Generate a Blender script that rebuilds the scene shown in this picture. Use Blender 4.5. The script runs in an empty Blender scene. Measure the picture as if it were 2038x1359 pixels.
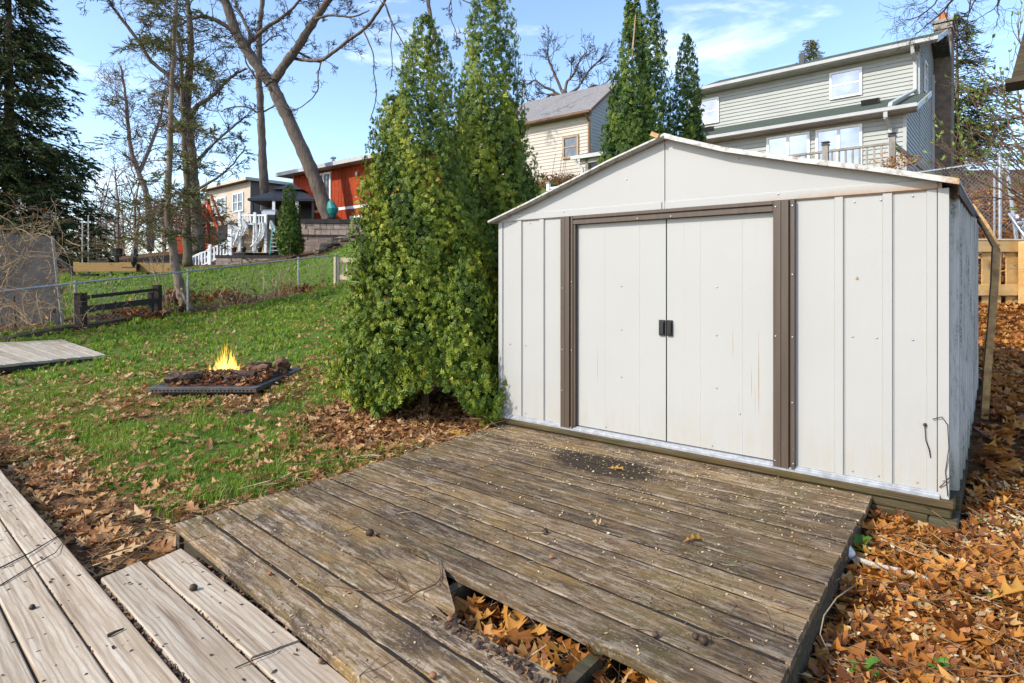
import bpy, math, random
import numpy as np
from mathutils import Vector, Matrix

# ---------------------------------------------------------------- camera, sky, sun, exposure
SC = bpy.context.scene
COL = SC.collection
F, CX, HY, CZ = 1170.0, 1019.0, 553.0, 1.24      # focal length in photo pixels, centre, horizon row, eye height
cam_d = bpy.data.cameras.new('camera')
cam = bpy.data.objects.new('camera', cam_d); COL.objects.link(cam)
cam.location = (0, 0, CZ); cam.rotation_euler = (math.radians(90), 0, 0)
cam_d.sensor_width = 36; cam_d.lens = 36 * F / 2038
cam_d.shift_y = -(679.5 - HY) / 2038
cam_d.clip_start = 0.05; cam_d.clip_end = 900
SC.camera = cam

SUN = Vector((-0.700, -0.375, 0.607)).normalized()   # towards the sun
elev = math.asin(SUN.z); azim = math.atan2(SUN.x, SUN.y)
sd = bpy.data.lights.new('sun', 'SUN'); sd.energy = 2.2; sd.angle = math.radians(0.55); sd.color = (1.0, 0.94, 0.83)
sun = bpy.data.objects.new('sun', sd); COL.objects.link(sun)
sun.rotation_euler = SUN.to_track_quat('Z', 'Y').to_euler(); sun.location = (-8, -6, 12)

W = bpy.data.worlds.new('World'); SC.world = W; W.use_nodes = True
nt = W.node_tree; nt.nodes.clear()
def wn(t, **k):
    n = nt.nodes.new(t)
    for a, b in k.items(): setattr(n, a, b)
    return n
sky = wn('ShaderNodeTexSky', sky_type='NISHITA', sun_disc=False)
sky.sun_elevation = elev; sky.sun_rotation = azim % (2 * math.pi)
sky.air_density = 1.0; sky.dust_density = 1.0; sky.ozone_density = 2.2; sky.altitude = 250
tc = wn('ShaderNodeTexCoord')
mp = wn('ShaderNodeMapping'); mp.inputs['Scale'].default_value = (1.3, 1.3, 5.5); mp.inputs['Location'].default_value = (3.1, 1.7, 0.42)
nz = wn('ShaderNodeTexNoise'); nz.inputs['Scale'].default_value = 2.1; nz.inputs['Detail'].default_value = 7; nz.inputs['Roughness'].default_value = 0.58
nz.inputs['Distortion'].default_value = 0.35
cr = wn('ShaderNodeValToRGB'); cr.color_ramp.elements[0].position = 0.56; cr.color_ramp.elements[1].position = 0.80
cr.color_ramp.elements[0].color = (0, 0, 0, 1); cr.color_ramp.elements[1].color = (0.75, 0.75, 0.75, 1)
mx = wn('ShaderNodeMix', data_type='RGBA'); mx.inputs['B'].default_value = (6.6, 6.8, 7.0, 1)
bg = wn('ShaderNodeBackground'); bg.inputs['Strength'].default_value = 0.15
wo = wn('ShaderNodeOutputWorld')
L = nt.links.new
L(tc.outputs['Generated'], mp.inputs['Vector']); L(mp.outputs['Vector'], nz.inputs['Vector']); L(nz.outputs['Fac'], cr.inputs['Fac'])
L(cr.outputs['Color'], mx.inputs['Factor']); L(sky.outputs['Color'], mx.inputs['A']); L(mx.outputs['Result'], bg.inputs['Color']); L(bg.outputs['Background'], wo.inputs['Surface'])

SC.view_settings.view_transform = 'Standard'; SC.view_settings.look = 'None'
SC.view_settings.exposure = 1.17; SC.view_settings.gamma = 1.0
SC.view_settings.use_curve_mapping = False
SC.cycles.max_bounces = 6; SC.cycles.diffuse_bounces = 3; SC.cycles.glossy_bounces = 3; SC.cycles.transparent_max_bounces = 12
SC.cycles.caustics_reflective = False; SC.cycles.caustics_refractive = False

rnd = random.Random(7)
RN = np.random.default_rng(11)
def P(px, py, Y):                      # point seen at photo pixel (px,py) that stands Y metres away
    return Vector(((px - CX) / F * Y, Y, CZ - (py - HY) / F * Y))
def G(px, py, z):                      # the same for a known height
    return P(px, py, F * (CZ - z) / (py - HY))
R = math.radians
def frame(x, y, z, deg):               # local frame turned clockwise by deg
    return Matrix.Translation((x, y, z)) @ Matrix.Rotation(R(-deg), 4, 'Z')

# ---------------------------------------------------------------- materials
class MT:
    def __init__(s, name, rough=0.8, spec=0.25):
        s.m = bpy.data.materials.new(name); s.m.use_nodes = True
        s.nt = s.m.node_tree; s.b = s.nt.nodes['Principled BSDF']; s.out = s.nt.nodes['Material Output']
        s.b.inputs['Roughness'].default_value = rough
        s.b.inputs['Specular IOR Level'].default_value = spec
        s._tc = None
    def node(s, t, ins=None, **props):
        n = s.nt.nodes.new(t)
        for k, v in props.items(): setattr(n, k, v)
        for k, v in (ins or {}).items(): s.put(n.inputs[k], v)
        return n
    def put(s, sock, v):
        if isinstance(v, bpy.types.NodeSocket): s.nt.links.new(v, sock)
        elif isinstance(v, (tuple, list)) and sock.type == 'RGBA' and len(v) == 3: sock.default_value = (*v, 1)
        else: sock.default_value = v
    def obj(s):
        if s._tc is None: s._tc = s.node('ShaderNodeTexCoord')
        return s._tc.outputs['Object']
    def map(s, scale=(1, 1, 1), loc=(0, 0, 0), rot=(0, 0, 0), vec=None):
        return s.node('ShaderNodeMapping', {'Vector': vec or s.obj(), 'Scale': scale, 'Location': loc, 'Rotation': rot}).outputs[0]
    def noise(s, scale=5, detail=4, rough=0.55, vec=None, dist=0.0):
        return s.node('ShaderNodeTexNoise', {'Vector': vec or s.obj(), 'Scale': scale, 'Detail': detail, 'Roughness': rough, 'Distortion': dist}).outputs['Fac']
    def ramp(s, fac, stops, interp='LINEAR'):
        n = s.node('ShaderNodeValToRGB', {'Fac': fac}); cr = n.color_ramp; cr.interpolation = interp
        while len(cr.elements) < len(stops): cr.elements.new(0.5)
        for e, (p, c) in zip(cr.elements, stops):
            e.position = p; e.color = (*c, 1) if isinstance(c, (tuple, list)) else (c, c, c, 1)
        return n.outputs['Color']
    def mix(s, fac, a, b, blend='MIX'):
        n = s.node('ShaderNodeMix', data_type='RGBA', blend_type=blend)
        s.put(n.inputs[0], fac); s.put(n.inputs[6], a); s.put(n.inputs[7], b)
        return n.outputs[2]
    def math(s, op, a, b=0.0, clamp=False):
        n = s.node('ShaderNodeMath', operation=op, use_clamp=clamp); s.put(n.inputs[0], a); s.put(n.inputs[1], b)
        return n.outputs[0]
    def rand(s): return s.node('ShaderNodeObjectInfo').outputs['Random']
    def attr(s, name): return s.node('ShaderNodeAttribute', attribute_name=name, attribute_type='GEOMETRY').outputs['Fac']
    def xyz(s, vec=None):
        n = s.node('ShaderNodeSeparateXYZ', {0: vec or s.obj()}); return n.outputs
    def bump(s, h, strength=0.3, dist=0.01):
        s.put(s.b.inputs['Normal'], s.node('ShaderNodeBump', {'Height': h, 'Strength': strength, 'Distance': dist}).outputs[0])
    def col(s, c): s.put(s.b.inputs['Base Color'], c); return s
    def set(s, k, v): s.put(s.b.inputs[k], v); return s

M = {}
def simple(name, c, rough=0.7, var=0.25, scale=6, metal=0.0, spec=0.3, bump=0.0):
    t = MT(name, rough, spec)
    lo = tuple(x * (1 - var) for x in c); hi = tuple(min(1, x * (1 + var)) for x in c)
    n = t.noise(scale, 5, 0.6)
    t.col(t.ramp(n, [(0.3, lo), (0.7, hi)])); t.set('Metallic', metal)
    if bump: t.bump(t.noise(scale * 8, 4), bump, 0.01)
    M[name] = t.m; return t

# painted steel of the shed: chalky off-white with specks, grime near the bottom, fine ribbing
def shed_paint(name, base, dirt=0.25, streaks=True):
    t = MT(name, 0.42, 0.35)
    x, y, z = t.xyz()
    cloud = t.noise(1.3, 4, 0.55)
    c = t.ramp(cloud, [(0.3, tuple(v * 0.955 for v in base)), (0.7, base)])
    low = t.math('MULTIPLY', t.math('SUBTRACT', 0.42, z, True), 2.0)
    dn = t.noise(1.0, 6, 0.7, t.map((22, 22, 5)))
    c = t.mix(t.math('MULTIPLY', low, t.ramp(dn, [(0.4, 0.0), (0.75, 1.0)])), c, (0.38, 0.33, 0.25))
    sp = t.ramp(t.noise(95, 2, 0.5), [(0.68, 0.0), (0.73, 0.9)])
    c = t.mix(t.math('MULTIPLY', sp, dirt), c, (0.25, 0.17, 0.1))
    st = t.noise(1.0, 3, 0.6, t.map((34, 34, 0.9)))
    if streaks: c = t.mix(t.math('MULTIPLY', t.ramp(st, [(0.66, 0.0), (0.78, 1.0)]), 0.22), c, (0.42, 0.3, 0.16))
    t.col(c)
    wv = t.node('ShaderNodeTexWave', {'Vector': t.map((1, 1, 1)), 'Scale': 38.0, 'Distortion': 0.3}, wave_type='BANDS', bands_direction='X').outputs['Fac']
    h = t.math('ADD', t.math('MULTIPLY', wv, 0.12), t.math('MULTIPLY', t.noise(1.6, 2, 0.5), 3.0))
    t.bump(h, 0.34, 0.005)
    M[name] = t.m; return t
shed_paint('shed_white', (0.385, 0.378, 0.356))
t = shed_paint('door_white', (0.395, 0.388, 0.364))
# rusty streaks on the door: long thin runs below scratches
x, y, z = t.xyz()
base_c = t.b.inputs['Base Color'].links[0].from_socket
rs = t.noise(1.0, 2, 0.4, t.map((42, 1, 0.75), (3.3, 0, 1.1)))
rust = t.math('MULTIPLY', t.ramp(rs, [(0.695, 0.0), (0.72, 1.0)]), t.ramp(z, [(0.15, 0.15), (0.5, 0.75), (0.95, 0.7), (1.0, 0.2)]))
t.col(t.mix(rust, base_c, (0.30, 0.15, 0.06)))
# gable: rust bleeding along the lower right seam
t = shed_paint('gable_white', (0.385, 0.378, 0.356))
x, y, z = t.xyz(); base_c = t.b.inputs['Base Color'].links[0].from_socket
edge = t.math('SUBTRACT', 1.0, t.math('MULTIPLY', t.math('SUBTRACT', z, 1.655), 22.0), True)
side = t.ramp(t.math('MULTIPLY', x, 0.3247), [(0.64, 0.0), (0.86, 1.0)])
rn_ = t.ramp(t.noise(9, 5, 0.65), [(0.3, 0.35), (0.6, 1.0)])
t.col(t.mix(t.math('MULTIPLY', t.math('MULTIPLY', edge, side), rn_), base_c, (0.34, 0.17, 0.06)))
# ribbed side: white steel with algae and grime
t = MT('shed_side', 0.55, 0.3)
x, y, z = t.xyz()
al = t.noise(1.0, 6, 0.75, t.map((16, 16, 2.5)))
sp = t.noise(60, 3, 0.6)
c = t.ramp(al, [(0.35, (0.56, 0.54, 0.50)), (0.6, (0.46, 0.44, 0.40))])
c = t.mix(t.math('MULTIPLY', t.ramp(al, [(0.50, 0.0), (0.66, 1.0)]), t.ramp(sp, [(0.42, 0.25), (0.58, 1.0)])), c, (0.09, 0.09, 0.055))
c = t.mix(t.math('SUBTRACT', 0.55, t.math('MULTIPLY', z, 2.2), True), c, (0.07, 0.085, 0.03))
t.col(c); M['shed_side'] = t.m
t = MT('roof_trim', 0.6, 0.3)
sp = t.noise(26, 6, 0.75)
xx = t.xyz()[0]
c = t.ramp(sp, [(0.50, (0.50, 0.485, 0.45)), (0.60, (0.33, 0.30, 0.26)), (0.70, (0.13, 0.1, 0.08))])
c = t.mix(t.math('MULTIPLY', t.ramp(t.math('MULTIPLY', xx, 0.3), [(0.915, 0.0), (0.94, 1.0)]), t.ramp(sp, [(0.35, 0.2), (0.6, 1.0)])), c, (0.36, 0.18, 0.05))
t.col(c); M['roof_trim'] = t.m
t = MT('shed_brown', 0.42, 0.4)
n = t.noise(1.0, 5, 0.6, t.map((30, 30, 1.2)))
c = t.ramp(n, [(0.3, (0.062, 0.043, 0.03)), (0.7, (0.098, 0.07, 0.05))])
c = t.mix(t.ramp(t.noise(40, 3), [(0.72, 0.0), (0.78, 0.6)]), c, (0.22, 0.18, 0.15))
t.col(c); M['shed_brown'] = t.m
simple('galvanized', (0.36, 0.37, 0.38), 0.42, 0.2, 14, 0.6, 0.5)
simple('pit_steel', (0.12, 0.105, 0.095), 0.5, 0.35, 12, 0.5, 0.5)
simple('track_silver', (0.34, 0.35, 0.37), 0.45, 0.25, 20, 0.3, 0.5)
simple('black_metal', (0.02, 0.02, 0.022), 0.35, 0.3, 10, 0.3, 0.5)
simple('dark_void', (0.012, 0.011, 0.01), 0.9, 0.2)
simple('gutter_rust', (0.36, 0.22, 0.09), 0.6, 0.55, 12, 0.1, 0.3)
simple('gutter_brown', (0.07, 0.035, 0.02), 0.6, 0.4, 12)

# wood ---------------------------------------------------------------------
def wood(name, dark, mid, light, rp=(0.32, 0.5, 0.66), grain=(2.2, 46, 46), stain=None, flake=None, moss=None, rough=0.85, knots=True, bump=0.5, hue=0.2, patch=None, dark2=None, lines=0.0):
    """boards lie along local x; each board shifts the pattern by its own random number"""
    t = MT(name, rough, 0.2)
    r = t.rand()
    off = t.node('ShaderNodeCombineXYZ', {0: t.math('MULTIPLY', r, 37.0), 1: t.math('MULTIPLY', r, 91.0), 2: t.math('MULTIPLY', r, 13.0)}).outputs[0]
    pos = t.node('ShaderNodeVectorMath', {0: t.obj(), 1: off}, operation='ADD').outputs[0]
    warp = t.noise(1.0, 2, 0.5, t.map((1.1, 3.0, 3.0), vec=pos))
    warped = t.node('ShaderNodeVectorMath', {0: t.map(grain, vec=pos), 1: t.node('ShaderNodeCombineXYZ', {1: t.math('MULTIPLY', warp, 3.0)}).outputs[0]}, operation='ADD').outputs[0]
    g1 = t.noise(1.0, 5, 0.62, warped)
    g2 = t.noise(1.0, 4, 0.6, t.map((grain[0] * 3, grain[1] * 3.1, grain[2] * 3), vec=pos))
    g = t.math('ADD', t.math('MULTIPLY', g1, 0.66), t.math('MULTIPLY', g2, 0.34))
    c = t.ramp(g, [(rp[0], dark), (rp[1], mid), (rp[2], light)])
    if lines:     # late-wood lines, bending into cathedrals
        wv = t.node('ShaderNodeTexWave', {'Vector': t.map((0.16, 1.0, 1.0), vec=pos), 'Scale': 16.0, 'Distortion': 5.5, 'Detail': 2.0, 'Detail Scale': 1.4, 'Detail Roughness': 0.6}, wave_type='BANDS', bands_direction='Y').outputs['Fac']
        c = t.mix(t.math('MULTIPLY', t.ramp(wv, [(0.05, 1.0), (0.42, 0.0)]), lines), c, dark)
    if knots:
        vo = t.node('ShaderNodeTexVoronoi', {'Vector': t.map((1.15, 4.2, 1), vec=pos), 'Scale': 1.0, 'Randomness': 1.0}).outputs['Distance']
        kn = t.ramp(vo, [(0.035, 1.0), (0.11, 0.0)])
        c = t.mix(t.math('MULTIPLY', kn, 0.75), c, tuple(v * 0.45 for v in dark))
    big = t.noise(1.0, 5, 0.65, t.map((1.6, 5.0, 5.0), vec=pos))
    if stain: c = t.mix(t.math('MULTIPLY', t.ramp(big, [(0.48, 0.0), (0.70, 1.0)]), 0.8), c, stain)
    if dark2:
        dk_ = t.noise(1.0, 6, 0.72, t.map((1.9, 4.5, 4.5), (11, 3, 8), vec=pos))
        c = t.mix(t.math('MULTIPLY', t.ramp(dk_, [(0.47, 0.0), (0.60, 1.0)]), 0.85), c, dark2)
    if moss:
        ms = t.noise(1.0, 6, 0.7, t.map((2.4, 4.0, 4.0), (4, 9, 1)))
        c = t.mix(t.math('MULTIPLY', t.ramp(ms, [(0.5, 0.0), (0.66, 1.0)]), 0.75), c, moss)
    if flake:
        f1 = t.noise(1.0, 8, 0.78, t.map((7.0, 46, 46), (2, 5, 3), vec=pos))
        f2 = t.noise(1.0, 4, 0.6, t.map((0.9, 2.2, 2.2), (7, 1, 3)))
        fm = t.math('MULTIPLY', t.ramp(f1, [(0.50, 0.0), (0.57, 1.0)]), t.ramp(f2, [(0.36, 0.12), (0.58, 1.0)]))
        c = t.mix(t.math('MULTIPLY', fm, 0.7), c, flake)
    if dark2:      # crumbs of lichen and flaked fibre
        lc = t.math('MULTIPLY', t.ramp(t.noise(1.0, 4, 0.65, t.map((60, 130, 60), vec=pos)), [(0.56, 0.0), (0.63, 1.0)]), t.ramp(t.noise(2.6, 5, 0.7), [(0.38, 0.1), (0.6, 1.0)]))
        c = t.mix(t.math('MULTIPLY', lc, 0.5), c, (0.45, 0.37, 0.27))
    if patch:      # soaked black patch in front of the doors
        (px, py, sx, sy) = patch
        ptc = t.node('ShaderNodeTexCoord'); t.patch = ptc; t.m['keep'] = 1
        mv = t.map((1 / sx, 1 / sy, 0), (-px / sx, -py / sy, 0), vec=ptc.outputs['Object'])
        d = t.node('ShaderNodeVectorMath', {0: mv}, operation='LENGTH').outputs['Value']
        d = t.math('ADD', d, t.math('MULTIPLY', t.math('SUBTRACT', t.noise(4.5, 6, 0.7), 0.5), 1.3))
        c = t.mix(t.math('MULTIPLY', t.ramp(d, [(0.62, 1.0), (0.95, 0.0)]), 0.88), c, (0.022, 0.017, 0.014))
    sp = t.ramp(t.noise(150, 2, 0.5), [(0.66, 0.0), (0.72, 1.0)])
    c = t.mix(t.math('MULTIPLY', sp, 0.35), c, tuple(v * 0.4 for v in dark))
    hs = t.node('ShaderNodeHueSaturation', {'Color': c, 'Value': t.math('ADD', 1.0 - hue * 0.5, t.math('MULTIPLY', r, hue))}).outputs[0]
    t.col(hs)
    if bump: t.bump(t.math('ADD', g, t.math('MULTIPLY', t.noise(70, 4), 0.25)), bump, 0.006)
    M[name] = t.m; return t
OLD = wood('old_deck', (0.056, 0.034, 0.018), (0.155, 0.098, 0.050), (0.27, 0.185, 0.10), stain=(0.225, 0.132, 0.034), flake=(0.44, 0.355, 0.265), moss=(0.11, 0.085, 0.03), dark2=(0.050, 0.034, 0.025), patch=(1.05, 2.25, 0.50, 0.25), hue=0.55, bump=1.0)
wood('pale_deck', (0.20, 0.14, 0.09), (0.42, 0.335, 0.245), (0.50, 0.425, 0.33), rp=(0.33, 0.48, 0.60), lines=0.42, grain=(1.3, 38, 38), stain=(0.31, 0.23, 0.155), bump=0.5, hue=0.2)
wood('platform_wood', (0.22, 0.18, 0.13), (0.36, 0.31, 0.245), (0.44, 0.39, 0.32), stain=(0.24, 0.18, 0.09), bump=0.2)
wood('new_fence', (0.36, 0.19, 0.07), (0.52, 0.33, 0.14), (0.62, 0.44, 0.22), grain=(2, 2, 2), stain=(0.56, 0.34, 0.10), hue=0.25, bump=0.1)
wood('picket_wood', (0.50, 0.36, 0.22), (0.62, 0.48, 0.32), (0.70, 0.56, 0.40), grain=(6, 6, 1.0), bump=0.1, knots=False)
wood('rim_wood', (0.035, 0.026, 0.016), (0.075, 0.058, 0.036), (0.13, 0.105, 0.07), stain=(0.03, 0.026, 0.018), moss=(0.05, 0.06, 0.018), bump=0.7)
wood('sill_wood', (0.035, 0.024, 0.012), (0.075, 0.055, 0.028), (0.13, 0.10, 0.055), stain=(0.10, 0.055, 0.018), moss=(0.042, 0.05, 0.010), bump=0.7)
wood('dark_rail', (0.018, 0.013, 0.011), (0.04, 0.03, 0.025), (0.075, 0.058, 0.05), bump=0.4, knots=False)
wood('yellow_box', (0.22, 0.125, 0.045), (0.31, 0.185, 0.07), (0.36, 0.23, 0.09), bump=0.1)  # timber colour lowered to stand for the partial shade on the beds
wood('red_stain', (0.26, 0.036, 0.012), (0.37, 0.06, 0.018), (0.43, 0.085, 0.028), grain=(3, 3, 1), bump=0.1, knots=False)
wood('grey_rail', (0.17, 0.15, 0.125), (0.26, 0.235, 0.20), (0.34, 0.31, 0.27), grain=(4, 4, 1), bump=0.2, knots=False)
wood('red_siding', (0.22, 0.030, 0.012), (0.36, 0.052, 0.016), (0.41, 0.075, 0.024), grain=(9, 9, 0.6), bump=0.15, knots=False, stain=(0.26, 0.034, 0.012))

# houses
simple('siding_sage', (0.335, 0.345, 0.32), 0.6, 0.06, 1.2)
simple('siding_sage_trim', (0.38, 0.39, 0.365), 0.6, 0.06, 1.2)
simple('siding_beige', (0.47, 0.415, 0.355), 0.6, 0.06, 1.0)
simple('siding_tan', (0.50, 0.43, 0.34), 0.7, 0.08, 0.6)
simple('siding_shaded', (0.13, 0.11, 0.095), 0.7, 0.1, 0.8)  # darkened copy of the tan siding, shade put into the colour
simple('white_trim', (0.76, 0.76, 0.75), 0.5, 0.06, 3)
simple('gutter_white', (0.42, 0.42, 0.41), 0.45, 0.10, 2)
simple('soffit', (0.40, 0.36, 0.30), 0.7, 0.15, 3)
simple('brown_trim', (0.17, 0.085, 0.045), 0.6, 0.2, 2)
simple('tan_trim', (0.36, 0.24, 0.14), 0.6, 0.15, 3)
simple('chimney_brick', (0.17, 0.125, 0.09), 0.9, 0.35, 5, bump=0.5)
simple('chimney_cap', (0.27, 0.245, 0.21), 0.85, 0.2, 5)
simple('terracotta', (0.42, 0.14, 0.05), 0.8, 0.2, 6)
t = simple('shingle_grey', (0.20, 0.19, 0.185), 0.95, 0.45, 16)
t = simple('shingle_green', (0.060, 0.075, 0.058), 0.95, 0.35, 20)
simple('roof_dark', (0.05, 0.055, 0.062), 0.6, 0.15, 4)
simple('gazebo_roof', (0.028, 0.030, 0.036), 0.4, 0.2, 3, 0.2)
simple('white_plastic', (0.78, 0.78, 0.77), 0.5, 0.05, 3)
simple('teal_paint', (0.02, 0.22, 0.2), 0.5, 0.15, 4)
simple('cloth_white', (0.75, 0.74, 0.72), 0.9, 0.08, 4)
simple('stone_block', (0.40, 0.31, 0.25), 0.9, 0.28, 2.5, bump=0.4)
simple('stone_wall', (0.34, 0.25, 0.205), 0.9, 0.35, 2.2, bump=0.4)
simple('stone_dark', (0.05, 0.045, 0.042), 0.9, 0.3, 4)
simple('rock', (0.15, 0.115, 0.085), 0.9, 0.4, 5, bump=0.6)
simple('white_rock', (0.66, 0.64, 0.62), 0.8, 0.15, 18, bump=0.3)
simple('plain_tan', (0.46, 0.32, 0.2), 0.9, 0.2, 4)
simple('panel_grey', (0.042, 0.037, 0.035), 0.75, 0.28, 2.2, bump=0.1)
simple('blue_plastic', (0.12, 0.42, 0.75), 0.4, 0.1)
t = MT('window_glass', 0.06, 0.6)
n = t.noise(2.6, 4, 0.6)
t.col(t.ramp(n, [(0.4, (0.045, 0.05, 0.055)), (0.62, (0.10, 0.11, 0.12))])); t.set('Metallic', 0.0); t.set('Coat Weight', 1.0); t.set('Coat Roughness', 0.02)
M['window_glass'] = t.m
t = MT('window_bright', 0.05, 0.8)      # panes that mirror the open sky, with pale blinds behind
n = t.noise(1.1, 3, 0.5)
t.col(t.ramp(n, [(0.35, (0.20, 0.21, 0.23)), (0.65, (0.36, 0.37, 0.39))])); t.set('Metallic', 0.85); t.set('Coat Weight', 1.0); t.set('Coat Roughness', 0.02)
M['window_bright'] = t.m
simple('curtain', (0.5, 0.5, 0.5), 0.9, 0.4, 14)

# bark and plants
def bark(name, c, scale=9, var=0.5, moss=None):
    t = MT(name, 0.92, 0.15)
    n = t.noise(1.0, 6, 0.7, t.map((scale, scale, scale * 0.22)))
    cc = t.ramp(n, [(0.32, tuple(v * (1 - var) for v in c)), (0.68, tuple(v * (1 + var) for v in c))])
    if moss: cc = t.mix(t.ramp(t.noise(1.6, 4), [(0.5, 0.0), (0.7, 0.7)]), cc, moss)
    t.col(cc); t.bump(n, 0.7, 0.03); M[name] = t.m
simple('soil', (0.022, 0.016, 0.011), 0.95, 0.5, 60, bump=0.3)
bark('bark_grey', (0.135, 0.105, 0.085), 7, 0.5)
bark('bark_brown', (0.115, 0.085, 0.058), 8, 0.5, (0.11, 0.11, 0.04))
bark('bark_pale', (0.23, 0.175, 0.13), 10, 0.45, (0.15, 0.10, 0.06))
bark('bark_far', (0.19, 0.14, 0.12), 3, 0.35)
bark('twig_dark', (0.055, 0.038, 0.032), 20, 0.4)
bark('twig_tan', (0.34, 0.24, 0.145), 20, 0.35)
bark('twig_brown', (0.16, 0.10, 0.06), 20, 0.4)
bark('twig_white', (0.46, 0.41, 0.35), 24, 0.35)
def leafmat(name, stops, rough=0.55, trans=0.25, spec=0.3, bias=None):
    t = MT(name, rough, spec)
    c = t.ramp(t.attr('tint'), stops)
    t.col(c)
    tr = t.node('ShaderNodeBsdfTranslucent', {'Color': c})
    ms = t.node('ShaderNodeMixShader', {0: trans, 1: t.b.outputs[0], 2: tr.outputs[0]})
    t.nt.links.new(ms.outputs[0], t.out.inputs['Surface'])
    M[name] = t.m
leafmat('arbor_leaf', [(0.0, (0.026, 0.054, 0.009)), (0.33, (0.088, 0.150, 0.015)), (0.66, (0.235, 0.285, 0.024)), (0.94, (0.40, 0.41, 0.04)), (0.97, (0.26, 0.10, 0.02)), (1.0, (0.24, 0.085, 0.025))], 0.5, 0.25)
leafmat('arbor_dark', [(0.0, (0.018, 0.044, 0.009)), (0.42, (0.062, 0.125, 0.016)), (0.95, (0.24, 0.29, 0.03)), (1.0, (0.14, 0.12, 0.03))], 0.5, 0.25)
leafmat('spruce_needle', [(0.0, (0.018, 0.026, 0.011)), (0.5, (0.042, 0.060, 0.018)), (1.0, (0.095, 0.115, 0.030))], 0.6, 0.15)
leafmat('pine_tuft', [(0.0, (0.06, 0.07, 0.025)), (0.6, (0.15, 0.16, 0.045)), (1.0, (0.22, 0.20, 0.06))], 0.6, 0.2)
leafmat('bud_leaf', [(0.0, (0.10, 0.15, 0.03)), (0.6, (0.20, 0.29, 0.05)), (1.0, (0.34, 0.38, 0.08))], 0.5, 0.4)
leafmat('weed_leaf', [(0.0, (0.05, 0.15, 0.02)), (1.0, (0.13, 0.30, 0.04))], 0.5, 0.35)
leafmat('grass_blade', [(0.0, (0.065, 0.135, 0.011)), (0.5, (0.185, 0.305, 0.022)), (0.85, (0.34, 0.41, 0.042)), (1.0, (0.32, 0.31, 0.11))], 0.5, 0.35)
leafmat('oak_leaf', [(0.0, (0.085, 0.030, 0.011)), (0.3, (0.23, 0.078, 0.018)), (0.6, (0.44, 0.165, 0.028)), (0.85, (0.56, 0.27, 0.058)), (1.0, (0.58, 0.40, 0.18))], 0.5, 0.25)
leafmat('lawn_leaf', [(0.0, (0.17, 0.062, 0.022)), (0.3, (0.34, 0.15, 0.052)), (0.7, (0.52, 0.29, 0.115)), (1.0, (0.58, 0.41, 0.225))], 0.6, 0.25)
leafmat('orange_leaf', [(0.0, (0.46, 0.19, 0.035)), (1.0, (0.58, 0.31, 0.06))], 0.45, 0.25)
leafmat('straw', [(0.0, (0.16, 0.085, 0.04)), (0.5, (0.33, 0.21, 0.11)), (1.0, (0.52, 0.40, 0.25))], 0.7, 0.1)
leafmat('chip', [(0.0, (0.19, 0.105, 0.045)), (0.5, (0.44, 0.31, 0.15)), (1.0, (0.66, 0.55, 0.36))], 0.7, 0.1)
leafmat('mulch', [(0.0, (0.14, 0.05, 0.02)), (0.5, (0.30, 0.115, 0.042)), (1.0, (0.44, 0.21, 0.085))], 0.8, 0.05)
leafmat('dead_hedge', [(0.0, (0.13, 0.055, 0.025)), (1.0, (0.34, 0.17, 0.06))], 0.7, 0.2)
leafmat('nut', [(0.0, (0.028, 0.018, 0.013)), (0.6, (0.075, 0.042, 0.026)), (1.0, (0.27, 0.12, 0.055))], 0.6, 0.0)

# ground: soil and leaf mould, turning to turf where the lawn attribute says so
t = MT('ground', 0.95, 0.1)
p = t.map((1, 1, 1))
soil = t.ramp(t.noise(7, 7, 0.7, p), [(0.3, (0.035, 0.022, 0.014)), (0.5, (0.095, 0.056, 0.030)), (0.7, (0.20, 0.115, 0.055))])
gr = t.ramp(t.noise(22, 6, 0.7, p), [(0.3, (0.035, 0.055, 0.012)), (0.5, (0.075, 0.13, 0.018)), (0.72, (0.15, 0.20, 0.032))])
gr = t.mix(t.ramp(t.noise(0.9, 5, 0.65, p), [(0.45, 0.0), (0.75, 0.55)]), gr, (0.10, 0.115, 0.03))
k = t.math('ADD', t.attr('lawn'), t.math('MULTIPLY', t.math('SUBTRACT', t.noise(3.5, 6, 0.7, p), 0.5), 0.9))
t.col(t.mix(t.ramp(k, [(0.42, 0.0), (0.58, 1.0)]), soil, gr))
t.bump(t.noise(30, 6, 0.7, p), 0.8, 0.03)
M['ground'] = t.m

t = MT('flame', 1.0)
em = t.node('ShaderNodeEmission', {'Strength': 1.0})
hgt = t.attr('tint')
t.put(em.inputs['Color'], t.ramp(hgt, [(0.0, (1.0, 0.66, 0.28)), (0.3, (1.0, 0.74, 0.16)), (0.7, (1.0, 0.60, 0.06)), (1.0, (0.9, 0.36, 0.02))]))
t.put(em.inputs['Strength'], t.ramp(hgt, [(0.0, 1.0), (0.4, 0.8), (1.0, 0.5)]))
em2 = t.math('MULTIPLY', em.inputs['Strength'].links[0].from_socket, 1.35)
t.put(em.inputs['Strength'], em2)
tp = t.node('ShaderNodeBsdfTransparent')
a_ = t.math('MULTIPLY', t.ramp(t.noise(1.0, 3, 0.6, t.map((26, 26, 9))), [(0.38, 0.05), (0.62, 1.0)]), t.ramp(hgt, [(0.0, 0.62), (0.5, 0.42), (1.0, 0.08)]))
ms = t.node('ShaderNodeMixShader', {0: a_, 1: tp.outputs[0], 2: em.outputs[0]})
t.nt.links.new(ms.outputs[0], t.out.inputs['Surface']); M['flame'] = t.m
t = MT('ember', 0.9)
e1 = t.ramp(t.noise(15, 5, 0.7), [(0.58, 0.0), (0.68, 1.0)])
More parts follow.
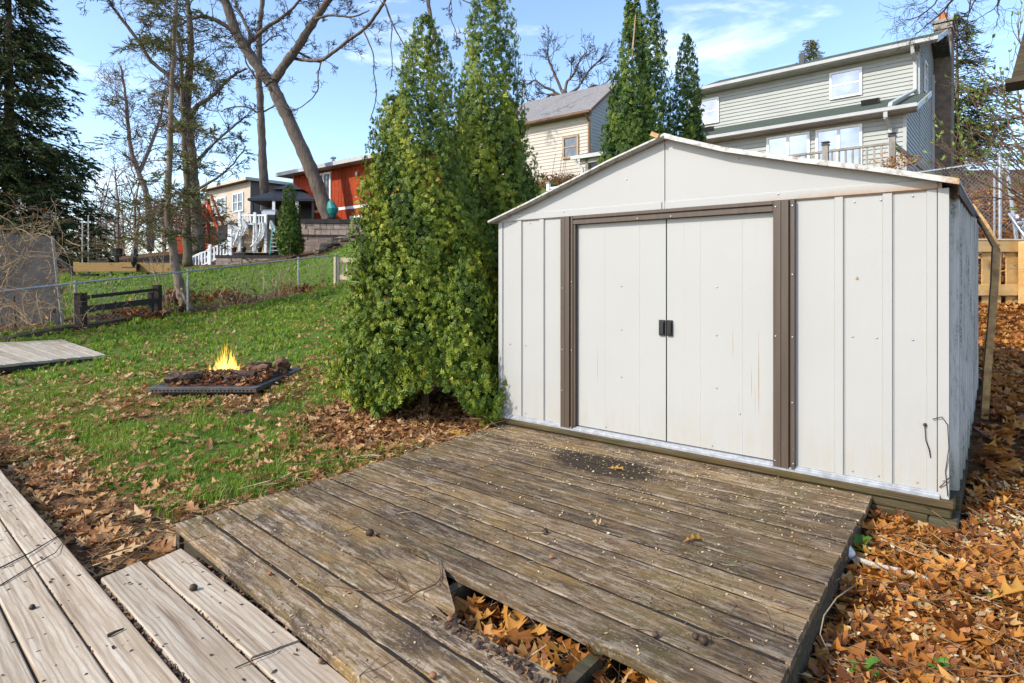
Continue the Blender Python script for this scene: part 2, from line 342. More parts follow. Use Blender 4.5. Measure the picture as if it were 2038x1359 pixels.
t.col(t.ramp(t.noise(30, 5, 0.7), [(0.35, (0.025, 0.014, 0.010)), (0.55, (0.14, 0.05, 0.025)), (0.72, (0.34, 0.2, 0.13))]))
t.set('Emission Color', (1.0, 0.11, 0.015)); t.set('Emission Strength', t.math('MULTIPLY', e1, 0.45)); M['ember'] = t.m
t = MT('char', 0.75, 0.3)
t.col(t.ramp(t.noise(18, 6, 0.7), [(0.4, (0.014, 0.01, 0.008)), (0.58, (0.085, 0.045, 0.028)), (0.72, (0.28, 0.22, 0.19))])); t.bump(t.noise(25, 5), 0.8, 0.02); M['char'] = t.m
t = MT('log_brown', 0.85, 0.2)
t.col(t.ramp(t.noise(1, 6, 0.7, t.map((4, 22, 22))), [(0.35, (0.05, 0.025, 0.015)), (0.55, (0.15, 0.08, 0.045)), (0.7, (0.32, 0.21, 0.13))])); t.bump(t.noise(25, 5), 0.8, 0.02); M['log_brown'] = t.m

# ---------------------------------------------------------------- mesh helpers
class MB:
    def __init__(s): s.v = []; s.f = []
    def box(s, x0, x1, y0, y1, z0, z1):
        b = len(s.v)
        s.v += [(x0, y0, z0), (x1, y0, z0), (x1, y1, z0), (x0, y1, z0), (x0, y0, z1), (x1, y0, z1), (x1, y1, z1), (x0, y1, z1)]
        s.f += [(b, b+3, b+2, b+1), (b+4, b+5, b+6, b+7), (b, b+1, b+5, b+4), (b+1, b+2, b+6, b+5), (b+2, b+3, b+7, b+6), (b+3, b, b+4, b+7)]
        return s
    def hexa(s, p):                        # eight points, bottom ring then top ring
        b = len(s.v); s.v += [tuple(q) for q in p]
        s.f += [(b, b+3, b+2, b+1), (b+4, b+5, b+6, b+7), (b, b+1, b+5, b+4), (b+1, b+2, b+6, b+5), (b+2, b+3, b+7, b+6), (b+3, b, b+4, b+7)]
        return s
    def extrude(s, prof, vec):             # closed profile (list of 3d points) swept by vec
        b = len(s.v); n = len(prof); vec = Vector(vec)
        s.v += [tuple(q) for q in prof] + [tuple(Vector(q) + vec) for q in prof]
        s.f.append(tuple(range(b + n - 1, b - 1, -1))); s.f.append(tuple(range(b + n, b + 2 * n)))
        for i in range(n):
            j = (i + 1) % n; s.f.append((b + i, b + j, b + n + j, b + n + i))
        return s
    def bar(s, a, c, w, h, up=(0, 0, 1)):   # square bar from a to c
        a = Vector(a); c = Vector(c); d = (c - a).normalized(); u = Vector(up)
        if abs(d.dot(u)) > 0.98: u = Vector((1, 0, 0))
        sd = d.cross(u).normalized(); uu = sd.cross(d)
        q = [sd * (-w/2) + uu * (-h/2), sd * (w/2) + uu * (-h/2), sd * (w/2) + uu * (h/2), sd * (-w/2) + uu * (h/2)]
        return s.hexa([a + q[0], a + q[1], c + q[1], c + q[0], a + q[3], a + q[2], c + q[2], c + q[3]])
    def tube(s, pts, rad, n=6, cap=True):
        pts = [Vector(p) for p in pts]
        if not hasattr(rad, '__len__'): rad = [rad] * len(pts)
        b = len(s.v); ref = Vector((0.31, 0.17, 0.93)); m = len(pts)
        for i, p in enumerate(pts):
            d = (pts[min(i + 1, m - 1)] - pts[max(i - 1, 0)])
            if d.length < 1e-9: d = Vector((0, 0, 1))
            d.normalize()
            if abs(d.dot(ref)) > 0.95: ref = Vector((0.9, 0.3, 0.1))
            u = d.cross(ref).normalized(); w = d.cross(u); ref = w.cross(d) * 0 + ref
            for k in range(n):
                an = 2 * math.pi * k / n
                s.v.append(tuple(p + (u * math.cos(an) + w * math.sin(an)) * rad[i]))
        for i in range(m - 1):
            for k in range(n):
                k2 = (k + 1) % n
                s.f.append((b + i*n + k, b + i*n + k2, b + (i+1)*n + k2, b + (i+1)*n + k))
        if cap:
            s.f.append(tuple(b + k for k in range(n - 1, -1, -1))); s.f.append(tuple(b + (m-1)*n + k for k in range(n)))
        return s
    def blob(s, c, r, nu=8, nv=6, rough=0.15, rg=None):
        rg = rg or rnd; b = len(s.v); c = Vector(c)
        if not hasattr(r, '__len__'): r = (r, r, r)
        s.v.append(tuple(c + Vector((0, 0, -r[2]))))
        for i in range(1, nv):
            th = math.pi * i / nv
            for k in range(nu):
                ph = 2 * math.pi * k / nu; q = 1 + rg.uniform(-rough, rough)
                s.v.append((c.x + r[0]*q*math.sin(th)*math.cos(ph), c.y + r[1]*q*math.sin(th)*math.sin(ph), c.z - r[2]*q*math.cos(th)))
        s.v.append(tuple(c + Vector((0, 0, r[2])))); top = len(s.v) - 1
        for k in range(nu):
            s.f.append((b, b+1+(k+1) % nu, b+1+k)); s.f.append((top, b+1+(nv-2)*nu+k, b+1+(nv-2)*nu+(k+1) % nu))
        for i in range(nv - 2):
            for k in range(nu):
                a0 = b+1+i*nu+k; a1 = b+1+i*nu+(k+1) % nu
                s.f.append((a0, a1, a1+nu, a0+nu))
        return s
    def quad(s, a, b_, c, d):
        b = len(s.v); s.v += [tuple(a), tuple(b_), tuple(c), tuple(d)]; s.f.append((b, b+1, b+2, b+3)); return s
    def mesh(s, name, smooth=False):
        me = bpy.data.meshes.new(name); me.from_pydata(s.v, [], s.f); me.update()
        if smooth: me.polygons.foreach_set('use_smooth', [True] * len(me.polygons))
        return me

def link(name, me, mat, parent=None, mx=None, smooth=False):
    o = bpy.data.objects.new(name, me); COL.objects.link(o)
    if mat: me.materials.clear(); me.materials.append(M[mat])
    if parent: o.parent = parent
    if mx is not None: o.matrix_basis = mx
    return o
def part(name, mb, mat, parent, smooth=False, kind=None, label=None, bevel=0.0):
    o = link(name, mb.mesh(name, smooth), mat, parent)
    if kind: o['kind'] = kind
    if label: o['label'] = label
    if bevel:
        b = o.modifiers.new('bevel', 'BEVEL'); b.width = bevel; b.segments = 1; b.limit_method = 'ANGLE'
    return o
def thing(name, label, cat, mx, group=None):
    o = bpy.data.objects.new(name, None); COL.objects.link(o); o.matrix_basis = mx
    o.empty_display_size = 0.1; o['label'] = label; o['category'] = cat
    if group: o['group'] = group
    return o
def single(name, mb, mat, label, cat, mx=None, smooth=False, group=None):   # a thing that is one mesh
    o = link(name, mb.mesh(name, smooth), mat, None, mx)
    o['label'] = label; o['category'] = cat
    if group: o['group'] = group
    return o
def structure(name, me, mat, mx=None):
    o = link(name, me, mat, None, mx); o['kind'] = 'structure'; return o
def stuff(name, me, mat, label, cat):
    o = link(name, me, mat); o['kind'] = 'stuff'; o['label'] = label; o['category'] = cat; return o
T = Matrix.Translation

def np_mesh(name, verts, tris, tint=None):
    me = bpy.data.meshes.new(name)
    nv, nf = len(verts), len(tris)
    me.vertices.add(nv); me.vertices.foreach_set('co', np.ascontiguousarray(verts, np.float32).ravel())
    me.loops.add(nf * 3); me.loops.foreach_set('vertex_index', np.ascontiguousarray(tris, np.int32).ravel())
    me.polygons.add(nf); me.polygons.foreach_set('loop_start', np.arange(0, nf * 3, 3, dtype=np.int32))
    me.update(calc_edges=True)
    if tint is not None:
        a = me.attributes.new('tint', 'FLOAT', 'POINT'); a.data.foreach_set('value', np.ascontiguousarray(tint, np.float32))
    return me
def scatter(name, base_list, pos, ax, up, scale, tint, pick=None, tintadd=None):
    """copies of small base meshes [(verts, tris)] placed with x axis ax, z axis up; joined into one mesh"""
    V, Tt, Ti = [], [], []; off = 0
    n = len(pos); pick = pick if pick is not None else RN.integers(0, len(base_list), n)
    ax = ax / np.maximum(np.linalg.norm(ax, axis=1, keepdims=True), 1e-6)
    y = np.cross(up, ax); y /= np.maximum(np.linalg.norm(y, axis=1, keepdims=True), 1e-6); z = np.cross(ax, y)
    scale = np.broadcast_to(scale, (n,))
    for bi, b in enumerate(base_list):
        bv, bt = b[0], b[1]
        m = np.where(pick == bi)[0]
        if not len(m): continue
        s = scale[m][:, None, None]
        w = pos[m][:, None, :] + s * (bv[None, :, 0:1] * ax[m][:, None, :] + bv[None, :, 1:2] * y[m][:, None, :] + bv[None, :, 2:3] * z[m][:, None, :])
        k = len(bv)
        V.append(w.reshape(-1, 3))
        Tt.append((bt[None] + (np.arange(len(m)) * k)[:, None, None]).reshape(-1, 3) + off); off += len(m) * k
        tt = np.repeat(tint[m][:, None], k, 1)
        if len(b) > 2: tt = np.clip(tt + b[2][None], 0, 1)
        Ti.append(tt.ravel())
    return np_mesh(name, np.concatenate(V), np.concatenate(Tt), np.concatenate(Ti))
def rdir(n, zlo=-1, zhi=1):
    a = RN.uniform(0, 2 * np.pi, n); z = RN.uniform(zlo, zhi, n); r = np.sqrt(1 - z * z)
    return np.stack([r * np.cos(a), r * np.sin(a), z], 1)

# ---------------------------------------------------------------- terrain
CT = [(-1.7,2.7,-.16),(-3.2,3.6,-.19),(-3.6,4.9,-.19),(-.9,5.5,-.06),(-.4,4.6,-.09),(0,0,-.36),(-3,0,-.36),(2.2,1.0,-.24),(2.0,2.3,-.17),(2.5,2.9,-.135),
 (2.75,3.4,-.08),(3.3,4.0,.10),(3.95,4.9,.33),(4.6,4.6,.2),(5.2,5.4,.36),(7.9,9.4,.70),(6.2,7.2,.52),(8.4,9.4,.72),(4,9,.85),(8.6,10.6,1.15),(9.5,12.5,2.2),(9.8,14.2,3.1),(12,14.5,3.3),(11.3,17,3.5),(7,14,3.1),(3,19,4.6),
 (3.6,27,6.0),(-4,28,5.2),(1,8.5,.5),(2.5,12,2.2),(-1,9.5,.35),(-3,15,.75),(.4,5.9,.05),(1.8,5.8,.15),
 (-3.4,7.2,-.03),(-3.4,6.1,-.05),(-5.5,8.5,-.10),(-7.2,9.4,-.15),(-9.6,11.2,-.12),(-12.1,11.9,-.12),(-10.0,14.6,.13),(-9.5,16.3,.22),(-7.9,20.2,.66),(-7.2,20.9,.8),(-6.6,23,.98),(-5,10,.05),(-4.2,13,.3),(-4.5,17,.7),
 (-11.5,13.6,.12),(-10.3,15.8,.3),(-8.4,20.6,.8),(-16.9,38,2.35),(-10.7,36,2.9),(-13.2,37,2.75),(-19,38,2.1),(-21,31,1.42),(-30,34,1.35),(-17,24,1.05),(-13,28,1.6),(-10,30,2.0),
 (-27,56,4.5),(-14.5,46,4.6),(-34,58,3.6),(-60,60,1.9),(-50,90,2.2),(-100,60,2),(-160,150,3),(160,150,14),(0,200,12),(160,0,2),(-160,0,-1),(0,-120,-2),(60,60,10),(20,40,8),(-16,-10,-.6),(12,-8,-.4),(18,12,3.2),(24,20,5)]
CP = np.array(CT, float)
_d = np.sqrt(((CP[:, None, :2] - CP[None, :, :2]) ** 2).sum(-1) + 0.02)
_A = np.zeros((len(CP) + 3, len(CP) + 3)); _A[:len(CP), :len(CP)] = _d - np.eye(len(CP)) * 0.03
_A[:len(CP), -3:] = np.c_[np.ones(len(CP)), CP[:, :2]]; _A[-3:, :len(CP)] = _A[:len(CP), -3:].T
_w = np.linalg.solve(_A, np.r_[CP[:, 2], 0, 0, 0])
def gz(x, y):
    x = np.asarray(x, float); y = np.asarray(y, float); sh = x.shape
    x = x.ravel(); y = y.ravel(); out = np.empty(len(x))
    for i in range(0, len(x), 20000):
        X, Y = x[i:i+20000], y[i:i+20000]
        d = np.sqrt((X[:, None] - CP[None, :, 0]) ** 2 + (Y[:, None] - CP[None, :, 1]) ** 2 + 0.02)
        out[i:i+20000] = d @ _w[:-3] + _w[-3] + _w[-2] * X + _w[-1] * Y
    out += 0.014 * np.sin(3.1 * x + 1.3 * y) * np.cos(2.3 * y - 1.1 * x) + 0.008 * np.sin(7.3 * x) * np.sin(6.1 * y)
    return out.reshape(sh)
def g1(x, y): return float(gz(np.array([x]), np.array([y]))[0])
def GG(px, py, dz=.03):                  # where a line of sight meets the ground
    z = -.1
    for _ in range(12): p = G(px, py, z); z = .5 * z + .5 * (g1(p.x, p.y) + dz)
    return G(px, py, z)
def sstep(a, b, v): t = np.clip((v - a) / (b - a), 0, 1); return t * t * (3 - 2 * t)
FA, FB = np.array([-12.3, 12.2]), np.array([-7.0, 21.4])          # line of the chain link fence on the left
def fdist(x, y):
    d = FB - FA; l = np.hypot(*d); n = np.array([-d[1], d[0]]) / l
    return (x - FA[0]) * n[0] + (y - FA[1]) * n[1]                 # > 0 beyond the fence
def wob(x, y): return 0.5 * np.sin(1.7 * x + 0.6 * y) + 0.3 * np.sin(3.9 * y - 2.1 * x) + 0.2 * np.sin(8.3 * x + 5.7 * y)
def lawn(x, y):
    w = wob(x, y)
    d = (x + 1.7) * -0.78 + (y - 2.95) * 0.625                     # left of the deck's side
    m = sstep(0.12, 0.6, d + 0.12 * w)
    n = x * 0.656 + y * 0.755                                      # beyond the pale deck
    m = m * sstep(0.90, 1.45, n + 0.2 * w)
    r = np.hypot(x + 0.85, y - 5.6); m = m * sstep(0.95, 1.45, r + 0.12 * w)
    fd = fdist(x, y); m = m * np.maximum(sstep(0.35, 0.9, -fd + 0.2 * w), sstep(0.3, 0.9, fd + 0.2 * w))
    px = np.hypot(x + 3.3, y - 6.5); m = m * (0.35 + 0.65 * sstep(0.9, 1.35, px + 0.15 * w))
    m = m * (1 - sstep(36.0, 38.0, y + 0.2 * x + 6))               # the far yard ends at the terraces
    m = m * (1 - 0.8 * sstep(4.0, 5.0, x))
    return m
def side(n, k): u = np.linspace(-1, 1, n); return np.sinh(u * k) / np.sinh(k)
gx = side(220, 4.6) * 170; gy = side(230, 4.6) * 230 + 3.0
XX, YY = np.meshgrid(gx, gy); ZZ = gz(XX, YY)
nx, ny = len(gx), len(gy)
idx = np.arange(nx * ny).reshape(ny, nx)
q = np.stack([idx[:-1, :-1], idx[:-1, 1:], idx[1:, 1:], idx[1:, :-1]], -1).reshape(-1, 4)
tri = np.concatenate([q[:, [0, 1, 2]], q[:, [0, 2, 3]]])
me = np_mesh('ground', np.stack([XX.ravel(), YY.ravel(), ZZ.ravel()], 1), tri)
a = me.attributes.new('lawn', 'FLOAT', 'POINT'); a.data.foreach_set('value', lawn(XX.ravel(), YY.ravel()).astype(np.float32))
me.polygons.foreach_set('use_smooth', [True] * len(me.polygons))
structure('ground', me, 'ground')

# ---------------------------------------------------------------- decks
def board(name, corners, th, mat, parent, segs=5, warp=0.003, bev=0.006, label=None, ragged=None):
    """plank from four top corners (near-left, near-right, far-right, far-left), with slightly sprung and worn edges"""
    A, B, C_, D = [Vector(c) for c in corners]
    mb = MB(); rr = random.Random(str(corners))
    tilt = rr.uniform(-1, 1) * 0.0022; lift = rr.uniform(-0.0015, 0.0025)
    rows = []
    for i in range(segs + 1):
        t = i / segs
        p = A.lerp(B, t); q_ = D.lerp(C_, t); dz = lift + rr.uniform(-warp, warp) * 0.6
        e = rr.uniform(-1, 1) * 0.0018
        w = (q_ - p).normalized()
        p = p + w * e; q_ = q_ + w * rr.uniform(-1, 1) * 0.0018
        if ragged: p, q_ = ragged(t, p, q_, w)
        a = p + Vector((0, 0, dz + tilt)); b = q_ + Vector((0, 0, dz - tilt)); bw = w * bev; bz = Vector((0, 0, bev))
        mid = (a + b) / 2 + Vector((0, 0, -0.0012))
        rows.append([a - bz, a + bw, mid, b - bw, b - bz, b - Vector((0, 0, th)), a - Vector((0, 0, th))])
    k = 7
    for r in rows: mb.v += [tuple(x) for x in r]
    for i in range(segs):
        for j in range(k):
            j2 = (j + 1) % k
            mb.f.append((i*k + j, (i+1)*k + j, (i+1)*k + j2, i*k + j2))
    mb.f.append(tuple(range(k))); mb.f.append(tuple(segs*k + j for j in range(k - 1, -1, -1)))
    x_ = (B - A).normalized(); y_ = Vector((0, 0, 1)).cross(x_); z_ = x_.cross(y_)
    L_ = Matrix(((x_.x, y_.x, z_.x, A.x), (x_.y, y_.y, z_.y, A.y), (x_.z, y_.z, z_.z, A.z), (0, 0, 0, 1))); Li = L_.inverted()
    mb.v = [tuple(Li @ Vector(v)) for v in mb.v]
    o = part(name, mb, mat, parent, label=label); o.matrix_basis = L_; return o

# old brown deck, local x along the boards, local y towards the shed
DM = frame(-1.699, 2.949, 0, 42.6)
deck = thing('wooden_deck', 'weathered dark brown low deck with a broken board in front of the metal shed', 'deck', DM)
Di = DM.inverted(); OLD.patch.object = deck
FLd, RLd = Vector((-1.699, 2.949, 0)), Vector((-0.081, 4.968, 0))
FRd, RRd = Vector((0.265, 1.115, 0)), Vector((2.055, 3.358, 0))
wid = [.148, .146, .15, .20] + [.150] * 14
tot = sum(wid); cum = [0]
for w_ in wid: cum.append(cum[-1] + w_ / tot)
def dl(s, side_): return Di @ (FLd.lerp(RLd, s) if side_ == 0 else FRd.lerp(RRd, s))
TIP = Di @ G(876, 1158, 0)
NB = len(wid)
for i in range(NB):
    g = 0.012 + rnd.uniform(0, 0.004)
    s0, s1 = cum[i], cum[i + 1]
    a, b, c, d = dl(s0, 0), dl(s0, 1), dl(s1, 1), dl(s1, 0)
    ln = (d - a).normalized(); rn = (c - b).normalized()
    a = a + ln * g; b = b + rn * g
    jl = rnd.uniform(-.012, .012); jr = rnd.uniform(-.008, .008)
    a.x += jl; d.x += jl; b.x += jr; c.x += jr
    def atx(p, q_, x): return p.lerp(q_, (x - p.x) / (q_.x - p.x))
    if i == 3:          # only its left end is left; the rest has rotted away and fallen in
        def rag(t, p, q_, w):
            if t > 0.90: p = p + Vector((0.10 * (t - .9) * 10, 0, 0)) - w * 0; q_ = q_ - Vector((0.05, 0, 0)); 
            return p, q_
        x1 = TIP.x
        board('plank', (a, atx(a, b, x1 + .10), atx(d, c, x1 - .02), d), 0.034, 'old_deck', deck, 10, ragged=rag, label='broken plank ending at the hole')
    elif i == 2:        # far edge crumbles along the hole
        rr2 = random.Random(5)
        def rag(t, p, q_, w):
            if t > 0.45: q_ = q_ - w * (0.005 + 0.030 * rr2.random() * min(1, (t - .45) * 4)) - Vector((0, 0, 0.004 * rr2.random()))
            return p, q_
        board('plank', (a, b, c, d), 0.036, 'old_deck', deck, 26, ragged=rag, label='plank with a rotten crumbling edge')
    elif i == 4:
        rr3 = random.Random(9)
        def rag(t, p, q_, w):
            if 0.40 < t < 0.47: p = p + w * (0.028 + 0.014 * rr3.random())
            return p, q_
        board('plank', (a, b, c, d), 0.036, 'old_deck', deck, 40, ragged=rag)
    elif i == 11:       # two lengths butted on one row
        xm = a.x + 0.62
        board('plank', (a, atx(a, b, xm), atx(d, c, xm), d), 0.036, 'old_deck', deck, 3)
        board('plank', (atx(a, b, xm + .006), b, c, atx(d, c, xm + .006)), 0.036, 'old_deck', deck, 8)
    else:
        board('plank', (a, b, c, d), 0.036, 'old_deck', deck, 9)
# the joints are packed with black soil and crumbs almost to the top
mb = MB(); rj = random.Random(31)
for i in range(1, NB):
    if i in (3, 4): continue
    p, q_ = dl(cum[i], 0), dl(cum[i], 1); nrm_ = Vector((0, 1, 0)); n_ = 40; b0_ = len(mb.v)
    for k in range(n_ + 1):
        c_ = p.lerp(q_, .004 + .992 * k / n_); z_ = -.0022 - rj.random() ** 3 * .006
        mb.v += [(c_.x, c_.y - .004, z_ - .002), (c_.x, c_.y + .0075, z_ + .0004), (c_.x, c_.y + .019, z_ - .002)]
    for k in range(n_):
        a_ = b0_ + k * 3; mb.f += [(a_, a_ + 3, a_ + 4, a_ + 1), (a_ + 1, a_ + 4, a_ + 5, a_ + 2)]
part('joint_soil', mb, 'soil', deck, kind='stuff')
# joists and rims under the boards
for t_ in (0.05, 0.30, 0.545, 0.80):
    p, q_ = dl(0.02, 0).lerp(dl(0.02, 1), t_), dl(0.98, 0).lerp(dl(0.98, 1), t_)
    mb = MB(); mb.bar(p + Vector((0, 0, -.108)), q_ + Vector((0, 0, -.108)), .042, .138); part('joist', mb, 'rim_wood', deck)
p, q_ = dl(0.004, 1), dl(0.99, 1)
mb = MB(); mb.bar(p + Vector((-.028, 0, -.122)), q_ + Vector((-.028, 0, -.122)), .04, .17); part('rim_board', mb, 'rim_wood', deck)
p, q_ = dl(0.012, 0), dl(0.012, 1)
mb = MB(); mb.bar(p + Vector((.02, .02, -.108)), q_ + Vector((0, .02, -.108)), .04, .14); part('rim_board', mb, 'rim_wood', deck)
p, q_ = dl(0.004, 0), dl(0.99, 0)
mb = MB(); mb.bar(p + Vector((.03, 0, -.108)), q_ + Vector((.03, 0, -.108)), .04, .14); part('rim_board', mb, 'rim_wood', deck)

# pale deck and step, local x along the boards
PM = frame(0, 0, -0.035, 41.0)
pale = thing('wooden_deck', 'pale grey deck of wide bleached planks in the near left corner', 'deck', PM)
for (y0, y1, x0) in ((.577, .717, -6.4), (.425, .569, -6.4), (.272, .416, -6.4), (.115, .262, -6.4), (-.045, .106, -6.4), (-.205, -.054, -6.4)):
    cuts = [x0, -3.30 + rnd.uniform(-.3, .3) if y0 < .5 else -4.2, 1.2]
    for k in range(2):
        a0, a1 = cuts[k] + (.003 if k else 0), cuts[k + 1]
        board('plank', ((a0, y0, 0), (a1, y0, 0), (a1, y1, 0), (a0, y1, 0)), 0.036, 'pale_deck', pale, 7, bev=.005)
mb = MB(); mb.box(-6.4, 1.2, .66, .70, -.20, -.038); part('rim_board', mb, 'grey_rail', pale)
step = thing('wooden_step', 'pale two-plank step between the bleached deck and the old brown deck', 'step', PM)
EX = Vector((1, 0, 0))
board('plank', ((-2.955, .738, .001), (0.9, .738, .001), (0.9, .903, .001), (-2.995, .903, .001)), 0.036, 'pale_deck', step, 9, bev=.005)
board('plank', ((-2.955, .914, .002), (-1.955, .914, .002), (-1.925, 1.072, .002), (-3.0, 1.072, .002)), 0.036, 'pale_deck', step, 5, bev=.005)
board('plank', ((-1.946, .914, -.002), (0.9, .914, -.002), (0.9, 1.072, -.002), (-1.914, 1.072, -.002)), 0.036, 'pale_deck', step, 6, bev=.005, label='plank left of the butt joint, lighter and flatter')
for x_ in (-2.85, -1.94, -.9):
    mb = MB(); mb.box(x_ - .03, x_ + .03, .75, 1.06, -.18, -.038); part('joist', mb, 'grey_rail', step)

# platform at the left edge
pc = [Vector((-7.75, 8.40, -.045)), Vector((-6.8, 9.86, -.045)), Vector((-9.4, 12.3, -.045)), Vector((-11.2, 10.9, -.045))]
plat = thing('wooden_platform', 'low bleached plank platform lying on the lawn below the brambles at the left', 'platform', T(pc[1]))
for i in range(9):
    s0, s1 = i / 9 + .004, (i + 1) / 9 - .002
    cs = [pc[1].lerp(pc[0], s0), pc[2].lerp(pc[3], s0), pc[2].lerp(pc[3], s1), pc[1].lerp(pc[0], s1)]
    board('plank', [tuple(c - pc[1]) for c in cs], .04, 'platform_wood', plat, 4)
mb = MB(); mb.bar(Vector((-.02, .02, -.075)), pc[0] - pc[1] + Vector((-.02, .02, -.075)), .04, .07); part('rim_board', mb, 'dark_rail', plat)
mb = MB(); mb.bar(Vector((-.03, .0, -.075)), pc[2] - pc[1] + Vector((-.03, 0, -.075)), .04, .07); part('rim_board', mb, 'dark_rail', plat)

# ---------------------------------------------------------------- metal shed
SM = frame(-0.103, 5.039, 0.06, 38.0)
SK = 0.045                                     # the shed has racked a little over the years
shed = thing('metal_shed', 'off-white metal garden shed with brown door posts and double sliding doors', 'shed', SM)
def sp(name, mb, mat, parent=shed, **k):
    mb.v = [(v[0] + SK * max(0, v[1]), v[1], v[2]) for v in mb.v]
    return part(name, mb, mat, parent, **k)
SW, SD, SH = 3.075, 2.45, 1.66
inner = sp('interior', MB().box(.03, SW - .03, .05, SD - .03, .0, SH - .02), 'dark_void')
def panel(x0, x1, name='wall_panel', rib=True):
    pr = [(x0, 0, 0), (x1 - .056, 0, 0), (x1 - .05, -.011, 0), (x1 - .008, -.011, 0), (x1 - .004, 0, 0), (x1, 0, 0), (x1, .008, 0), (x0, .008, 0)]
    if not rib: pr = [(x0, 0, 0), (x1, 0, 0), (x1, .008, 0), (x0, .008, 0)]
    return sp(name, MB().extrude([(a, b, .028) for a, b, _ in pr], (0, 0, SH - .028)), 'shed_white')
for (a, b) in ((.032, .245), (.247, .470)): panel(a, b)
panel(.472, .642, rib=False)
panel(2.336, 2.600); panel(2.602, 2.842); panel(2.844, 3.045)
sp('corner_trim', MB().extrude([(3.042, -.014, .0), (3.09, -.014, 0), (3.09, .05, 0), (3.082, .05, 0), (3.082, -.006, 0), (3.042, -.006, 0)], (0, 0, SH)), 'shed_white')
sp('corner_trim', MB().extrude([(-.008, -.010, 0), (.034, -.010, 0), (.034, -.003, 0), (0, -.003, 0), (0, .05, 0), (-.008, .05, 0)], (0, 0, SH)), 'shed_white')
for (x0, x1) in ((.640, .752), (2.214, 2.336)):
    w_ = x1 - x0
    pr = [(x0, .0), (x0, -.034), (x0 + .008, -.036), (x0 + w_*.36, -.036), (x0 + w_*.375, -.028), (x0 + w_*.39, -.036), (x0 + w_*.72, -.036), (x0 + w_*.75, -.018), (x0 + w_*.82, -.018), (x0 + w_*.85, -.034), (x1, -.034), (x1, 0)]
    sp('door_post', MB().extrude([(a, b, .012) for a, b in pr], (0, 0, SH - .015)), 'shed_brown')
sp('door_header', MB().extrude([(.755, -.034, 1.595), (.755, -.034, 1.625), (.755, -.022, 1.63), (.755, -.034, 1.638), (.755, -.034, 1.66), (.755, -.002, 1.66), (.755, -.002, 1.595)], (1.457, 0, 0)), 'shed_brown')
sp('door_jamb', MB().box(.753, .770, -.026, .02, .03, 1.594), 'shed_brown')
def door(x0, x1, hx0, hx1, lab=None):
    ks = sorted([x0 + (x1 - x0) * f for f in (.33, .72)])
    pr = [(x0, .008)]
    for k in ks: pr += [(k - .004, .008), (k, .0068), (k + .004, .008)]
    pr += [(x1, .008), (x1, .026), (x0, .026)]
    d = sp('door', MB().extrude([(a, b, .036) for a, b in pr], (0, 0, 1.556)), 'door_white')
    mb = MB().box(hx0, hx1, -.006, .0075, .775, .885)
    mb.box(hx0 + .012, hx1 - .004, -.020, -.0062, .79, .87)
    mb.v = [tuple(v) for v in mb.v]
    sp('handle', mb, 'black_metal', d)
door(.772, 1.494, 1.448, 1.490); door(1.503, 2.212, 1.507, 1.545)
sp('door_gap', MB().box(1.4945, 1.5025, .012, .03, .036, 1.592), 'dark_void')
sp('floor_track', MB().extrude([(.02, -.040, .0), (.02, -.040, .012), (.02, -.028, .013), (.02, -.027, .020), (.02, -.014, .021), (.02, -.013, .030), (.02, .03, .030), (.02, .03, .0)], (3.03, 0, 0)), 'track_silver')
sp('sill_board', MB().box(-.03, 3.115, -.045, .10, -.045, -.001), 'sill_wood', bevel=.008)
sp('sill_board', MB().box(-.02, 3.10, -.025, .09, -.10, -.047), 'sill_wood', bevel=.006)
sp('foundation_beam', MB().box(2.48, 3.00, -.03, .07, -.27, -.102), 'sill_wood', bevel=.006)
sp('foundation_beam', MB().box(3.002, 3.13, -.05, .10, -.30, -.102), 'rim_wood', bevel=.008)
sp('foundation_beam', MB().box(-.02, 2.46, .0, .08, -.30, -.102), 'rim_wood')
sp('foundation_beam', MB().box(3.02, 3.13, .105, SD, -.30, -.003), 'rim_wood')
# gable, two sheets meeting under the ridge; the roof edge follows the dented line of the photograph
LE = [(-.065, 1.655), (.342, 1.782), (.772, 1.926), (1.077, 2.030), (1.522, 2.160)]
RE = [(1.522, 2.160), (1.923, 2.015), (2.376, 1.890), (2.770, 1.790), (3.135, 1.685)]
def gable(e, x0, x1, bx):
    top = [(x, -.012, z - .012) for x, z in e if x0 < x < x1]
    def zz(x):
        for (a, za), (b, zb) in zip(e, e[1:]):
            if a <= x <= b: return za + (zb - za) * (x - a) / (b - a) - .012
        return e[0][1] if x < e[0][0] else e[-1][1]
    pr = [(x0, -.012, 1.655), (x1, -.012, 1.655), (x1, -.012, zz(x1))] + top[::-1] + ([(x0, -.012, zz(x0))] if zz(x0) > 1.66 else [])
    mb = MB().extrude(pr, (0, .010, 0))
    mb.extrude([(x0 + bx, -.012, 1.656), (x0 + bx, -.020, 1.662), (x0 + bx, -.020, 1.708), (x0 + bx, -.012, 1.716)], (x1 - x0 - abs(bx) * 1.0 - .02, 0, 0))
    return sp('gable_panel', mb, 'gable_white')
gable(LE, .02, 1.493, .12); gable(RE, 1.499, 3.06, .0)
def roof_side(e, s):
    for k in range(4):          # four roof sheets on each slope, front to back
        y0 = -.075 + k * (SD + .15) / 4; y1 = -.075 + (k + 1) * (SD + .15) / 4 - .004
        up = [(x, y0, z + .004) for x, z in e]; dn = [(x, y0, z - .008) for x, z in e[::-1]]
        sp('roof_panel', MB().extrude(up + dn, (0, y1 - y0, 0)), 'shed_side')
roof_side(LE, -1); roof_side(RE, 1)
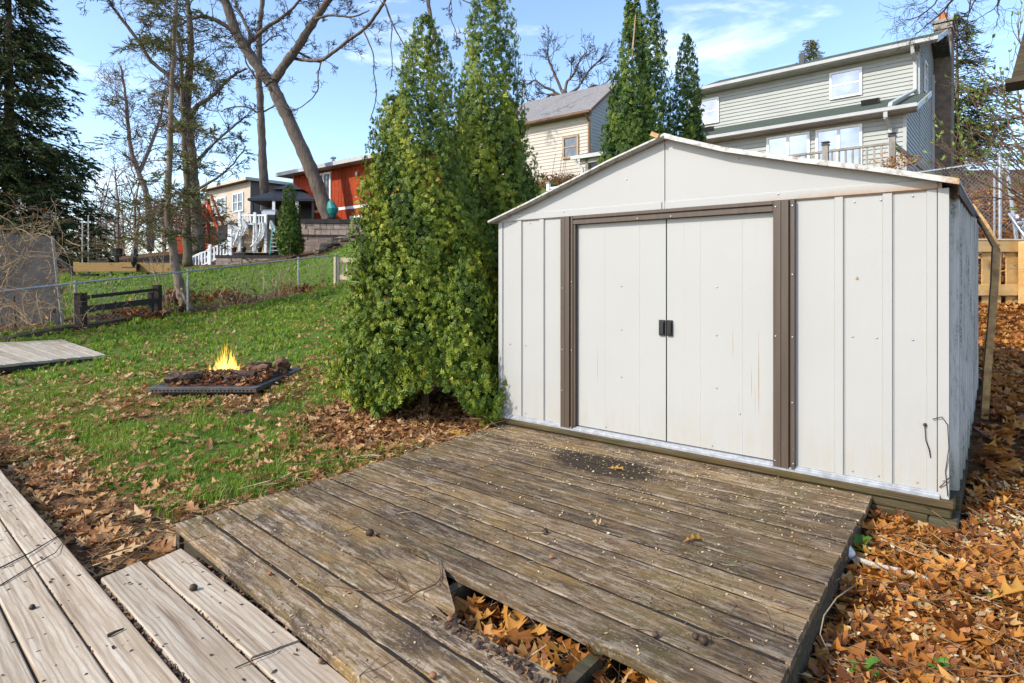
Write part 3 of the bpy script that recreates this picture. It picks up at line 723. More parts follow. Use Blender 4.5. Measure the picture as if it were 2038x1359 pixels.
for e, h, nm in ((LE, .013, 'left'), (RE, .031, 'right')):
    mb = MB()
    for (a, za), (b, zb) in zip(e, e[1:]):
        mb.hexa([(a, -.088, za - h + .010), (b, -.088, zb - h + .010), (b, -.077, zb - h + .010), (a, -.077, za - h + .010), (a, -.088, za + .010), (b, -.088, zb + .010), (b, -.060, zb + .012), (a, -.060, za + .012)])
    sp('roof_trim', mb, 'roof_trim')
sp('ridge_cap', MB().extrude([(1.46, -.085, 2.150), (1.522, -.085, 2.176), (1.585, -.085, 2.150), (1.585, -.085, 2.143), (1.522, -.085, 2.166), (1.46, -.085, 2.143)], (0, SD + .15, 0)), 'roof_trim')
sp('ridge_clip', MB().bar((1.43, -.095, 2.185), (1.485, -.095, 2.155), .012, .03), 'gutter_rust')
# ribbed right side, sheet by sheet
rib = 0.0
for k in range(5):
    y0 = .052 + k * .478; pr = []
    for j in range(2):
        b = y0 + j * .239
        pr += [(3.078, b), (3.078, b + .110), (3.122, b + .135), (3.122, b + .205), (3.078, b + .232)]
    pr.append((3.078, y0 + .477))
    loop = [(a, b, .0) for a, b in pr] + [(a - .006, b, .0) for a, b in pr[::-1]]
    sp('side_panel', MB().extrude(loop, (0, 0, SH)), 'shed_side')
sp('wall_panel', MB().box(-.006, .0, .05, SD, .0, SH), 'shed_side')
sp('wall_panel', MB().box(0, SW, SD - .008, SD, .0, SH), 'shed_side')
sp('eave_trim', MB().box(3.126, 3.134, .0, SD * .62, 1.62, 1.685), 'gutter_brown')
# bent eave trim that has torn loose and hangs beside the wall
Si = SM.inverted()
pth = [(1932, 408, 4.95), (1962, 450, 4.75), (1984, 490, 4.6), (1981, 560, 4.5), (1975, 640, 4.45), (1966, 740, 4.4), (1960, 836, 4.4)]
hp = [Si @ P(*p) for p in pth]
mb = MB(); mb2 = MB()
for a, b in zip(hp, hp[1:]):
    mb.bar(a, b, .012, .044, up=(1, 0, .2))
    off = Vector((-.026, .028, 0)); mb2.bar(a + off, b + off, .05, .008, up=(1, 0, .2))
part('loose_trim', mb, 'gutter_rust', shed); part('loose_trim', mb2, 'gutter_brown', shed)
# screws
mb = MB()
for (x, z, y) in [(.11, .62, 0), (.275, .62, 0), (.44, .62, 0), (.275, .06, 0), (.44, .06, 0), (.11, 1.63, 0), (.32, 1.63, 0), (.66, 1.1, -.036), (.745, .62, -.034), (.66, .62, -.036), (.745, 1.15, -.034), (.66, .3, -.036),
                  (1.15, .80, .008), (1.15, 1.12, .008), (1.85, .80, .008), (1.85, 1.12, .008), (1.15, .45, .008), (1.85, .45, .008), (1.02, .06, .008), (1.82, .06, .008), (2.0, .3, .008),
                  (2.23, .82, -.036), (2.325, .82, -.034), (2.325, 1.2, -.034), (2.325, .42, -.034), (2.33, .05, -.034), (2.225, .05, -.034), (2.23, 1.62, -.036), (2.325, 1.62, -.034),
                  (2.64, .84, 0), (2.76, .84, 0), (2.93, .84, 0), (3.0, .84, 0), (2.64, .06, 0), (2.77, .06, 0), (2.95, .06, 0), (2.65, 1.62, 0), (2.78, 1.62, 0), (2.93, 1.63, 0), (3.065, .1, -.014),
                  (.66, 1.70, -.02), (1.2, 1.9, -.012), (2.24, 1.70, -.02), (1.5, 2.09, -.012), (2.0, 1.95, -.012), (1.3, 1.605, -.034), (1.55, 1.605, -.034)]:
    mb.blob((x, y - .003, z), (.0055, .004, .0055), 6, 4, 0)
sp('screws', mb, 'galvanized', kind='stuff')
mb = MB().extrude([(2.655, -.004, 1.172), (2.672, -.004, 1.172), (2.664, -.004, 1.190)], (0, .003, 0)); sp('rust_chip', mb, 'gutter_rust')
# dead vine at the right corner and on the side wall
mb = MB()
mb.tube([(3.02, -.02, .42), (3.06, -.03, .44), (3.085, -.03, .40), (3.09, -.03, .28), (3.075, -.02, .15), (3.085, -.02, .02)], .0025, 4)
mb.tube([(2.985, -.018, .38), (2.99, -.02, .30), (3.005, -.02, .25), (3.01, -.015, .21)], .003, 4)
mb.blob((2.985, -.02, .385), .010, 5, 4)
mb.tube([(3.09, -.03, .12), (3.07, -.03, .09), (3.05, -.02, .06)], .003, 4)
mb.tube([(3.13, 1.45, 1.45), (3.13, 1.42, 1.2), (3.14, 1.55, 1.1), (3.14, 1.75, 1.17), (3.13, 1.80, 1.22)], .004, 4)
vine = MB(); vine.v = mb.v; vine.f = mb.f
vn = link('vine', vine.mesh('vine'), 'twig_dark', None, SM); vn['label'] = 'thin dead vine stems clinging to the right corner of the shed'; vn['category'] = 'vine'

# ---------------------------------------------------------------- fire pit
fx, fy, fz = -3.90, 6.28, .065
FP = T((fx, fy, 0))
pit = thing('fire_pit', 'square low metal fire pit with a pierced rim and glowing embers on the lawn', 'fire pit', FP)
W1, D1 = 1.17, 1.38
rimw = .13
for nm, bx in (('front', (0, W1, 0, rimw)), ('back', (0, W1, D1 - rimw, D1)), ('l', (0, rimw, rimw + .002, D1 - rimw - .002)), ('r', (W1 - rimw, W1, rimw + .002, D1 - rimw - .002))):
    mb = MB().box(bx[0], bx[1], bx[2], bx[3], fz - .008, fz)
    part('rim', mb, 'black_metal' if nm in 'lr' else 'pit_steel', pit, bevel=.004)
mb = MB().box(0, W1, -.006, .006, fz - .045, fz - .010); mb.box(W1 - .006, W1 + .006, .008, D1, fz - .045, fz - .010); mb.box(-.006, .006, .008, D1, fz - .045, fz - .010); mb.box(0, W1, D1 - .006, D1 + .006, fz - .045, fz - .010)
part('skirt', mb, 'pit_steel', pit)
mb = MB()
for i in range(27): mb.box(.05 + i * .0405, .05 + i * .0405 + .024, -.0085, -.0065, fz - .036, fz - .020)
for i in range(30): mb.box(W1 - .10, W1 - .07, .18 + i * .036, .18 + i * .036 + .02, fz + .0005, fz + .0015)
part('rim_holes', mb, 'dark_void', pit, kind='stuff')
gz0 = g1(fx + .6, fy + .6)
mb = MB().hexa([(.12, .12, gz0 - .05), (W1 - .12, .12, gz0 - .05), (W1 - .12, D1 - .12, gz0 - .05), (.12, D1 - .12, gz0 - .05), (.08, .08, fz - .04), (W1 - .08, .08, fz - .04), (W1 - .08, D1 - .08, fz - .04), (.08, D1 - .08, fz - .04)])
part('bowl', mb, 'char', pit)
# ember bed: uneven ash heap
n = 26; mb = MB(); rr = random.Random(3)
for j in range(n):
    for i in range(n):
        u, v = i / (n - 1), j / (n - 1)
        x_, y_ = .12 + u * (W1 - .24), .12 + v * (D1 - .24)
        hh = .10 * math.exp(-((u - .55) ** 2 + (v - .45) ** 2) * 7) + rr.uniform(-.012, .018)
        mb.v.append((x_, y_, fz - .03 + max(-.02, hh)))
for j in range(n - 1):
    for i in range(n - 1): mb.f.append((j*n + i, j*n + i + 1, (j+1)*n + i + 1, (j+1)*n + i))
part('ember_bed', mb, 'ember', pit)
def log(label, a, b, r0, mat, taper=.85, n=9):
    a, b = Vector(a), Vector(b); mb = MB(); rr = random.Random(label)
    pts = []; rad = []
    for i in range(7):
        t = i / 6; pts.append(a.lerp(b, t) - a + Vector((rr.uniform(-.008, .008), rr.uniform(-.008, .008), rr.uniform(-.006, .006)))); rad.append(r0 * (1 + (taper - 1) * t) * rr.uniform(.92, 1.08) * (.8 if i in (0, 6) else 1))
    mb.tube(pts, rad, n)
    q = r0 * .16; mb.v = [(v[0] + rr.uniform(-q, q), v[1] + rr.uniform(-q, q), v[2] + rr.uniform(-q, q)) for v in mb.v]
    return single('log', mb, mat, label, 'log', T(a))
def fp(x_, y_, z): return Vector((fx + x_, fy + y_, fz + z))
log('charred black log end sticking out over the left rim of the fire pit', fp(.08, .20, .06), fp(.42, .32, .07), .062, 'char')
log('pale split log behind the black one at the left end of the fire', fp(.02, .46, .06), fp(.36, .44, .06), .05, 'log_brown')
log('thick half-burnt log lying under the flames', fp(.40, .62, .05), fp(.98, .42, .08), .052, 'char')
log('brown log leaning across the right side of the fire', fp(.52, .80, .07), fp(1.00, .72, .10), .052, 'log_brown')
log('round log with a bright cut face at the right back of the fire pit', fp(1.06, 1.00, .07), fp(.93, 1.28, .085), .095, 'log_brown')
log('small brown log at the back of the fire', fp(.66, 1.0, .09), fp(.86, 1.15, .07), .045, 'char')
log('short charred log near the front rim of the fire pit', fp(.62, .26, .05), fp(.92, .34, .06), .038, 'char')
# flames: twisted tongues
V_, T_, I_ = [], [], []
rr = random.Random(12)
for k in range(64):
    bx, by = rr.gauss(.60, .085), rr.gauss(.62, .06); hgt_ = rr.uniform(.12, .46) * math.exp(-((bx - .57) / .16) ** 2); w0 = rr.uniform(.006, .019); ph = rr.uniform(0, 6.28); lean = rr.uniform(-.05, .05)
    o0 = len(V_); ns = 8
    for i in range(ns + 1):
        t = i / ns
        w_ = w0 * (1 - t) ** .8 * (.6 + .8 * math.sin(math.pi * min(1, t * 1.6 + .15)))
        cx_ = bx + lean * t + .022 * math.sin(ph + t * 6); cy_ = by + .02 * math.cos(ph * 1.7 + t * 5)
        for m_ in range(5):
            an = 2 * math.pi * m_ / 5 + ph + t
            V_.append((fx - .04 + cx_ + w_ * math.cos(an), fy + cy_ + w_ * math.sin(an), fz + .06 + hgt_ * t)); I_.append(t)
    for i in range(ns):
        for m_ in range(5):
            a, b = o0 + i*5 + m_, o0 + i*5 + (m_ + 1) % 5
            T_ += [(a, b, b + 5), (a, b + 5, a + 5)]
fl = link('flames', np_mesh('flames', np.array(V_), np.array(T_), np.array(I_)), 'flame')
fl['label'] = 'yellow flames rising from the logs in the fire pit'; fl['category'] = 'fire'

# ---------------------------------------------------------------- small base meshes for scattering (x = length, z = up)
def oak(seed, fine=True):
    r = random.Random(seed)
    if fine: tt = [(0, .012), (.13, .022), (.20, .21), (.30, .075), (.46, .33), (.56, .09), (.73, .28), (.82, .09), (1.0, .0)]
    else: tt = [(0, .02), (.2, .2), (.3, .07), (.5, .33), (.62, .09), (.78, .25), (1, 0)]
    cl, cw, tw = r.uniform(-.5, .8), r.uniform(-.6, 2.4), r.uniform(-.9, .9)
    asp = r.uniform(.55, .95); v, f = [], []
    for t, w in tt:
        wl = w * r.uniform(.75, 1.2); wr = w * r.uniform(.75, 1.2); fw = .07 if w > .15 else 0
        z0 = cl * (t - .5) ** 2
        for s in (wl, 0, -wr):
            v.append((t + (fw if s else 0), s * asp, z0 + cw * s * s + tw * s * (t - .5) + r.uniform(-.012, .012)))
    for i in range(len(tt) - 1):
        a, b = i * 3, i * 3 + 3
        f += [(a, a+1, b+1), (a, b+1, b), (a+1, a+2, b+2), (a+1, b+2, b+1)]
    v = np.array(v); v[:, 0] -= .5
    return v, np.array(f)
OAK = [oak(i) for i in range(12)]; OAKF = [oak(20 + i, False) for i in range(5)]
def chunk(seed):                    # torn leaf bit / curled chip
    r = random.Random(seed); n = 5
    v = [(0, 0, r.uniform(.05, .25))] + [(math.cos(6.28*i/n) * r.uniform(.4, .6), math.sin(6.28*i/n) * r.uniform(.15, .45), r.uniform(-.05, .2)) for i in range(n)]
    return np.array(v), np.array([(0, 1+i, 1+(i+1) % n) for i in range(n)])
CHIP = [chunk(i) for i in range(5)]
def stem_b(seed, n=4, bend=.3, w=.006):
    r = random.Random(seed); v, f = [], []; y = 0; dy = 0
    for i in range(n + 1):
        t = i / n; dy += r.uniform(-bend, bend) / n; y += dy
        for k in range(3):
            v.append((t - .5, y + w * math.cos(2.09 * k), w + w * math.sin(2.09 * k) + .05 * math.sin(t * 3.1) * r.random()))
    for i in range(n):
        for k in range(3):
            a, b = i*3 + k, i*3 + (k+1) % 3; f += [(a, b, b+3), (a, b+3, a+3)]
    return np.array(v), np.array(f)
STEM = [stem_b(i, 5, .9) for i in range(6)]
def tuft(seed, nb=6, spread=.35, wid_=.035):
    r = random.Random(seed); v, f, ti = [], [], []
    for i in range(nb):
        an = r.uniform(0, 6.28); bx, by = r.uniform(-.3, .3), r.uniform(-.3, .3); h = r.uniform(.6, 1.1); ln = r.uniform(.05, spread * 1.6)
        dx, dy = math.cos(an) * ln, math.sin(an) * ln; sx, sy = -math.sin(an) * wid_, math.cos(an) * wid_
        o = len(v)
        v += [(bx - sx, by - sy, 0), (bx + sx, by + sy, 0), (bx + dx*.35 - sx*.8, by + dy*.35 - sy*.8, h*.55), (bx + dx*.35 + sx*.8, by + dy*.35 + sy*.8, h*.55), (bx + dx, by + dy, h * (.95 - ln * .5))]
        f += [(o, o+1, o+3), (o, o+3, o+2), (o+2, o+3, o+4)]
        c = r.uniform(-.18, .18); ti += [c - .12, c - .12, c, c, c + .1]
    return np.array(v), np.array(f), np.array(ti)
TUFT = [tuft(i, 6, .45, .028) for i in range(7)]; TUFTW = [tuft(30 + i, 7, .5, .08) for i in range(4)]

def tilt_up(n, s):
    u = np.stack([RN.normal(0, s, n), RN.normal(0, s, n), np.ones(n)], 1); return u / np.linalg.norm(u, axis=1, keepdims=True)
def lay(name, base, xy, zoff, size, tint, mat, label, cat, tilt=.3, zs=None):
    n = len(xy); z = (gz(xy[:, 0], xy[:, 1]) if zs is None else zs) + zoff
    up = tilt_up(n, tilt); ax = rdir(n, -.05, .05); ax -= up * (ax * up).sum(1, keepdims=True)
    return stuff(name, scatter(name, base, np.c_[xy, z], ax, up, size, tint), mat, label, cat)
def wedge(n, ya, yb, ka, kb, power=1.0):    # points inside the strip of ground between two lines of sight
    y = ya + (yb - ya) * RN.random(n) ** power; k = RN.uniform(ka, kb, n); return np.c_[k * y, y]

# deck tests so nothing pokes through boards
def in_quad(xy, q):
    q = np.array([(v[0], v[1]) for v in q]); m = np.ones(len(xy), bool)
    for i in range(4):
        a, b = q[i], q[(i+1) % 4]; m &= (b[0]-a[0]) * (xy[:, 1]-a[1]) - (b[1]-a[1]) * (xy[:, 0]-a[0]) > 0
    return m
DQ = [FLd, FRd, RRd, RLd]
SQ = [SM @ Vector(p) for p in ((-.06, -.06, 0), (3.15, -.06, 0), (3.28, SD, 0), (.05, SD, 0))]
def pale_y(xy): return xy[:, 0] * .656 + xy[:, 1] * .755
def pale_x(xy): return xy[:, 0] * .755 - xy[:, 1] * .656
def clear(xy):
    m = ~in_quad(xy, DQ) & ~in_quad(xy, SQ)
    py, px = pale_y(xy), pale_x(xy)
    m &= ~(py < .74) & ~((py < 1.09) & (px > -3.0))
    m &= ~((xy[:, 0] > fx - .02) & (xy[:, 0] < fx + W1 + .02) & (xy[:, 1] > fy - .02) & (xy[:, 1] < fy + D1 + .02))
    m &= ~in_quad(xy, [pc[0], pc[1], pc[2], pc[3]])
    return m

# ---------------------------------------------------------------- grass
def grass(name, n, ya, yb, ka, kb, size, label, base, power=.6, thin=.35):
    xy = wedge(n, ya, yb, ka, kb, power); m = clear(xy); xy = xy[m]
    l = lawn(xy[:, 0], xy[:, 1])
    cl = .5 + .5 * np.sin(3.7 * xy[:, 0] + 1.9 * np.sin(2.3 * xy[:, 1])) * np.cos(3.1 * xy[:, 1] + 1.3 * np.sin(1.9 * xy[:, 0]))
    keep = RN.random(len(xy)) < l * (thin + (1 - thin) * cl); xy = xy[keep]; cl = cl[keep]; n = len(xy)
    up = tilt_up(n, .22); ax = rdir(n, -.02, .02)
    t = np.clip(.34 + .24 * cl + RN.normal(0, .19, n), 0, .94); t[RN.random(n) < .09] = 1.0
    sz = size * RN.uniform(.55, 1.2, n) * (.65 + .6 * cl)
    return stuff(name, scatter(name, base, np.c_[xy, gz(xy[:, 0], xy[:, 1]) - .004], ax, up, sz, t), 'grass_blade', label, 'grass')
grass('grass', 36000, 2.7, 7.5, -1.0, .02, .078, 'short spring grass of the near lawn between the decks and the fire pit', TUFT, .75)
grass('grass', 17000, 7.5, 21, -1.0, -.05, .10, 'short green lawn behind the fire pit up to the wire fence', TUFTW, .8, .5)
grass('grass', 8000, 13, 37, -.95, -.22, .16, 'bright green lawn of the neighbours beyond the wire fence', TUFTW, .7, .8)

# ---------------------------------------------------------------- fallen leaves
def litter(name, n, ya, yb, ka, kb, dens, size, base, mat, label, tilt, zlift=.012, power=.8):
    xy = wedge(n, ya, yb, ka, kb, power); xy = xy[clear(xy)]
    d = dens(xy[:, 0], xy[:, 1]); xy = xy[RN.random(len(xy)) < d]; n = len(xy)
    return lay(name, base, xy, zlift + RN.random(n) * zlift, size * (.45 + .75 * RN.random(n) ** 1.3), np.clip(RN.beta(1.7, 1.7, n), 0, 1), mat, label, 'leaves', tilt)
def d_lawn(x, y):
    cl = np.clip(.5 + .9 * wob(x * 1.25, y * 1.25), 0, 1.2); far = 1 - .45 * sstep(5, 12, y)
    n = x * .656 + y * .755
    near = 1 - sstep(.95, 1.9, n)
    pitd = np.hypot(x - fx - .6, y - fy - .5)
    ring = (1 - sstep(.9, 1.35, pitd)) * .8
    edge = np.exp(-((-fdist(x, y) - .35) / .45) ** 2) * .9
    return np.clip((.34 + .55 * cl * cl) * far + near * .3 + ring + edge, 0, 1) * sstep(.0, .4, (x + 1.7) * -.78 + (y - 2.95) * .625 + .1)
litter('leaf_litter', 6000, 2.8, 8.5, -1.0, .05, d_lawn, .135, OAK, 'lawn_leaf', 'tan oak leaves scattered over the near lawn', .42, .020)
litter('leaf_litter', 8500, 8.0, 22, -.98, -.02, lambda x, y: d_lawn(x, y) * (fdist(x, y) < .2), .125, OAKF, 'lawn_leaf', 'dry leaves scattered over the back of the lawn', .5, .03)
litter('leaf_litter', 1300, 2.6, 4.9, -1.0, -.30, lambda x, y: 1 - sstep(.85, 1.45, x * .656 + y * .755), .14, OAK, 'lawn_leaf', 'drift of brown oak leaves along the pale deck edge', .5, .02)
def d_bed(x, y):
    r = np.hypot(x + .75, y - 5.2); d = (x + 1.7) * -.78 + (y - 2.95) * .625
    return np.clip((1 - sstep(.9, 1.7, r)) * .9 + (1 - sstep(.1, .5, d)) * (d > -.05) * .8, 0, 1)
litter('leaf_litter', 3800, 3.0, 6.3, -.75, .05, d_bed, .125, OAK, 'lawn_leaf', 'fallen leaves in the bed below the large arborvitae', .5, .02)
def d_right(x, y): return ((x * .78 + (y - 3.36) * -.0 - 2.055 * .78 > -1.3) & ((x - 2.055) * .779 - (y - 3.358) * .627 > .02)).astype(float)
litter('leaf_litter', 3000, 1.4, 3.7, .38, .98, d_right, .195, OAK, 'oak_leaf', 'deep layer of orange-brown oak leaves right of the old deck', .30, .020)
litter('leaf_litter', 4200, 3.4, 9.6, .66, .97, lambda x, y: np.ones(len(x)), .19, OAK, 'oak_leaf', 'rust-brown oak leaves on the slope beside the shed wall', .36, .022, .7)
litter('leaf_litter', 5500, 9.3, 16.5, .55, .97, lambda x, y: np.ones(len(x)), .19, OAKF, 'oak_leaf', 'brown leaves covering the steep bank behind the wooden fence', .5, .03, .9)
litter('leaf_litter', 1900, 1.3, 3.6, .36, .98, d_right, .060, CHIP, 'mulch', 'brown shredded leaf pieces between the orange leaves', .6, .02)
litter('leaf_litter', 1500, 1.3, 3.6, .36, .98, d_right, .035, CHIP, 'chip', 'crumbled leaf bits and bark among the orange leaves', .5, .03)
litter('straw', 620, 1.3, 3.6, .36, .96, d_right, .18, STEM, 'straw', 'dry grass stems lying over the orange leaves', .16, .035)
litter('straw', 1500, 2.6, 5.2, -.80, -.02, lambda x, y: np.clip(np.exp(-((((x + 1.7) * -.78 + (y - 2.95) * .625) - .16) / .22) ** 2) * 1.2, 0, 1), .24, STEM, 'straw', 'dead grass stems along the left edge of the old deck', .3, .03)
litter('mulch', 5200, 4.4, 6.3, -.35, .02, lambda x, y: (1 - sstep(.6, 1.25, np.hypot(x + .65, y - 5.2))), .045, CHIP, 'mulch', 'reddish needle and bark mulch under the arborvitae', .6, .012)
# leaves caught in the hole of the deck (below the boards)
def in_hole(n):
    u = RN.random(n); v = RN.random(n)
    pts = []
    for a, b in zip(u, v):
        p0 = DM @ dl(cum[3] + (cum[4] - cum[3]) * float(b), 1); p1 = DM @ TIP
        q = Vector((p1.x, p1.y, 0)).lerp(p0, float(a) * 1.0); n_ = Vector((.685, .729, 0)); q += n_ * (float(b) - .5) * .24
        pts.append((q.x, q.y))
    return np.array(pts)
xy = in_hole(260); lay('leaf_litter', OAK, xy, 0, .16 * RN.uniform(.7, 1.2, len(xy)), RN.beta(3, 1.6, len(xy)), 'oak_leaf', 'orange oak leaves piled inside the hole of the old deck', 'leaves', .6, zs=-.20 + RN.random(len(xy)) * .13)
xy = in_hole(900); lay('straw', STEM, xy, 0, .16, RN.random(len(xy)), 'straw', 'leaf stalks and stems inside the deck hole', 'debris', .4, zs=-.21 + RN.random(len(xy)) * .06)

# ---------------------------------------------------------------- crumbs on the boards
def on_deck(n, fn):
    u, v = RN.random(n), RN.random(n)
    a = np.array(FLd)[None, :2] * (1 - v[:, None]) + np.array(RLd)[None, :2] * v[:, None]
    b = np.array(FRd)[None, :2] * (1 - v[:, None]) + np.array(RRd)[None, :2] * v[:, None]
    xy = a * (1 - u[:, None]) + b * u[:, None]
    k = RN.random(n) < fn(u, v)
    return xy[k]
hole_v = (cum[3], cum[4])
xy = on_deck(9000, lambda u, v: (.10 + .9 * np.exp(-((v - .93) / .12) ** 2) + .35 * np.exp(-((v - .75) / .2) ** 2 - ((u - .6) / .4) ** 2)) * ~((v > hole_v[0] - .02) & (v < hole_v[1] + .01) & (u > .4)))
lay('wood_chips', CHIP, xy, .001, (.009 + .008 * RN.random(len(xy)) ** 3) * RN.uniform(.5, 1.4, len(xy)), RN.beta(2, 1.5, len(xy)), 'chip', 'pale flakes and bark crumbs strewn over the old deck', 'debris', .35, zs=np.zeros(len(xy)))
xy = on_deck(4200, lambda u, v: np.clip(.2 + .5 * np.exp(-((v - .9) / .15) ** 2), 0, 1) * ~((v > hole_v[0] - .02) & (v < hole_v[1] + .01) & (u > .4)))
lay('wood_chips', CHIP, xy, .001, .010, RN.random(len(xy)) * .3, 'nut', 'dark crumbs of soil and bark on the old deck', 'debris', .35, zs=np.zeros(len(xy)))
xy = on_deck(620, lambda u, v: np.clip(.25 + .7 * (v < .5), 0, 1) * ~((v > hole_v[0] - .05) & (v < hole_v[1] + .03) & (u > .32)))
lay('straw', STEM, xy, .004, .08 * RN.uniform(.3, 1.4, len(xy)), RN.random(len(xy)), 'straw', 'thin dry stems lying on the old deck boards', 'debris', .05, zs=np.zeros(len(xy)))
n = 700; px_, py_ = RN.uniform(-4.6, .5, n), RN.uniform(-.2, 1.06, n)
k = ~((py_ > .72) & (px_ < -2.9)); px_, py_ = px_[k], py_[k]
xy = np.c_[.755 * px_ + .656 * py_, -.656 * px_ + .755 * py_]
lay('wood_chips', CHIP, xy, .001, .019 * RN.uniform(.25, 1.25, len(xy)), RN.random(len(xy)) * .7, 'nut', 'dark bark crumbs and bud scales on the pale planks', 'debris', .3, zs=np.full(len(xy), -.035))
for (yy, cnt) in ((.727, 500), (.908, 320), (1.083, 240), (.572, 120)):       # joints full of crumbs
    px_ = RN.uniform(-2.9 if yy > .7 else -4.5, .4, cnt); py_ = yy + RN.normal(0, .007, cnt)
    xy = np.c_[.755 * px_ + .656 * py_, -.656 * px_ + .755 * py_]
    lay('wood_chips', CHIP, xy, 0, .022 * RN.uniform(.4, 1.3, cnt), RN.random(cnt), 'nut', 'crumbs packed in a joint of the pale planks', 'debris', .5, zs=np.full(cnt, -.042))
n_ = 240; xy = np.array([(DM @ dl(cum[2] + .035, 1).lerp(dl(cum[2] + .035, 0), float(t)))[:2] for t in RN.uniform(.12, .40, n_) ** 1.0]) + RN.normal(0, .020, (n_, 2))
lay('wood_chips', CHIP, xy, .001, .026 * RN.uniform(.3, 1.3, n_), RN.beta(1.3, 2.2, n_), 'nut', 'rotten wood crumbs on the decayed plank beside the hole', 'debris', .5, zs=np.zeros(n_))

def leafthing(label, px, py, z, size, ang, base, mat, tint=.6, tilt=(0.1, 0.05), group=None):
    p = GG(px, py, .04) if z is None else G(px, py, z); v, f = base[0], base[1]
    rt = np.array(Matrix.Rotation(tilt[0], 3, 'X') @ Matrix.Rotation(tilt[1], 3, 'Y')); lift = -float((v @ rt.T)[:, 2].min()) * size * .85
    me = np_mesh('oak_leaf', v * size, f, np.full(len(v), tint))
    o = link('oak_leaf', me, mat, None, T(p + Vector((0, 0, .003 + lift))) @ Matrix.Rotation(ang, 4, 'Z') @ Matrix.Rotation(tilt[0], 4, 'X') @ Matrix.Rotation(tilt[1], 4, 'Y'))
    o['label'] = label; o['category'] = 'leaf'; return o
leafthing('bright orange star-like oak leaf lying in the middle of the old deck', 1381, 1077, 0, .115, .3, OAK[1], 'orange_leaf', .5)
leafthing('orange-tan oak leaf lying on the black soaked patch near the shed doors', 1228, 935, 0, .12, -.3, OAK[3], 'orange_leaf', .8)
leafthing('pale curled oak leaf on the old deck left of the bright orange leaf', 1190, 1046, 0, .10, 2.2, OAK[2], 'lawn_leaf', .95)
leafthing('large tan oak leaf standing up at the end of the pale step', 240, 1108, -.10, .19, .35, OAK[4], 'lawn_leaf', .85, (.5, -.3))
leafthing('large orange oak leaf on the litter right of the white stone', 1805, 1158, None, .17, .9, OAK[5], 'orange_leaf', .5, (-.35, .3))
leafthing('broad orange oak leaf below the shed corner', 1840, 1085, None, .20, 2.6, OAK[0], 'orange_leaf', .4, (.35, .2))
leafthing('upright orange leaf at the deck edge beside the green weed', 1722, 1105, None, .17, 1.7, OAK[6], 'orange_leaf', .55, (.9, .2))
leafthing('pale leaf scrap wedged against the shed sill near the right door post', 1551, 953, 0, .09, .4, OAK[2], 'lawn_leaf', .95, (.7, .3))
leafthing('orange leaf at the lower right corner on the litter', 2010, 1195, None, .20, .1, OAK[1], 'orange_leaf', .7, (.3, -.3))
leafthing('tan oak leaf lying in front of the big arborvitae', 912, 872, -.05, .20, -.2, OAK[3], 'orange_leaf', .85, (.2, .3))
leafthing('orange leaf caught high in the branches of the big arborvitae', 898, 330, 2.2, .0001, 0, OAK[0], 'orange_leaf') if False else None
# walnut husks and other lumps on the deck
def lump(label, px, py, z, r, mat='nut', name='nut', tint=.2, cat='nut'):
    p = GG(px, py, .02) if z is None else G(px, py, z); mb = MB(); mb.blob((0, 0, r * .8), (r, r * .9, r * .82), 10, 8, .14)
    o = single(name, mb, mat, label, cat, T(p), smooth=True)
    a = o.data.attributes.new('tint', 'FLOAT', 'POINT'); a.data.foreach_set('value', [tint] * len(o.data.vertices)); return o
lump('black walnut husk on the left half of the old deck', 736, 1066, 0, .020)
lump('dark nut husk on the deck between the two pale leaves', 1085, 1063, 0, .015)
lump('dark rotten nut lying near the right front of the deck', 1400, 1282, 0, .018)
lump('smaller black nut beside the rotten one near the deck front', 1385, 1272, 0, .014)
lump('brown nut on the deck near its right edge', 1305, 1228 + 40, 0, .012, tint=.6)
lump('reddish acorn on the first plank of the old deck', 537, 1145, 0, .010, tint=1.0)
lump('reddish acorn on the deck left of the hole', 895, 1236, 0, .012, tint=.9)
lump('tan acorn lying on the rotten plank by the hole', 1018, 1298, 0, .014, tint=1.0)
lump('brown acorn low in the middle of the old deck', 862, 1350, 0, .012, tint=.9)
lump('white rounded stone at the right edge of the old deck', 1684, 1112, None, .042, 'white_rock', 'stone', cat='stone')
lump('small orange-brown nut shell on the deck left of the green leaf', 1098, 1112, 0, .011, tint=1.0)
lump('brown bud on the pale step near the butt joint', 638, 1320, -.035, .009, tint=.8)
lump('dark curled bark piece on the pale step', 385, 1175, -.035, .016, tint=.3, name='bark_piece', cat='bark')
lump('dark dried blossom on the left pale plank', 64, 1213, -.035, .012, tint=.1, name='dried_blossom', cat='blossom')
def stick(label, pts, r, mat='twig_tan', name='stick'):
    mb = MB(); P_ = [Vector(p) for p in pts]; o = P_[0].copy()
    mb.tube([p - o for p in P_], [r * (1 - .5 * i / (len(P_) - 1)) for i in range(len(P_))], 6)
    return single(name, mb, mat, label, 'stick', T(o), smooth=True)
stick('pale thick stick lying on the leaves right of the white stone', [GG(1703, 1112, .05), GG(1745, 1126, .05), GG(1795, 1135, .045), GG(1850, 1152, .04), GG(1880, 1162, .035)], .014, 'twig_white')
stick('long thin dark twig across the left pale planks', [G(0, 1130, -.028), G(60, 1100, -.025), G(118, 1065, -.028), G(150, 1035, -.03)], .0035, 'twig_dark', 'twig')
stick('curved dark twig crossing the outer pale plank', [G(0, 1165, -.03), G(70, 1122, -.026), G(110, 1100, -.02), G(128, 1075, -.03)], .003, 'twig_dark', 'twig')
stick('short thick bark stick on the outer pale plank', [G(214, 1265, -.028), G(230, 1257, -.026), G(246, 1251, -.028)], .006, 'twig_dark', 'twig')
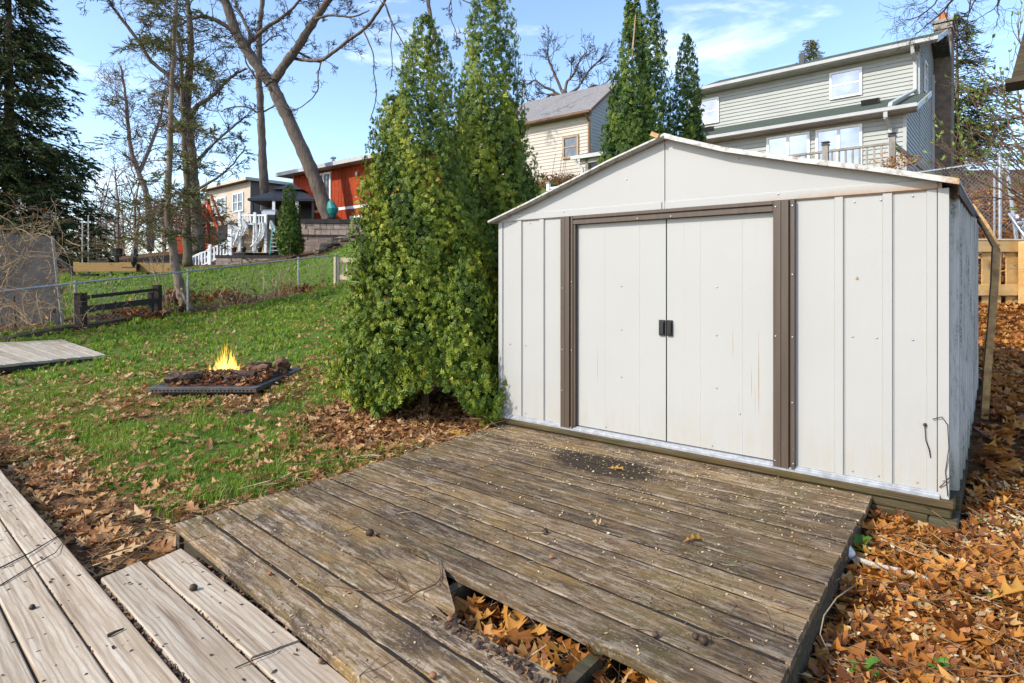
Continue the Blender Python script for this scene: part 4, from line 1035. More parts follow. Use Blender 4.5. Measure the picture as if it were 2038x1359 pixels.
stick('curved stem lying from the butt joint over the pale step', [G(468, 1329, -.028), G(500, 1315, -.024), G(545, 1298, -.028), G(560, 1285, -.03)], .0022, 'twig_dark', 'twig')
stick('long bent stem arching over the middle planks of the old deck', [G(700, 1105, .004), G(780, 1130, .02), G(792, 1150, .03), G(786, 1172, .02), G(750, 1180, .004), G(640, 1162, .003)], .003, 'twig_brown', 'twig')
stick('dry stem lying across the crumbling planks towards the hole', [G(800, 1198, .005), G(830, 1178, .012), G(868, 1162, .012), G(878, 1148, .006), G(872, 1110, .012)], .0036, 'twig_brown', 'twig')
stick('thin stem curling beside the hole edge', [G(868, 1150, .01), G(885, 1168, .006), G(905, 1190, -.02), G(925, 1205, -.06)], .003, 'twig_brown', 'twig')
stick('pale stem leaning over the right rim of the deck', [G(1700, 1165, -.06), G(1665, 1190, -.01), G(1640, 1225, -.02), G(1632, 1262, -.06), G(1650, 1300, -.12)], .0032, 'twig_tan', 'twig')
stick('brown stick lying on the leaf slope beside the hanging trim', [P(1960, 740, 5.0), P(1990, 738, 5.0), P(2040, 745, 4.9)], .012, 'twig_brown')
# green weeds in the litter
def weed(label, px, py, z, n, size):
    p = GG(px, py, .03); rr = random.Random(label); mb = MB(); ti = []
    for i in range(n):
        an = rr.uniform(0, 6.28); l = size * rr.uniform(.5, 1); up = rr.uniform(.25, .9) * l; w = l * .2
        d = Vector((math.cos(an), math.sin(an), 0)); s = Vector((-d.y, d.x, 0)) * w; c = rr.random()
        b = len(mb.v)
        for t, ww, hh in ((0, .2, 0), (.45, 1, .8), (.8, .8, 1), (1, 0.05, .85)):
            q = d * l * t + Vector((0, 0, up * hh)); mb.v += [tuple(q - s * ww), tuple(q + Vector((0, 0, -.15 * w))), tuple(q + s * ww)]; ti += [c] * 3
        for k in range(3):
            a = b + k * 3; mb.f += [(a, a+1, a+4, a+3), (a+1, a+2, a+5, a+4)]
    o = single('weed', mb, 'weed_leaf', label, 'weed', T(p), smooth=True)
    at = o.data.attributes.new('tint', 'FLOAT', 'POINT'); at.data.foreach_set('value', ti); return o
weed('green dandelion-like weed growing at the deck edge by the white stone', 1712, 1098, 0, 12, .10)
weed('bright green weed with rounded leaves at the bottom right of the litter', 1875, 1335, -.25, 9, .07)
weed('tall thin green weed beside the front right corner of the deck', 1712, 1345, -.22, 10, .085)
weed('small green weed by the blue scrap at the right border', 1985, 1200, -.21, 6, .05)
weed('tiny green weed below the broad orange leaf', 1952, 1045, -.16, 7, .05)
mb = MB(); mb.blob((0, 0, .006), (.022, .012, .008), 7, 5, .3)
single('plastic_scrap', mb, 'blue_plastic', 'light blue plastic scrap on the leaves at the right border', 'litter', T(G(2028, 1324, -.25)))
# pale sawdust-like clump near the right border
xy = np.array(G(2010, 1060, -.1)[:2])[None] + RN.normal(0, .09, (420, 2)); lay('wood_chips', CHIP, xy, .03 + RN.random(420) * .03, .030, .5 + RN.random(420) * .4, 'chip', 'pale yellowish wood chips in a small heap right of the shed corner', 'debris', .5)

# ---------------------------------------------------------------- arborvitae
def spray(seed):
    """flat scaly fan: stem with overlapping side branchlets, x outwards"""
    r = random.Random(seed); v, f, ti = [], [], []
    def leaf(p, q, w, droop, t0, t1):
        o = len(v); p = np.array(p); q = np.array(q); d = q - p; s = np.array([-d[1], d[0], 0]); s = s / (np.linalg.norm(s) + 1e-6) * w
        m = p + d * .58 + np.array([0, 0, droop])
        v.extend([p, m - s, q + np.array([0, 0, -droop * .8]), m + s]); f.extend([(o, o+1, o+2), (o, o+2, o+3)]); ti.extend([t0, (t0+t1)/2, t1, (t0+t1)/2])
    leaf((0, 0, 0), (1.0, 0, -.1), .10, .05, -.14, .18)
    for i in range(2):
        t = .06 + i * .34; a = r.uniform(.45, .85)
        for s in (1, -1):
            l = (.66 - .36 * abs(t - .2)) * r.uniform(.75, 1.2)
            leaf((t, 0, .04 * (1 - t)), (t + l * math.cos(a), s * l * math.sin(a), r.uniform(-.2, .08)), .11, r.uniform(.02, .08), -.14 + .1 * t, .08 + .15 * t)
    return np.array(v), np.array(f), np.array(ti)
SPR = [spray(i) for i in range(6)]
def arbor(name, label, base, lobes, n, size, mat, brown=.0, floor=None, cat='tree', group=None, trunk_top=None):
    """lobes: (dx, dy, z0, z1, rmax, power) upright flame shapes; sprays stand on their skins and in the outer shell"""
    root = thing(name, label, cat, T(base), group)
    w = np.array([l[4] * (l[3] - l[2]) for l in lobes]); w = w / w.sum()
    pos, ax, tin, sc, nrm = [], [], [], [], []
    for l, k in zip(lobes, (w * n).astype(int)):
        dx, dy, z0, z1, rm, pw = l
        t = 1 - RN.random(int(k * 1.1)) ** (1 / (1.12 + pw)); t = np.clip(t * 1.02, 0, .995)      # more sprays low down
        an = RN.uniform(0, 2 * np.pi, len(t))
        prof = (1 - t) ** pw * (.72 + .28 * np.minimum(1, t / .16)) 
        lump_ = 1 + .17 * np.sin(an * 3 + t * 9 + dx * 7) + .10 * np.sin(an * 7 - t * 21 + dy * 5) + .07 * np.sin(an * 2 + t * 37) + .14 * np.sin(an * 11 + t * 29 + dx * 5) * np.sin(t * 47 + an * 4)
        r = rm * prof * lump_
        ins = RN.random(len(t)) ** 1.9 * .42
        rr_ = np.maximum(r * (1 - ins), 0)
        p = np.stack([dx + rr_ * np.cos(an), dy + rr_ * np.sin(an), z0 + (z1 - z0) * t + RN.normal(0, .02, len(t))], 1)
        nr = np.stack([np.cos(an), np.sin(an), np.full(len(t), .22)], 1) + RN.normal(0, .34, (len(t), 3)); nr /= np.linalg.norm(nr, axis=1, keepdims=True)
        tg = np.stack([-np.sin(an), np.cos(an), np.zeros(len(t))], 1)
        a = np.stack([np.cos(an), np.sin(an), np.zeros(len(t))], 1) * RN.uniform(.05, .5, len(t))[:, None] + tg * RN.normal(0, .55, len(t))[:, None]
        a[:, 2] += RN.normal(.30, .50, len(t)) + .7 * t ** 3
        a /= np.linalg.norm(a, axis=1, keepdims=True); nrm.append(nr)
        pos.append(p); ax.append(a)
        sc.append(size * RN.uniform(.6, 1.15, len(t)) * (1 - .35 * t))
        clump = .13 * np.sin(an * 5 + t * 17) + .08 * np.sin(an * 9 - t * 31) + .12 * np.sin(p[:, 2] * 6.1 + p[:, 0] * 9)
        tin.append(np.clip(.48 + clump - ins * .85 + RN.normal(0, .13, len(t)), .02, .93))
    pos = np.concatenate(pos); ax = np.concatenate(ax); tin = np.concatenate(tin); sc = np.concatenate(sc); nrm = np.concatenate(nrm)
    if floor is not None:
        k = pos[:, 2] > floor(pos[:, 0], pos[:, 1]); pos, ax, tin, sc, nrm = pos[k], ax[k], tin[k], sc[k], nrm[k]
    if brown: tin[(RN.random(len(tin)) < brown)] = 1.0
    up = nrm - ax * (nrm * ax).sum(1, keepdims=True); up = up / np.maximum(np.linalg.norm(up, axis=1, keepdims=True), 1e-6)
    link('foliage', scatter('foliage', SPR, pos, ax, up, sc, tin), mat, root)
    mb = MB(); h = trunk_top or max(l[3] for l in lobes) * .78
    mb.tube([(0, 0, -.1), (.01, .0, h * .4), (-.01, .01, h * .8), (0, 0, h)], [.045, .035, .012, .004], 7)
    rr = random.Random(label)
    for i in range(26):
        z = rr.uniform(.08, h * .75); an = rr.uniform(0, 6.28); l = rr.uniform(.25, .55) * (1 - z / h * .6)
        mb.tube([(0, 0, z), (l * .5 * math.cos(an), l * .5 * math.sin(an), z + l * .2), (l * math.cos(an), l * math.sin(an), z + l * .7)], [.013, .009, .003], 4)
    part('trunk', mb, 'twig_brown', root)
    return root
g0 = g1(-.80, 5.66)
fl1 = lambda x, y: .10 + .10 * np.sin(5 * x) + .06 * np.sin(13 * x + 4 * y) + .26 * np.exp(-((x - .06) / .24) ** 2) 
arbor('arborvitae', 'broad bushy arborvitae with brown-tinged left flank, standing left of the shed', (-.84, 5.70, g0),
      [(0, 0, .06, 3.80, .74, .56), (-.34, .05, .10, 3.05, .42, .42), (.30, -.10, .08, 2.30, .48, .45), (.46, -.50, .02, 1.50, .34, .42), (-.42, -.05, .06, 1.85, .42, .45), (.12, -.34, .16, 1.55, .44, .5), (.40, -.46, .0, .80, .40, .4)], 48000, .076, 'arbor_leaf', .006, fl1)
g0 = g1(-.18, 6.75)
arbor('arborvitae', 'tall dark arborvitae directly behind the bushy one beside the shed', (-.26, 6.8, g0),
      [(0, 0, .1, 4.52, .56, .36), (.20, .05, .1, 3.2, .52, .42), (-.16, -.05, .1, 3.4, .48, .42), (.36, 0, .1, 2.4, .50, .42)], 31000, .090, 'arbor_leaf', .002)
g0 = g1(1.95, 9.0)
twin = arbor('arborvitae', 'twin-topped arborvitae rising behind the shed roof ridge', (1.95, 9.2, g0),
      [(-.07, 0, .3, 4.60, .50, .42), (.23, -.02, .3, 4.80, .40, .40), (-.22, .05, .3, 3.6, .48, .45), (-.06, 0, 4.2, 5.30, .12, .35)], 17000, .112, 'arbor_dark', .002)
arbor('arborvitae', 'smallest arborvitae behind the shed, right of the twin-topped one', (2.82, 9.5, g1(2.8, 9.5)),
      [(0, 0, .3, 4.08, .38, .42), (.10, 0, .3, 2.9, .36, .5)], 8000, .108, 'arbor_dark', .002)
b5 = P(576, 505, 35.5)
arbor('arborvitae', 'narrow clipped arborvitae in front of the stone terrace', b5, [(0, 0, 0, 4.15, .72, .36), (0, 0, 0, 3.0, .78, .40)], 5500, .19, 'arbor_dark', 0)
# bare leader sticking up from the twin-topped tree
o_ = twin.matrix_basis.translation; mb = MB()
mb.tube([P(*p) - o_ for p in ((1258, 118, 8.86), (1260, 90, 8.93), (1263, 55, 9.0), (1265, 30, 9.08), (1266, 12, 9.15))], [.012, .014, .012, .010, .007], 6)
part('dead_leader', mb, 'twig_tan', twin, smooth=True, label='dead pale leader stem')
me = np_mesh('oak_leaf', OAK[0][0] * .17, OAK[0][1], np.full(len(OAK[0][0]), .4))
o = link('oak_leaf', me, 'orange_leaf', None, T(P(899, 330, 5.98)) @ Matrix.Rotation(1.2, 4, 'X')); o['label'] = 'orange leaf caught in the foliage between the two big arborvitaes'; o['category'] = 'leaf'

# leaves and charred bits heaped in the fire pit
n_ = 420; xy = np.c_[fx + RN.uniform(.12, W1 - .10, n_), fy + RN.uniform(.10, D1 - .1, n_)]
hh = .10 * np.exp(-(((xy[:, 0] - fx - .6) / .45) ** 2 + ((xy[:, 1] - fy - .6) / .5) ** 2))
lay('leaf_litter', OAKF, xy, 0, .085, RN.random(n_) * .6, 'lawn_leaf', 'brown leaves and bark heaped inside the fire pit', 'leaves', .6, zs=fz - .02 + hh + RN.random(n_) * .03)
n_ = 420; xy = np.c_[fx + RN.uniform(.12, W1 - .10, n_), fy + RN.uniform(.10, D1 - .1, n_)]
hh = .09 * np.exp(-(((xy[:, 0] - fx - .6) / .45) ** 2 + ((xy[:, 1] - fy - .6) / .5) ** 2))
lay('wood_chips', CHIP, xy, 0, .06, RN.random(n_) * .5, 'nut', 'charred wood bits inside the fire pit', 'debris', .8, zs=fz - .01 + hh + RN.random(n_) * .03)

litter('leaf_litter', 5200, 2.8, 9.5, -1.0, .05, d_lawn, .042, CHIP, 'lawn_leaf', 'small torn leaf bits sprinkled over the lawn', .6, .03)

# ---------------------------------------------------------------- houses
HR = 40.6
def lap(mb, x0, x1, z0, z1, y, step, th=.032):       # overlapping boards on a wall facing -y
    z = z0
    while z < z1 - .01:
        h = min(step, z1 - z)
        mb.extrude([(x0, y - th, z), (x0, y - .004, z + h), (x0, y, z + h), (x0, y, z)], (x1 - x0, 0, 0)); z += step
    return mb
def lap_boards(parent, mat, x0, x1, z0, z1, y, step, th=.034):
    z = z0
    while z < z1 - .01:
        h = min(step, z1 - z); mb = MB().extrude([(x0, y - th, z), (x0, y - .004, z + h), (x0, y, z + h), (x0, y, z)], (x1 - x0, 0, 0))
        part('siding_board', mb, mat, parent); z += step
def lap_side(mb, poly_top, y0, y1, z0, x, step, th=.022):   # boards on a wall facing +x; poly_top(y)->height
    z = z0; zm = max(poly_top(y0), poly_top((y0 + y1) / 2), poly_top(y1))
    while z < zm:
        ys = [y0 + (y1 - y0) * i / 40 for i in range(41) if poly_top(y0 + (y1 - y0) * i / 40) > z + step * .5]
        if len(ys) > 1: mb.extrude([(x + th, ys[0], z), (x + .004, ys[0], z + step), (x, ys[0], z + step), (x, ys[0], z)], (0, ys[-1] - ys[0], 0))
        z += step
    return mb
def window(parent, x0, x1, z0, z1, y, cols=1, hung=True, frame_mat='white_trim', glass='window_glass', fw=.07, dep=.05, bars=0):
    """frame proud of a wall facing -y, panes set back, meeting rail"""
    fr = MB()
    fr.box(x0, x0 + fw, y - dep, y, z0, z1).box(x1 - fw, x1, y - dep, y, z0, z1).box(x0 + fw, x1 - fw, y - dep, y, z1 - fw, z1).box(x0 + fw, x1 - fw, y - dep - .02, y, z0, z0 + fw)
    w = (x1 - x0) / cols
    for c in range(1, cols): fr.box(x0 + c*w - fw*.6, x0 + c*w + fw*.6, y - dep + .003, y, z0 + fw, z1 - fw)
    if hung: fr.box(x0 + fw, x1 - fw, y - dep + .012, y, (z0+z1)/2 - .025, (z0+z1)/2 + .025)
    wf = part('window', fr, frame_mat, parent)
    for c in range(cols):
        for (a, b) in (((z0+fw, (z0+z1)/2 - .025), ((z0+z1)/2 + .025, z1-fw)) if hung else ((z0+fw, z1-fw),)):
            l = x0 + c*w + (fw if c == 0 else fw*.6); r = x0 + (c+1)*w - (fw if c == cols-1 else fw*.6)
            part('pane', MB().box(l, r, y - .022, y - .014, a, b), glass, wf)
    return wf
def window_side(parent, y0, y1, z0, z1, x, frame_mat='white_trim', glass='window_glass', fw=.07):
    fr = MB(); d = .05
    fr.box(x, x+d, y0, y0+fw, z0, z1).box(x, x+d, y1-fw, y1, z0, z1).box(x, x+d, y0+fw, y1-fw, z1-fw, z1).box(x, x+d, y0+fw, y1-fw, z0, z0+fw).box(x, x+d-.01, y0+fw, y1-fw, (z0+z1)/2-.025, (z0+z1)/2+.025)
    wf = part('window', fr, frame_mat, parent)
    part('pane', MB().box(x+.014, x+.022, y0+fw, y1-fw, z0+fw, z1-fw), glass, wf); return wf

# grey-green house, upper right
hz = 3.5
HM = frame(11.377, 17.0, hz, HR)
house = thing('house', 'two-storey sage grey house with clapboard siding and brick chimney behind the shed', 'house', HM)
w1 = part('wall', MB().box(-7.9, 0, .0, 3.1, -.8, 2.62), 'siding_sage', house); lap_boards(w1, 'siding_sage', -7.9, -.06, .2, 2.60, 0, .137)
w2 = part('wall', MB().box(-7.9, 0, 3.1, 9.6, -.8, 5.42), 'siding_sage', house); lap_boards(w2, 'siding_sage', -7.9, -.06, 3.60, 5.40, 3.1, .137)
lap(mb := MB(), -7.9, -.06, 3.2, 3.6, 3.1, .2); part('siding', mb, 'siding_sage', w2, kind='stuff')
low_top = lambda y: 2.62 + (min(y, 3.1)) * .355
part('siding', lap_side(MB(), low_top, .06, 3.04, -.2, 0, .137), 'siding_sage', w1, kind='stuff')
part('gable_wall', MB().extrude([(-.08, 0, 2.62), (-.08, 3.1, 2.62), (-.08, 3.1, 3.72)], (.08, 0, 0)), 'siding_sage', house)
up_top = lambda y: 5.42 + (y - 3.1) * .38 if y < 6.35 else 5.42 + (9.6 - y) * .38
part('siding', lap_side(MB(), up_top, 3.16, 9.5, -.2, 0, .137), 'siding_sage', w2, kind='stuff')
part('gable_wall', MB().extrude([(-.08, 3.1, 5.42), (-.08, 9.6, 5.42), (-.08, 6.35, 6.655)], (.08, 0, 0)), 'siding_sage', house)
part('corner_board', MB().box(-.06, .03, -.03, .06, -.8, 2.6), 'siding_sage_trim', house)
part('corner_board', MB().box(-.06, .03, 3.07, 3.16, 3.70, 5.40), 'siding_sage_trim', house)
# lower roof, gutter, fascia
rf = part('roof', MB().extrude([(-7.9, -.42, 2.60), (-7.9, 3.098, 3.80), (-7.9, 3.098, 3.72), (-7.9, -.42, 2.52)], (8.22, 0, 0)), 'shingle_green', house)
part('gutter', MB().extrude([(-7.9, -.44, 2.50), (-7.9, -.56, 2.53), (-7.9, -.57, 2.63), (-7.9, -.55, 2.63), (-7.9, -.54, 2.55), (-7.9, -.44, 2.60)], (8.24, 0, 0)), 'gutter_white', rf)
part('soffit', MB().box(-7.9, .30, -.40, -.005, 2.485, 2.505), 'soffit', rf)
part('rake_board', MB().extrude([(.322, -.42, 2.46), (.322, -.42, 2.62), (.322, 3.09, 3.82), (.322, 3.09, 3.66)], (.03, 0, 0)), 'gutter_white', rf)
for x in (-7.0, -1.45): part('roof_vent', MB().extrude([(x, 1.9, 3.40), (x, 1.85, 3.58), (x, 2.2, 3.66), (x, 2.2, 3.5)], (.5, 0, 0)), 'black_metal', rf)
mb = MB()
for i in range(40): mb.box(-7.8 + i * .2, -7.8 + i * .2 + .035, -.44, -.405, 2.47, 2.51)
part('light_string', mb, 'tan_trim', rf, kind='stuff')
# upper roof
rf2 = part('roof', MB().extrude([(-7.9, 2.66, 5.36), (-7.9, 6.35, 6.80), (-7.9, 10.0, 5.36), (-7.9, 10.0, 5.28), (-7.9, 6.35, 6.70), (-7.9, 2.66, 5.28)], (8.42, 0, 0)), 'shingle_green', house)
part('gutter', MB().extrude([(-7.9, 2.62, 5.25), (-7.9, 2.50, 5.29), (-7.9, 2.49, 5.40), (-7.9, 2.51, 5.40), (-7.9, 2.52, 5.31), (-7.9, 2.62, 5.34)], (8.46, 0, 0)), 'gutter_white', rf2)
part('soffit', MB().box(-7.9, -.005, 2.64, 3.07, 5.24, 5.262), 'soffit', rf2)
part('soffit', MB().extrude([(.005, 2.66, 5.255), (.005, 6.35, 6.68), (.005, 6.35, 6.65), (.005, 2.66, 5.235)], (.50, 0, 0)), 'soffit', rf2)
part('rake_board', MB().extrude([(.522, 2.6, 5.22), (.522, 2.6, 5.40), (.522, 6.35, 6.83), (.522, 10.0, 5.40), (.522, 10.0, 5.22), (.522, 6.35, 6.65)], (.03, 0, 0)), 'gutter_white', rf2)
part('roof_vent', MB().box(-4.0, -3.82, 4.4, 4.55, 5.98, 6.5), 'black_metal', rf2)
# downspouts
def spout(pts, w=.085, mat='gutter_white', par=house):
    mb = MB()
    for a, b in zip(pts, pts[1:]): mb.bar(a, b, w, w * .8, up=(0, 1, 0.01))
    return part('downspout', mb, mat, par)
spout([(-.12, 2.58, 5.28), (-.12, 2.66, 5.05), (-.10, 3.03, 4.9), (-.10, 3.03, 3.95), (-.22, 2.2, 3.62), (-.32, -.28, 2.78), (-.32, -.45, 2.64)], .10)
spout([(-.42, -.50, 2.52), (-.42, -.48, 2.36), (-.36, -.08, 2.12), (-.36, -.08, -.5)], .10)
spout([(.06, 6.9, 5.4), (.06, 6.9, 1.2)], .08)
# windows
window(house, -2.64, -1.62, 4.10, 5.06, 3.08, glass='window_bright'); window(house, -7.66, -6.64, 4.0, 5.03, 3.08, glass='window_bright')
window(house, -2.36, -1.08, .75, 2.38, -.02, 2, False, glass='window_bright'); window(house, -3.84, -2.53, .75, 2.38, -.02, 2, False, glass='window_bright')
window(house, -7.0, -5.55, .1, 2.30, -.02, 2, False, glass='window_glass')
window_side(house, 4.25, 5.0, 4.15, 5.25, .022)
part('light_fixture', MB().box(-4.6, -4.42, -.10, -.02, 1.75, 2.0), 'white_trim', house)
mb = MB(); rr = random.Random(2)
for k in range(5):
    an = k * 1.256 + .3; mb.bar((-5.32, -.12, 2.02), (-5.32 + .24 * math.cos(an), -.12, 2.02 + .24 * math.sin(an)), .03, .09, up=(0, 1, 0))
part('star_ornament', mb, 'brown_trim', house)
ch = part('chimney', MB().box(.03, .56, 7.6, 8.9, -1, 7.55), 'chimney_brick', house)
part('cap', MB().box(-.04, .63, 7.52, 8.98, 7.552, 7.67), 'chimney_cap', ch); part('band', MB().box(.0, .59, 7.56, 8.94, 7.30, 7.50), 'chimney_cap', ch)
mb = MB(); mb.tube([(.28, 8.0, 7.65), (.28, 8.0, 8.02)], [.17, .15], 10); part('flue', mb, 'terracotta', ch)
# deck rail in front of the house
dk = thing('house_deck', 'grey wooden deck railing with capped posts in front of the sage grey house', 'deck', HM)
part('deck_floor', MB().box(-9, .1, -2.6, -.03, .12, .28), 'grey_rail', dk)
for x in (-6.2, -3.9, -1.53, .02):
    pst = part('post', MB().box(x - .07, x + .07, -2.57, -2.43, -.8 if x > -1 else .1, 1.36), 'grey_rail', dk)
    part('post_cap', MB().box(x - .09, x + .09, -2.59, -2.41, 1.362, 1.40).box(x - .06, x + .06, -2.56, -2.44, 1.40, 1.44).box(x - .10, x + .10, -2.60, -2.40, 1.44, 1.46), 'black_metal', pst)
part('rail', MB().box(-9, -.05, -2.54, -2.45, 1.17, 1.23), 'grey_rail', dk); part('rail', MB().box(-9, -.05, -2.52, -2.47, .38, .43), 'grey_rail', dk)
x = -8.8
while x < -.1:
    if min(abs(x - q) for q in (-6.2, -3.9, -1.53, .02)) > .12: part('baluster', MB().box(x - .022, x + .022, -2.52, -2.475, .432, 1.168), 'grey_rail', dk)
    x += .165
mb = MB(); mb.bar((.02, -2.3, 1.2), (1.0, -.6, .2), .05, .12); part('rail', mb, 'grey_rail', dk)

# beige house
BM = frame(3.62, 27.0, 6.0, 38.0)
bh = thing('house', 'cream clapboard house with grey shingle roof and small brown-trimmed window', 'house', BM)
w = part('wall', MB().box(-9.5, 0, 0, 5, -2, 3.0), 'siding_beige', bh); part('siding', lap(MB(), -9.5, -.07, -1.4, 2.98, 0, .16), 'siding_beige', w, kind='stuff')
gt = lambda y: 3.0 + min(y, 5 - y) * .72
part('gable_wall', MB().extrude([(-.1, 0, 3.0), (-.1, 5, 3.0), (-.1, 2.5, 4.75)], (.1, 0, 0)), 'siding_sage_trim', bh)
part('siding', lap_side(MB(), gt, .05, 4.95, -1.4, 0, .16), 'siding_sage_trim', w, kind='stuff')
r_ = part('roof', MB().extrude([(-9.6, -.38, 2.86), (-9.6, 2.5, 4.92), (-9.6, 5.38, 2.86), (-9.6, 5.38, 2.76), (-9.6, 2.5, 4.80), (-9.6, -.38, 2.76)], (9.8, 0, 0)), 'shingle_grey', bh)
part('gutter', MB().extrude([(-9.6, -.38, 2.70), (-9.6, -.50, 2.74), (-9.6, -.51, 2.84), (-9.6, -.38, 2.84)], (9.8, 0, 0)), 'brown_trim', r_)
part('rake_board', MB().extrude([(.202, -.38, 2.72), (.202, -.38, 2.88), (.202, 2.5, 4.95), (.202, 5.38, 2.88), (.202, 5.38, 2.72), (.202, 2.5, 4.78)], (.03, 0, 0)), 'brown_trim', r_)
window(bh, -1.50, -.62, .86, 1.92, -.02, 1, True, 'tan_trim', fw=.09, dep=.07)
spout([(-4.2, -.08, 2.75), (-4.2, -.08, -1)], .09, 'brown_trim', bh)
spout([(-.08, -.42, 2.74), (-.06, -.06, 2.45), (-.06, -.06, -1)], .09, 'brown_trim', bh)
part('porch_roof', MB().extrude([(.13, -1.75, .50), (.13, -.03, 1.05), (.13, -.03, .97), (.13, -1.75, .42)], (2.4, 0, 0)), 'roof_dark', bh)
part('porch_gutter', MB().box(.08, 2.5, -1.87, -1.76, .36, .52), 'gutter_white', bh)
part('porch_post', MB().box(.72, .86, -1.70, -1.55, -2, .42), 'grey_rail', bh); part('porch_beam', MB().box(.45, 2.4, -1.7, -1.55, .16, .40), 'grey_rail', bh)
spout([(.30, -1.82, .36), (.34, -1.75, .18), (.60, -1.73, -.05), (.60, -1.73, -2)], .09, 'gutter_white', bh)
# antenna on the cream house
mb = MB(); mb.tube([(0, 0, -.8), (0, 0, 2.3)], .02, 5); mb.tube([(-.1, 0, 2.15), (1.35, -.1, 2.02)], .016, 4)
for i in range(9): mb.tube([(i * .16, -.28 + i * .01, 2.14 - i * .015), (i * .16, .28 - i * .01, 2.14 - i * .015)], .008, 3)
single('antenna', mb, 'galvanized', 'thin television antenna above the cream house roof', 'antenna', T(P(1043, 195, 29.2)))
# white porch stair railing and reddish dead hedge before it
RM = frame(*P(1092, 398, 22.0), 38)
rl = thing('railing', 'white baluster railing at the foot of the cream house', 'railing', RM)
part('post', MB().box(-.06, .06, -.06, .06, -.6, .62), 'white_trim', rl); part('post_cap', MB().box(-.09, .09, -.09, .09, .622, .68), 'grey_rail', rl)
mb = MB(); mb.bar((.06, 0, .44), (3.0, 0, .50), .06, .05); part('rail', mb, 'white_trim', rl)
mb = MB(); mb.bar((.06, 0, -.5), (3.0, 0, -.44), .06, .05); part('rail', mb, 'white_trim', rl)
for i in range(13): part('baluster', MB().box(.2 + i * .19, .25 + i * .19, -.02, .02, -.48, .43), 'white_trim', rl)

# red house
XM = frame(-17.06, 46, 4.4, 38.0)
rh = thing('house', 'red-stained wooden house with white trim and metal roof at the left', 'house', XM)
part('wall', MB().box(0, 14, 0, 8, -1, 4.95), 'red_siding', rh)
for i in range(34): part('siding_board', MB().box(i * .41 + .01, i * .41 + .395, -.025, .0, -1, 4.9), 'red_siding', rh)
part('corner_board', MB().box(-.12, .0, -.03, .1, -1, 4.9), 'white_trim', rh)
part('belt_board', MB().box(.0, 14, -.05, -.026, 1.72, 1.92), 'white_trim', rh)
rr_ = part('roof', MB().extrude([(-.9, -.9, 4.98), (-.9, 4, 6.0), (-.9, 9, 4.98), (-.9, 9, 4.80), (-.9, 4, 5.8), (-.9, -.9, 4.80)], (15.5, 0, 0)), 'roof_dark', rh)
part('fascia', MB().box(-.92, 14.6, -.99, -.905, 4.74, 5.02), 'gutter_white', rr_); part('soffit', MB().box(-.9, 14.6, -.90, -.03, 4.76, 4.79), 'gutter_white', rr_)
part('fascia', MB().box(-.99, -.91, -.99, 9, 4.74, 5.02), 'gutter_white', rr_)
mb = MB(); mb.tube([(3.4, 1.2, 5.2), (3.4, 1.2, 5.95)], .14, 8); mb.tube([(3.4, 1.2, 5.95), (3.4, 1.2, 6.06)], .24, 8); part('vent_pipe', mb, 'galvanized', rr_)
window(rh, 3.15, 4.95, 2.45, 4.60, -.03, 2, False, fw=.16, dep=.10); window(rh, 7.2, 8.6, -.6, 1.2, -.03, 1, False, fw=.14, dep=.10)
part('wall_lamp', MB().box(1.0, 1.2, -.16, -.03, 3.3, 3.55), 'galvanized', rh); part('wall_lamp', MB().box(7.9, 8.1, -.16, -.03, 4.0, 4.25), 'galvanized', rh)
# teal cover beside the red house
mb = MB(); mb.tube([(0, 0, 0), (0, 0, .5), (.0, 0, 1.1), (-.12, 0, 1.9), (-.15, 0, 2.3)], [.10, .30, .40, .22, .03], 11); mb.v = [(a, b, c * .52) for a, b, c in mb.v]
single('garden_cover', mb, 'teal_paint', 'teal fabric cover bundled between the leaning trunk and the red house', 'cover', T(P(662, 432, 40)))

# brown house
NM = frame(-24.94, 56, 4.6, 41.0)
nh = thing('house', 'tan flat-roofed house with shade painted into its side wall behind the terrace at the left', 'house', NM)
part('wall', MB().box(-10.2, -.01, 0.06, 4.5, 2.1, 5.85), 'siding_tan', nh)
part('panel_wall', MB().box(-10.2, -.0, 0, .05, 2.05, 5.85), 'siding_tan', nh)
part('side_wall', MB().box(-.008, .05, .055, 8.4, -1, 5.85), 'siding_shaded', nh)  # face turned from the sun, its shade painted as a darker siding colour
part('siding', lap_side(MB(), lambda y: 5.8, .06, 8.3, 0, .05, .22, .03), 'siding_shaded', nh, kind='stuff')
part('lower_wall', MB().box(-9.4, -.2, .9, 4.5, -1, 2.04), 'siding_shaded', nh)
part('corner_board', MB().box(-.08, .08, -.04, .03, 2.05, 5.85), 'siding_tan', nh)
rr_ = part('roof', MB().box(-10.9, .5, -.6, 8.8, 5.87, 6.1), 'roof_dark', nh); part('fascia', MB().box(-10.95, .55, -.68, -.605, 5.86, 6.14), 'siding_tan', rr_); part('fascia', MB().box(.505, .58, -.6, 8.8, 5.86, 6.14), 'gutter_white', rr_)
window(nh, -8.25, -5.2, 3.0, 4.9, -.02, 3, True, fw=.14, dep=.08); window(nh, -3.6, -1.3, 3.1, 5.0, -.02, 2, True, fw=.14, dep=.08)
window(nh, -9.9, -9.0, 2.6, 4.6, -.02, 1, True, fw=.14, dep=.08)
window_side(nh, .95, 2.0, 3.1, 5.0, .06, fw=.13); window_side(nh, 2.75, 4.4, 3.1, 5.0, .06, fw=.13)
part('floodlight', MB().box(.06, .25, .15, .6, 1.9, 2.2), 'white_trim', nh)
part('flood_post', MB().box(-10.2, -9.95, -.25, -.0, 0, 5.6), 'white_trim', nh)
